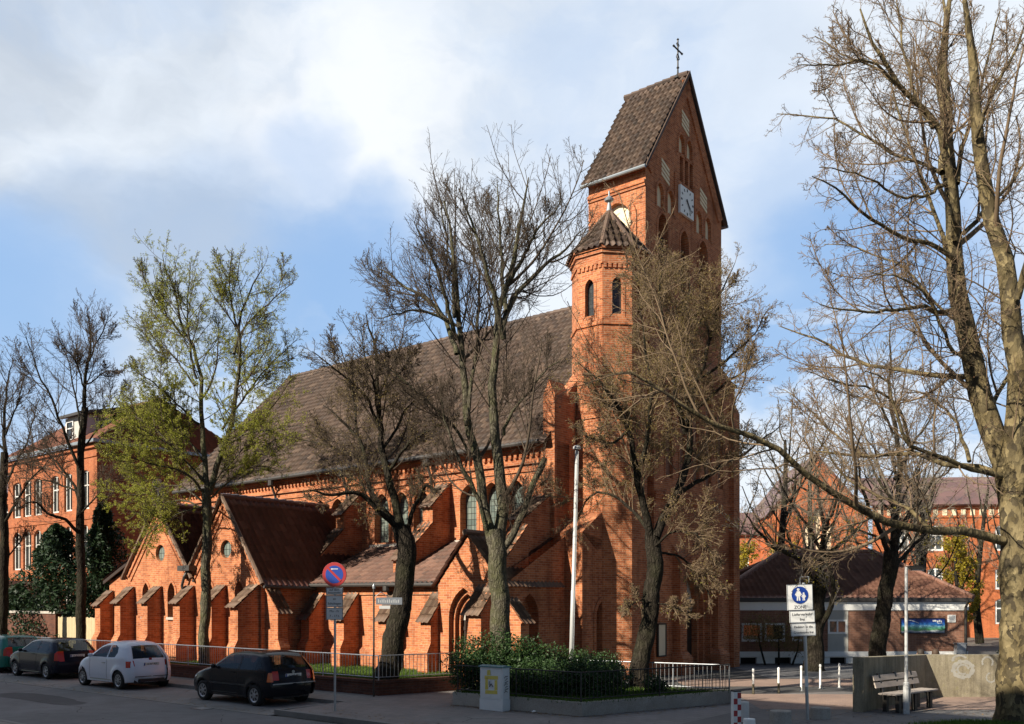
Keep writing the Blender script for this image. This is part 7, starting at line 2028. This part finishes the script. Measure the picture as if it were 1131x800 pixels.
            for k in range(ns):
                t = 2 * math.pi * (k + .5) / ns; c = Vector((math.cos(t), 0, math.sin(t))); tg = Vector((-math.sin(t), 0, math.cos(t))); b0 = Vector((xc, yo + s * .0275, rw))
                wd = rw * .62 * math.pi / ns * .42
                hol.add([b0 + c * rw * .26 - tg * wd * .45, b0 + c * rw * .26 + tg * wd * .45, b0 + c * rw * .55 + tg * wd - Vector((0, s * .012, 0)), b0 + c * rw * .55 - tg * wd - Vector((0, s * .012, 0))], [(0, 1, 2, 3)])
            hol.build('rim_slots', M['plastic'], wo, uvs=False)
    # plate on the tail, handle, mirrors, seats
    px_, pz_, tilt = sp['plate']
    m = MB(); m.box(-.012, .0, -.26, .26, -.055, .055); pl = m.build('number_plate', M['plate'], r, uvs=False); pl.location = (px_, 0, pz_); pl.rotation_euler = (0, tilt, 0)
    m = MB(); m.box(-.0135, -.0121, .215, .255, -.05, .05); m.build('euro_band', M['signblue'], pl, uvs=False)
    text(sp['reg'], .085, M['ink'], pl, (-.014, -.02, 0), (R(90), 0, R(-90)), ext=.0008)
    for s in (1, -1):
        m = MB(); mx, mz = sp['mirror']; y0 = s * (Wd / 2 - .06)
        m.lathe([(.0, -.07), (.055, -.05), (.065, 0), (.055, .05), (0, .07)], (0, 0, 0), 10); m.v = [(mx + y * .7, y0 + s * .12 + z * 1.15 * s, mz + x) for x, y, z in m.v]
        m.tube([(mx + .02, y0 - s * .02, mz - .04), (mx, y0 + s * .07, mz - .02)], .02, 6); m.build('wing_mirror', M[sp.get('mirror_mat', paint)], r, smooth=True, uvs=False)
        hx, hz = sp['handle']; hp = np.array([[hx, hz]]); hy = float(yfun(hp)[0])
        m = MB(); m.box(hx - .09, hx + .09, s * (hy - .005), s * (hy + .022), hz - .014, hz + .014); m.build('door_handle', M[sp.get('handle_mat', paint)], r, uvs=False)
        for (a, b) in sp['gaps']:
            P = np.array([np.array(a) + (np.array(b) - np.array(a)) * t for t in np.linspace(0, 1, 8)]); yy = yfun(P)
            m = MB(); m.tube([(p[0], s * (y + .0005), p[1]) for p, y in zip(P, yy)], .0045, 4); m.build('door_seam', M['ink'], r, uvs=False)
    for y in (-.36, .36):
        for x in (L_ * .47, L_ * .24):
            m = MB(); m.box(x, x + .45, y - .22, y + .22, .5, .66)
            m.ext([Vector((x - .02, y - .21, .62)), Vector((x + .12, y - .21, .62)), Vector((x - .04, y - .21, sp['H'] - .36)), Vector((x - .14, y - .21, sp['H'] - .36))], (0, .42, 0)); m.box(x - .16, x - .06, y - .11, y + .11, sp['H'] - .36, sp['H'] - .2); m.build('seat', M['seat'], r, uvs=False)
    for mb_fn in sp.get('extra', []): mb_fn(r)
    return r
HEAD = math.atan2(.623, -.782)
def cpos(u, v): return uv(u, v, -.1)
# black hatchback (nearest)
sil = [(.06, .26), (.0, .40), (.0, .62), (.05, .70), (.08, .92), (.14, 1.0), (.42, 1.33), (.52, 1.39), (1.0, 1.425), (1.55, 1.42), (2.05, 1.36), (2.72, .97), (3.05, .90), (3.42, .80), (3.62, .68), (3.70, .52), (3.72, .36), (3.66, .24)]
wA = [(1.42, .955), (1.42, 1.335), (1.62, 1.345), (2.0, 1.29), (2.50, .975)]
wB = [(.55, .965), (.42, 1.05), (.62, 1.30), (.80, 1.325), (1.34, 1.335), (1.34, .955)]
def polo_extra(r):
    m = MB(); m.box(-.015, .0, -.70, .70, .585, .615); m.build('bumper_strip', M['galv'], r, uvs=False)
    m = MB(); m.tube([(.16, 0, 1.04), (.20, -.3, 1.06)], .008, 4); m.build('rear_wiper', M['ink'], r, uvs=False)
    m = MB(); m.lathe([(.045, -.004), (.045, .006), (.0, .008)], (0, 0, 0), 14, 'y'); m.v = [(.045 + y * .9, x, .90 + z) for x, y, z in m.v]; m.build('badge', M['alloy'], r, uvs=False)
    for s in (1, -1): m = MB(); m.box(.75, 3.0, s * .822, s * .836, .52, .56); m.build('rubbing_strip', M['plastic'], r, uvs=False)
polo = dict(L=3.72, W=1.66, H=1.42, xr=.66, xf=3.06, rw=.285, ra=.335, zb=.22, sil=sil, belt=.94, tumble=.42, plan=.09, rf=.085, paint='paint_black', bow=.05,
    side=[('side_window', 'carglass', wA), ('side_window', 'carglass', wB), ('tail_light', 'orangelamp', [(.0, .66), (.0, .90), (.13, .90), (.16, .66)]), ('headlight', 'clearlamp', [(3.42, .66), (3.45, .78), (3.62, .70), (3.68, .60)])],
    strip=[('rear_window', 'carglass', (5,), 0, .9, 1.0, 1.40), ('windscreen', 'carglass', (10,), 0, .9, 1.0, 1.40), ('tail_light', 'redlamp', (2, 3, 4), .70, 1.0, .66, .90), ('headlight', 'clearlamp', (13, 14, 15), .62, 1, .54, .78)],
    plate=(.052, .80, R(-8)), reg='H-NZ 883', mirror=(2.42, 1.0), handle=(1.62, .86), gaps=[((1.38, .30), (1.38, 1.36)), ((2.62, .34), (2.62, .93)), ((1.38, .30), (2.62, .30))], spokes=7, extra=[polo_extra])
car('parked_car', 'shiny black three door hatchback, nearest of the parked cars', cpos(19.75, 15.40), HEAD, polo)
# small white rounded car
sil = [(.10, .24), (.02, .36), (.0, .55), (.06, .74), (.12, .92), (.30, 1.16), (.52, 1.40), (.75, 1.47), (1.15, 1.49), (1.55, 1.47), (1.95, 1.39), (2.62, 1.0), (2.95, .93), (3.25, .82), (3.44, .66), (3.53, .46), (3.52, .34), (3.44, .22)]
wA = [(1.36, 1.0), (1.36, 1.38), (1.60, 1.37), (1.92, 1.29), (2.32, 1.0)]
wB = [(.86, 1.01), (.78, 1.15), (.86, 1.32), (1.04, 1.385), (1.29, 1.385), (1.29, 1.0)]
def fiat_extra(r):
    m = MB(); m.box(-.012, .03, -.56, .56, .405, .425); m.build('bumper_groove', M['ink'], r, uvs=False)
    m = MB(); m.lathe([(.05, -.004), (.05, .008), (.0, .01)], (0, 0, 0), 16, 'y'); m.v = [(.10 + y, x, .955 + z) for x, y, z in m.v]; m.build('badge', M['signred'], r, uvs=False)
    m = MB(); m.box(-.02, .10, -.42, .42, .24, .34); m.build('lower_grille', M['plastic'], r, uvs=False)
    for s in (1, -1): m = MB(); m.box(1.0, 2.35, s * .80, s * .822, .27, .30); m.build('sill_trim', M['alloy'], r, uvs=False)
fiat = dict(L=3.54, W=1.63, H=1.49, xr=.62, xf=2.92, rw=.29, ra=.345, zb=.22, sil=sil, belt=.98, tumble=.40, plan=.13, rf=.13, paint='paint_white', bow=.08, smooth=4, crown=.035, flare=.025,
    side=[('side_window', 'carglass', wA), ('side_window', 'carglass', wB), ('tail_light', 'redlamp', [(.09, .70), (.13, .90), (.25, .90), (.23, .70)]), ('headlight', 'clearlamp', [(3.22, .62), (3.16, .78), (3.28, .78), (3.40, .66)])],
    strip=[('rear_window', 'carglass', (4, 5), 0, .9, .99, 1.36), ('windscreen', 'carglass', (10,), 0, .9, 1.02, 1.42), ('tail_light', 'redlamp', (3,), .9, 1.0, .72, .90), ('headlight', 'clearlamp', (13,), .62, 1, .68, .80)],
    plate=(.04, .80, R(-16)), reg='H-AF 907', mirror=(2.24, 1.04), handle=(1.52, .82), handle_mat='alloy', gaps=[((1.32, .30), (1.32, 1.40)), ((2.42, .34), (2.42, .98)), ((1.32, .30), (2.42, .30))], spokes=9, extra=[fiat_extra])
car('parked_car', 'small rounded white car parked between two dark hatchbacks', cpos(26.95, 15.42), HEAD, fiat)
# dark blue hatchback
def sc_(pts, fx, fz): return [(x * fx, z * fz) for x, z in pts]
navy = dict(polo); navy.update(L=3.95, W=1.67, H=1.43, xr=.72, xf=3.2, paint='paint_navy', reg='H-KT 512', plate=(.055, .83, R(-8)))
fx = 3.95 / 3.72
navy['sil'] = [(.07, .25), (.0, .42), (.0, .64), (.05, .72), (.10, .95), (.17, 1.02), (.52, 1.36), (.62, 1.41), (1.1, 1.435), (1.65, 1.43), (2.2, 1.36), (2.92, .98), (3.3, .92), (3.65, .83), (3.84, .70), (3.93, .54), (3.95, .38), (3.88, .24)]
navy['side'] = [('side_window', 'carglass', [(1.5, .97), (1.5, 1.345), (1.75, 1.35), (2.1, 1.29), (2.66, .98)]), ('side_window', 'carglass', [(.66, .98), (.55, 1.08), (.74, 1.31), (.9, 1.335), (1.42, 1.345), (1.42, .97)]),
                ('tail_light', 'redlamp', [(.0, .68), (.02, 1.0), (.16, 1.0), (.16, .68)]), ('headlight', 'clearlamp', [(3.62, .66), (3.66, .79), (3.83, .71), (3.9, .62)])]
navy['strip'] = [('rear_window', 'carglass', (5,), 0, .9, 1.03, 1.41), ('windscreen', 'carglass', (10,), 0, .9, 1.0, 1.40), ('tail_light', 'redlamp', (2, 3, 4), .70, 1.0, .68, 1.0), ('headlight', 'clearlamp', (13, 14, 15), .62, 1, .56, .80)]
navy['mirror'] = (2.58, 1.0); navy['handle'] = (1.7, .88); navy['gaps'] = [((1.46, .3), (1.46, 1.36)), ((2.8, .34), (2.8, .94)), ((1.46, .3), (2.8, .3))]; navy['extra'] = []
car('parked_car', 'dark navy hatchback in front of the small white car', cpos(32.5, 15.75), HEAD, navy)
# green car at the edge
green = dict(navy); green.update(paint='paint_green', W=1.70, reg='H-LE 274', extra=[])
green['side'] = list(navy['side'])
car('parked_car', 'teal green car cut by the left edge of the picture', cpos(37.0, 15.9), HEAD, green)

# ================================================================== street details
mc = empty('manhole_cover', uv(17.5, 11.6, -.104), AXROT, label='round iron manhole cover in the dark road', cat='manhole cover')
m = MB(); m.lathe([(.36, .0), (.36, .008), (.33, .008)], (0, 0, 0), 28); m.build('frame', M['iron'], mc, uvs=False)
m = MB(); m.lathe([(.32, .0), (.32, .007)], (0, 0, 0), 28)
for i in range(-4, 5):
    w_ = math.sqrt(max(0, .29 ** 2 - (i * .065) ** 2)); m.box(-w_, w_, i * .065 - .012, i * .065 + .012, .007, .012)
m.build('lid', M['iron'], mc, uvs=False)
dr_ = empty('street_drain', uv(21.0, 13.42, -.104), AXROT, label='rectangular iron gully grate beside the parking lane', cat='drain')
m = MB(); m.box(-.26, .26, -.2, .2, 0, .006); m.build('frame', M['iron'], dr_, uvs=False)
m = MB()
for i in range(7): m.box(-.22 + i * .065, -.185 + i * .065, -.16, .16, .006, .012)
m.build('bars', M['galv'], dr_, uvs=False)
g = np.random.default_rng(8)
def blob_sheet(name, c, rx, ry, rot, mat, z, n=16):
    pts = []
    for k in range(n):
        a = 2 * math.pi * k / n; r_ = 1 + .12 * math.sin(3 * a + rx) + .08 * math.sin(5 * a)
        x, y = rx * r_ * math.copysign(abs(math.cos(a)) ** .6, math.cos(a)), ry * r_ * math.copysign(abs(math.sin(a)) ** .6, math.sin(a))
        pts.append((c.x + x * math.cos(rot) - y * math.sin(rot), c.y + x * math.sin(rot) + y * math.cos(rot)))
    return sheet(name, pts, mat, z)
blob_sheet('road_patch', uv(27, 11.9), 2.4, .55, AXROT, mat_ground('patch_asphalt', (.06, .06, .064), (.10, .10, .105), .4), -.1005)
blob_sheet('pavement_patch', uv(13.4, 15.6), 1.6, .5, AXROT + .4, mat_ground('pale_patch', (.20, .19, .18), (.28, .265, .25), .4), .004)
# fallen leaves and twigs along the gutter and by the bed wall
C = []
for i in range(900):
    u_ = g.uniform(12, 40); C.append(tuple(uv(u_, 13.66 + abs(g.normal(0, .35)), -.092) if u_ > 18.6 else uv(u_, 14.05 + abs(g.normal(0, .5)), .008)))
for i in range(700):
    t_ = g.random(); a, b = (BED[0], BED[1]) if g.random() < .5 else (BED[1], BED[2]); q = a.lerp(b, t_); n_ = Vector((b.y - a.y, -(b.x - a.x), 0)).normalized()
    C.append(tuple(q + n_ * abs(g.normal(0, .22)) + Vector((0, 0, .008))))
for i in range(500): C.append((g.uniform(6, 13), g.uniform(20, 23.5), .009))
C = np.array(C); a = g.uniform(0, 2 * np.pi, len(C)); s = g.uniform(.015, .045, len(C))
A_ = np.stack([np.cos(a), np.sin(a), g.normal(0, .15, len(C))], 1) * s[:, None]; B_ = np.stack([-np.sin(a), np.cos(a), g.normal(0, .15, len(C))], 1) * s[:, None] * .6
V = np.stack([C - A_, C + B_, C + A_, C - B_], 1).reshape(-1, 3); V[:, 2] = np.maximum(V[:, 2], np.repeat(C[:, 2], 4) - .004)
tag(mesh_np('fallen_leaves', V, np.arange(len(V)).reshape(-1, 4), mat_leaf('dry_leaf', (.10, .055, .025), (.26, .17, .08), .1)), 'dry brown leaves and twigs scattered along the gutter and bed wall', 'leaves', kind='stuff')
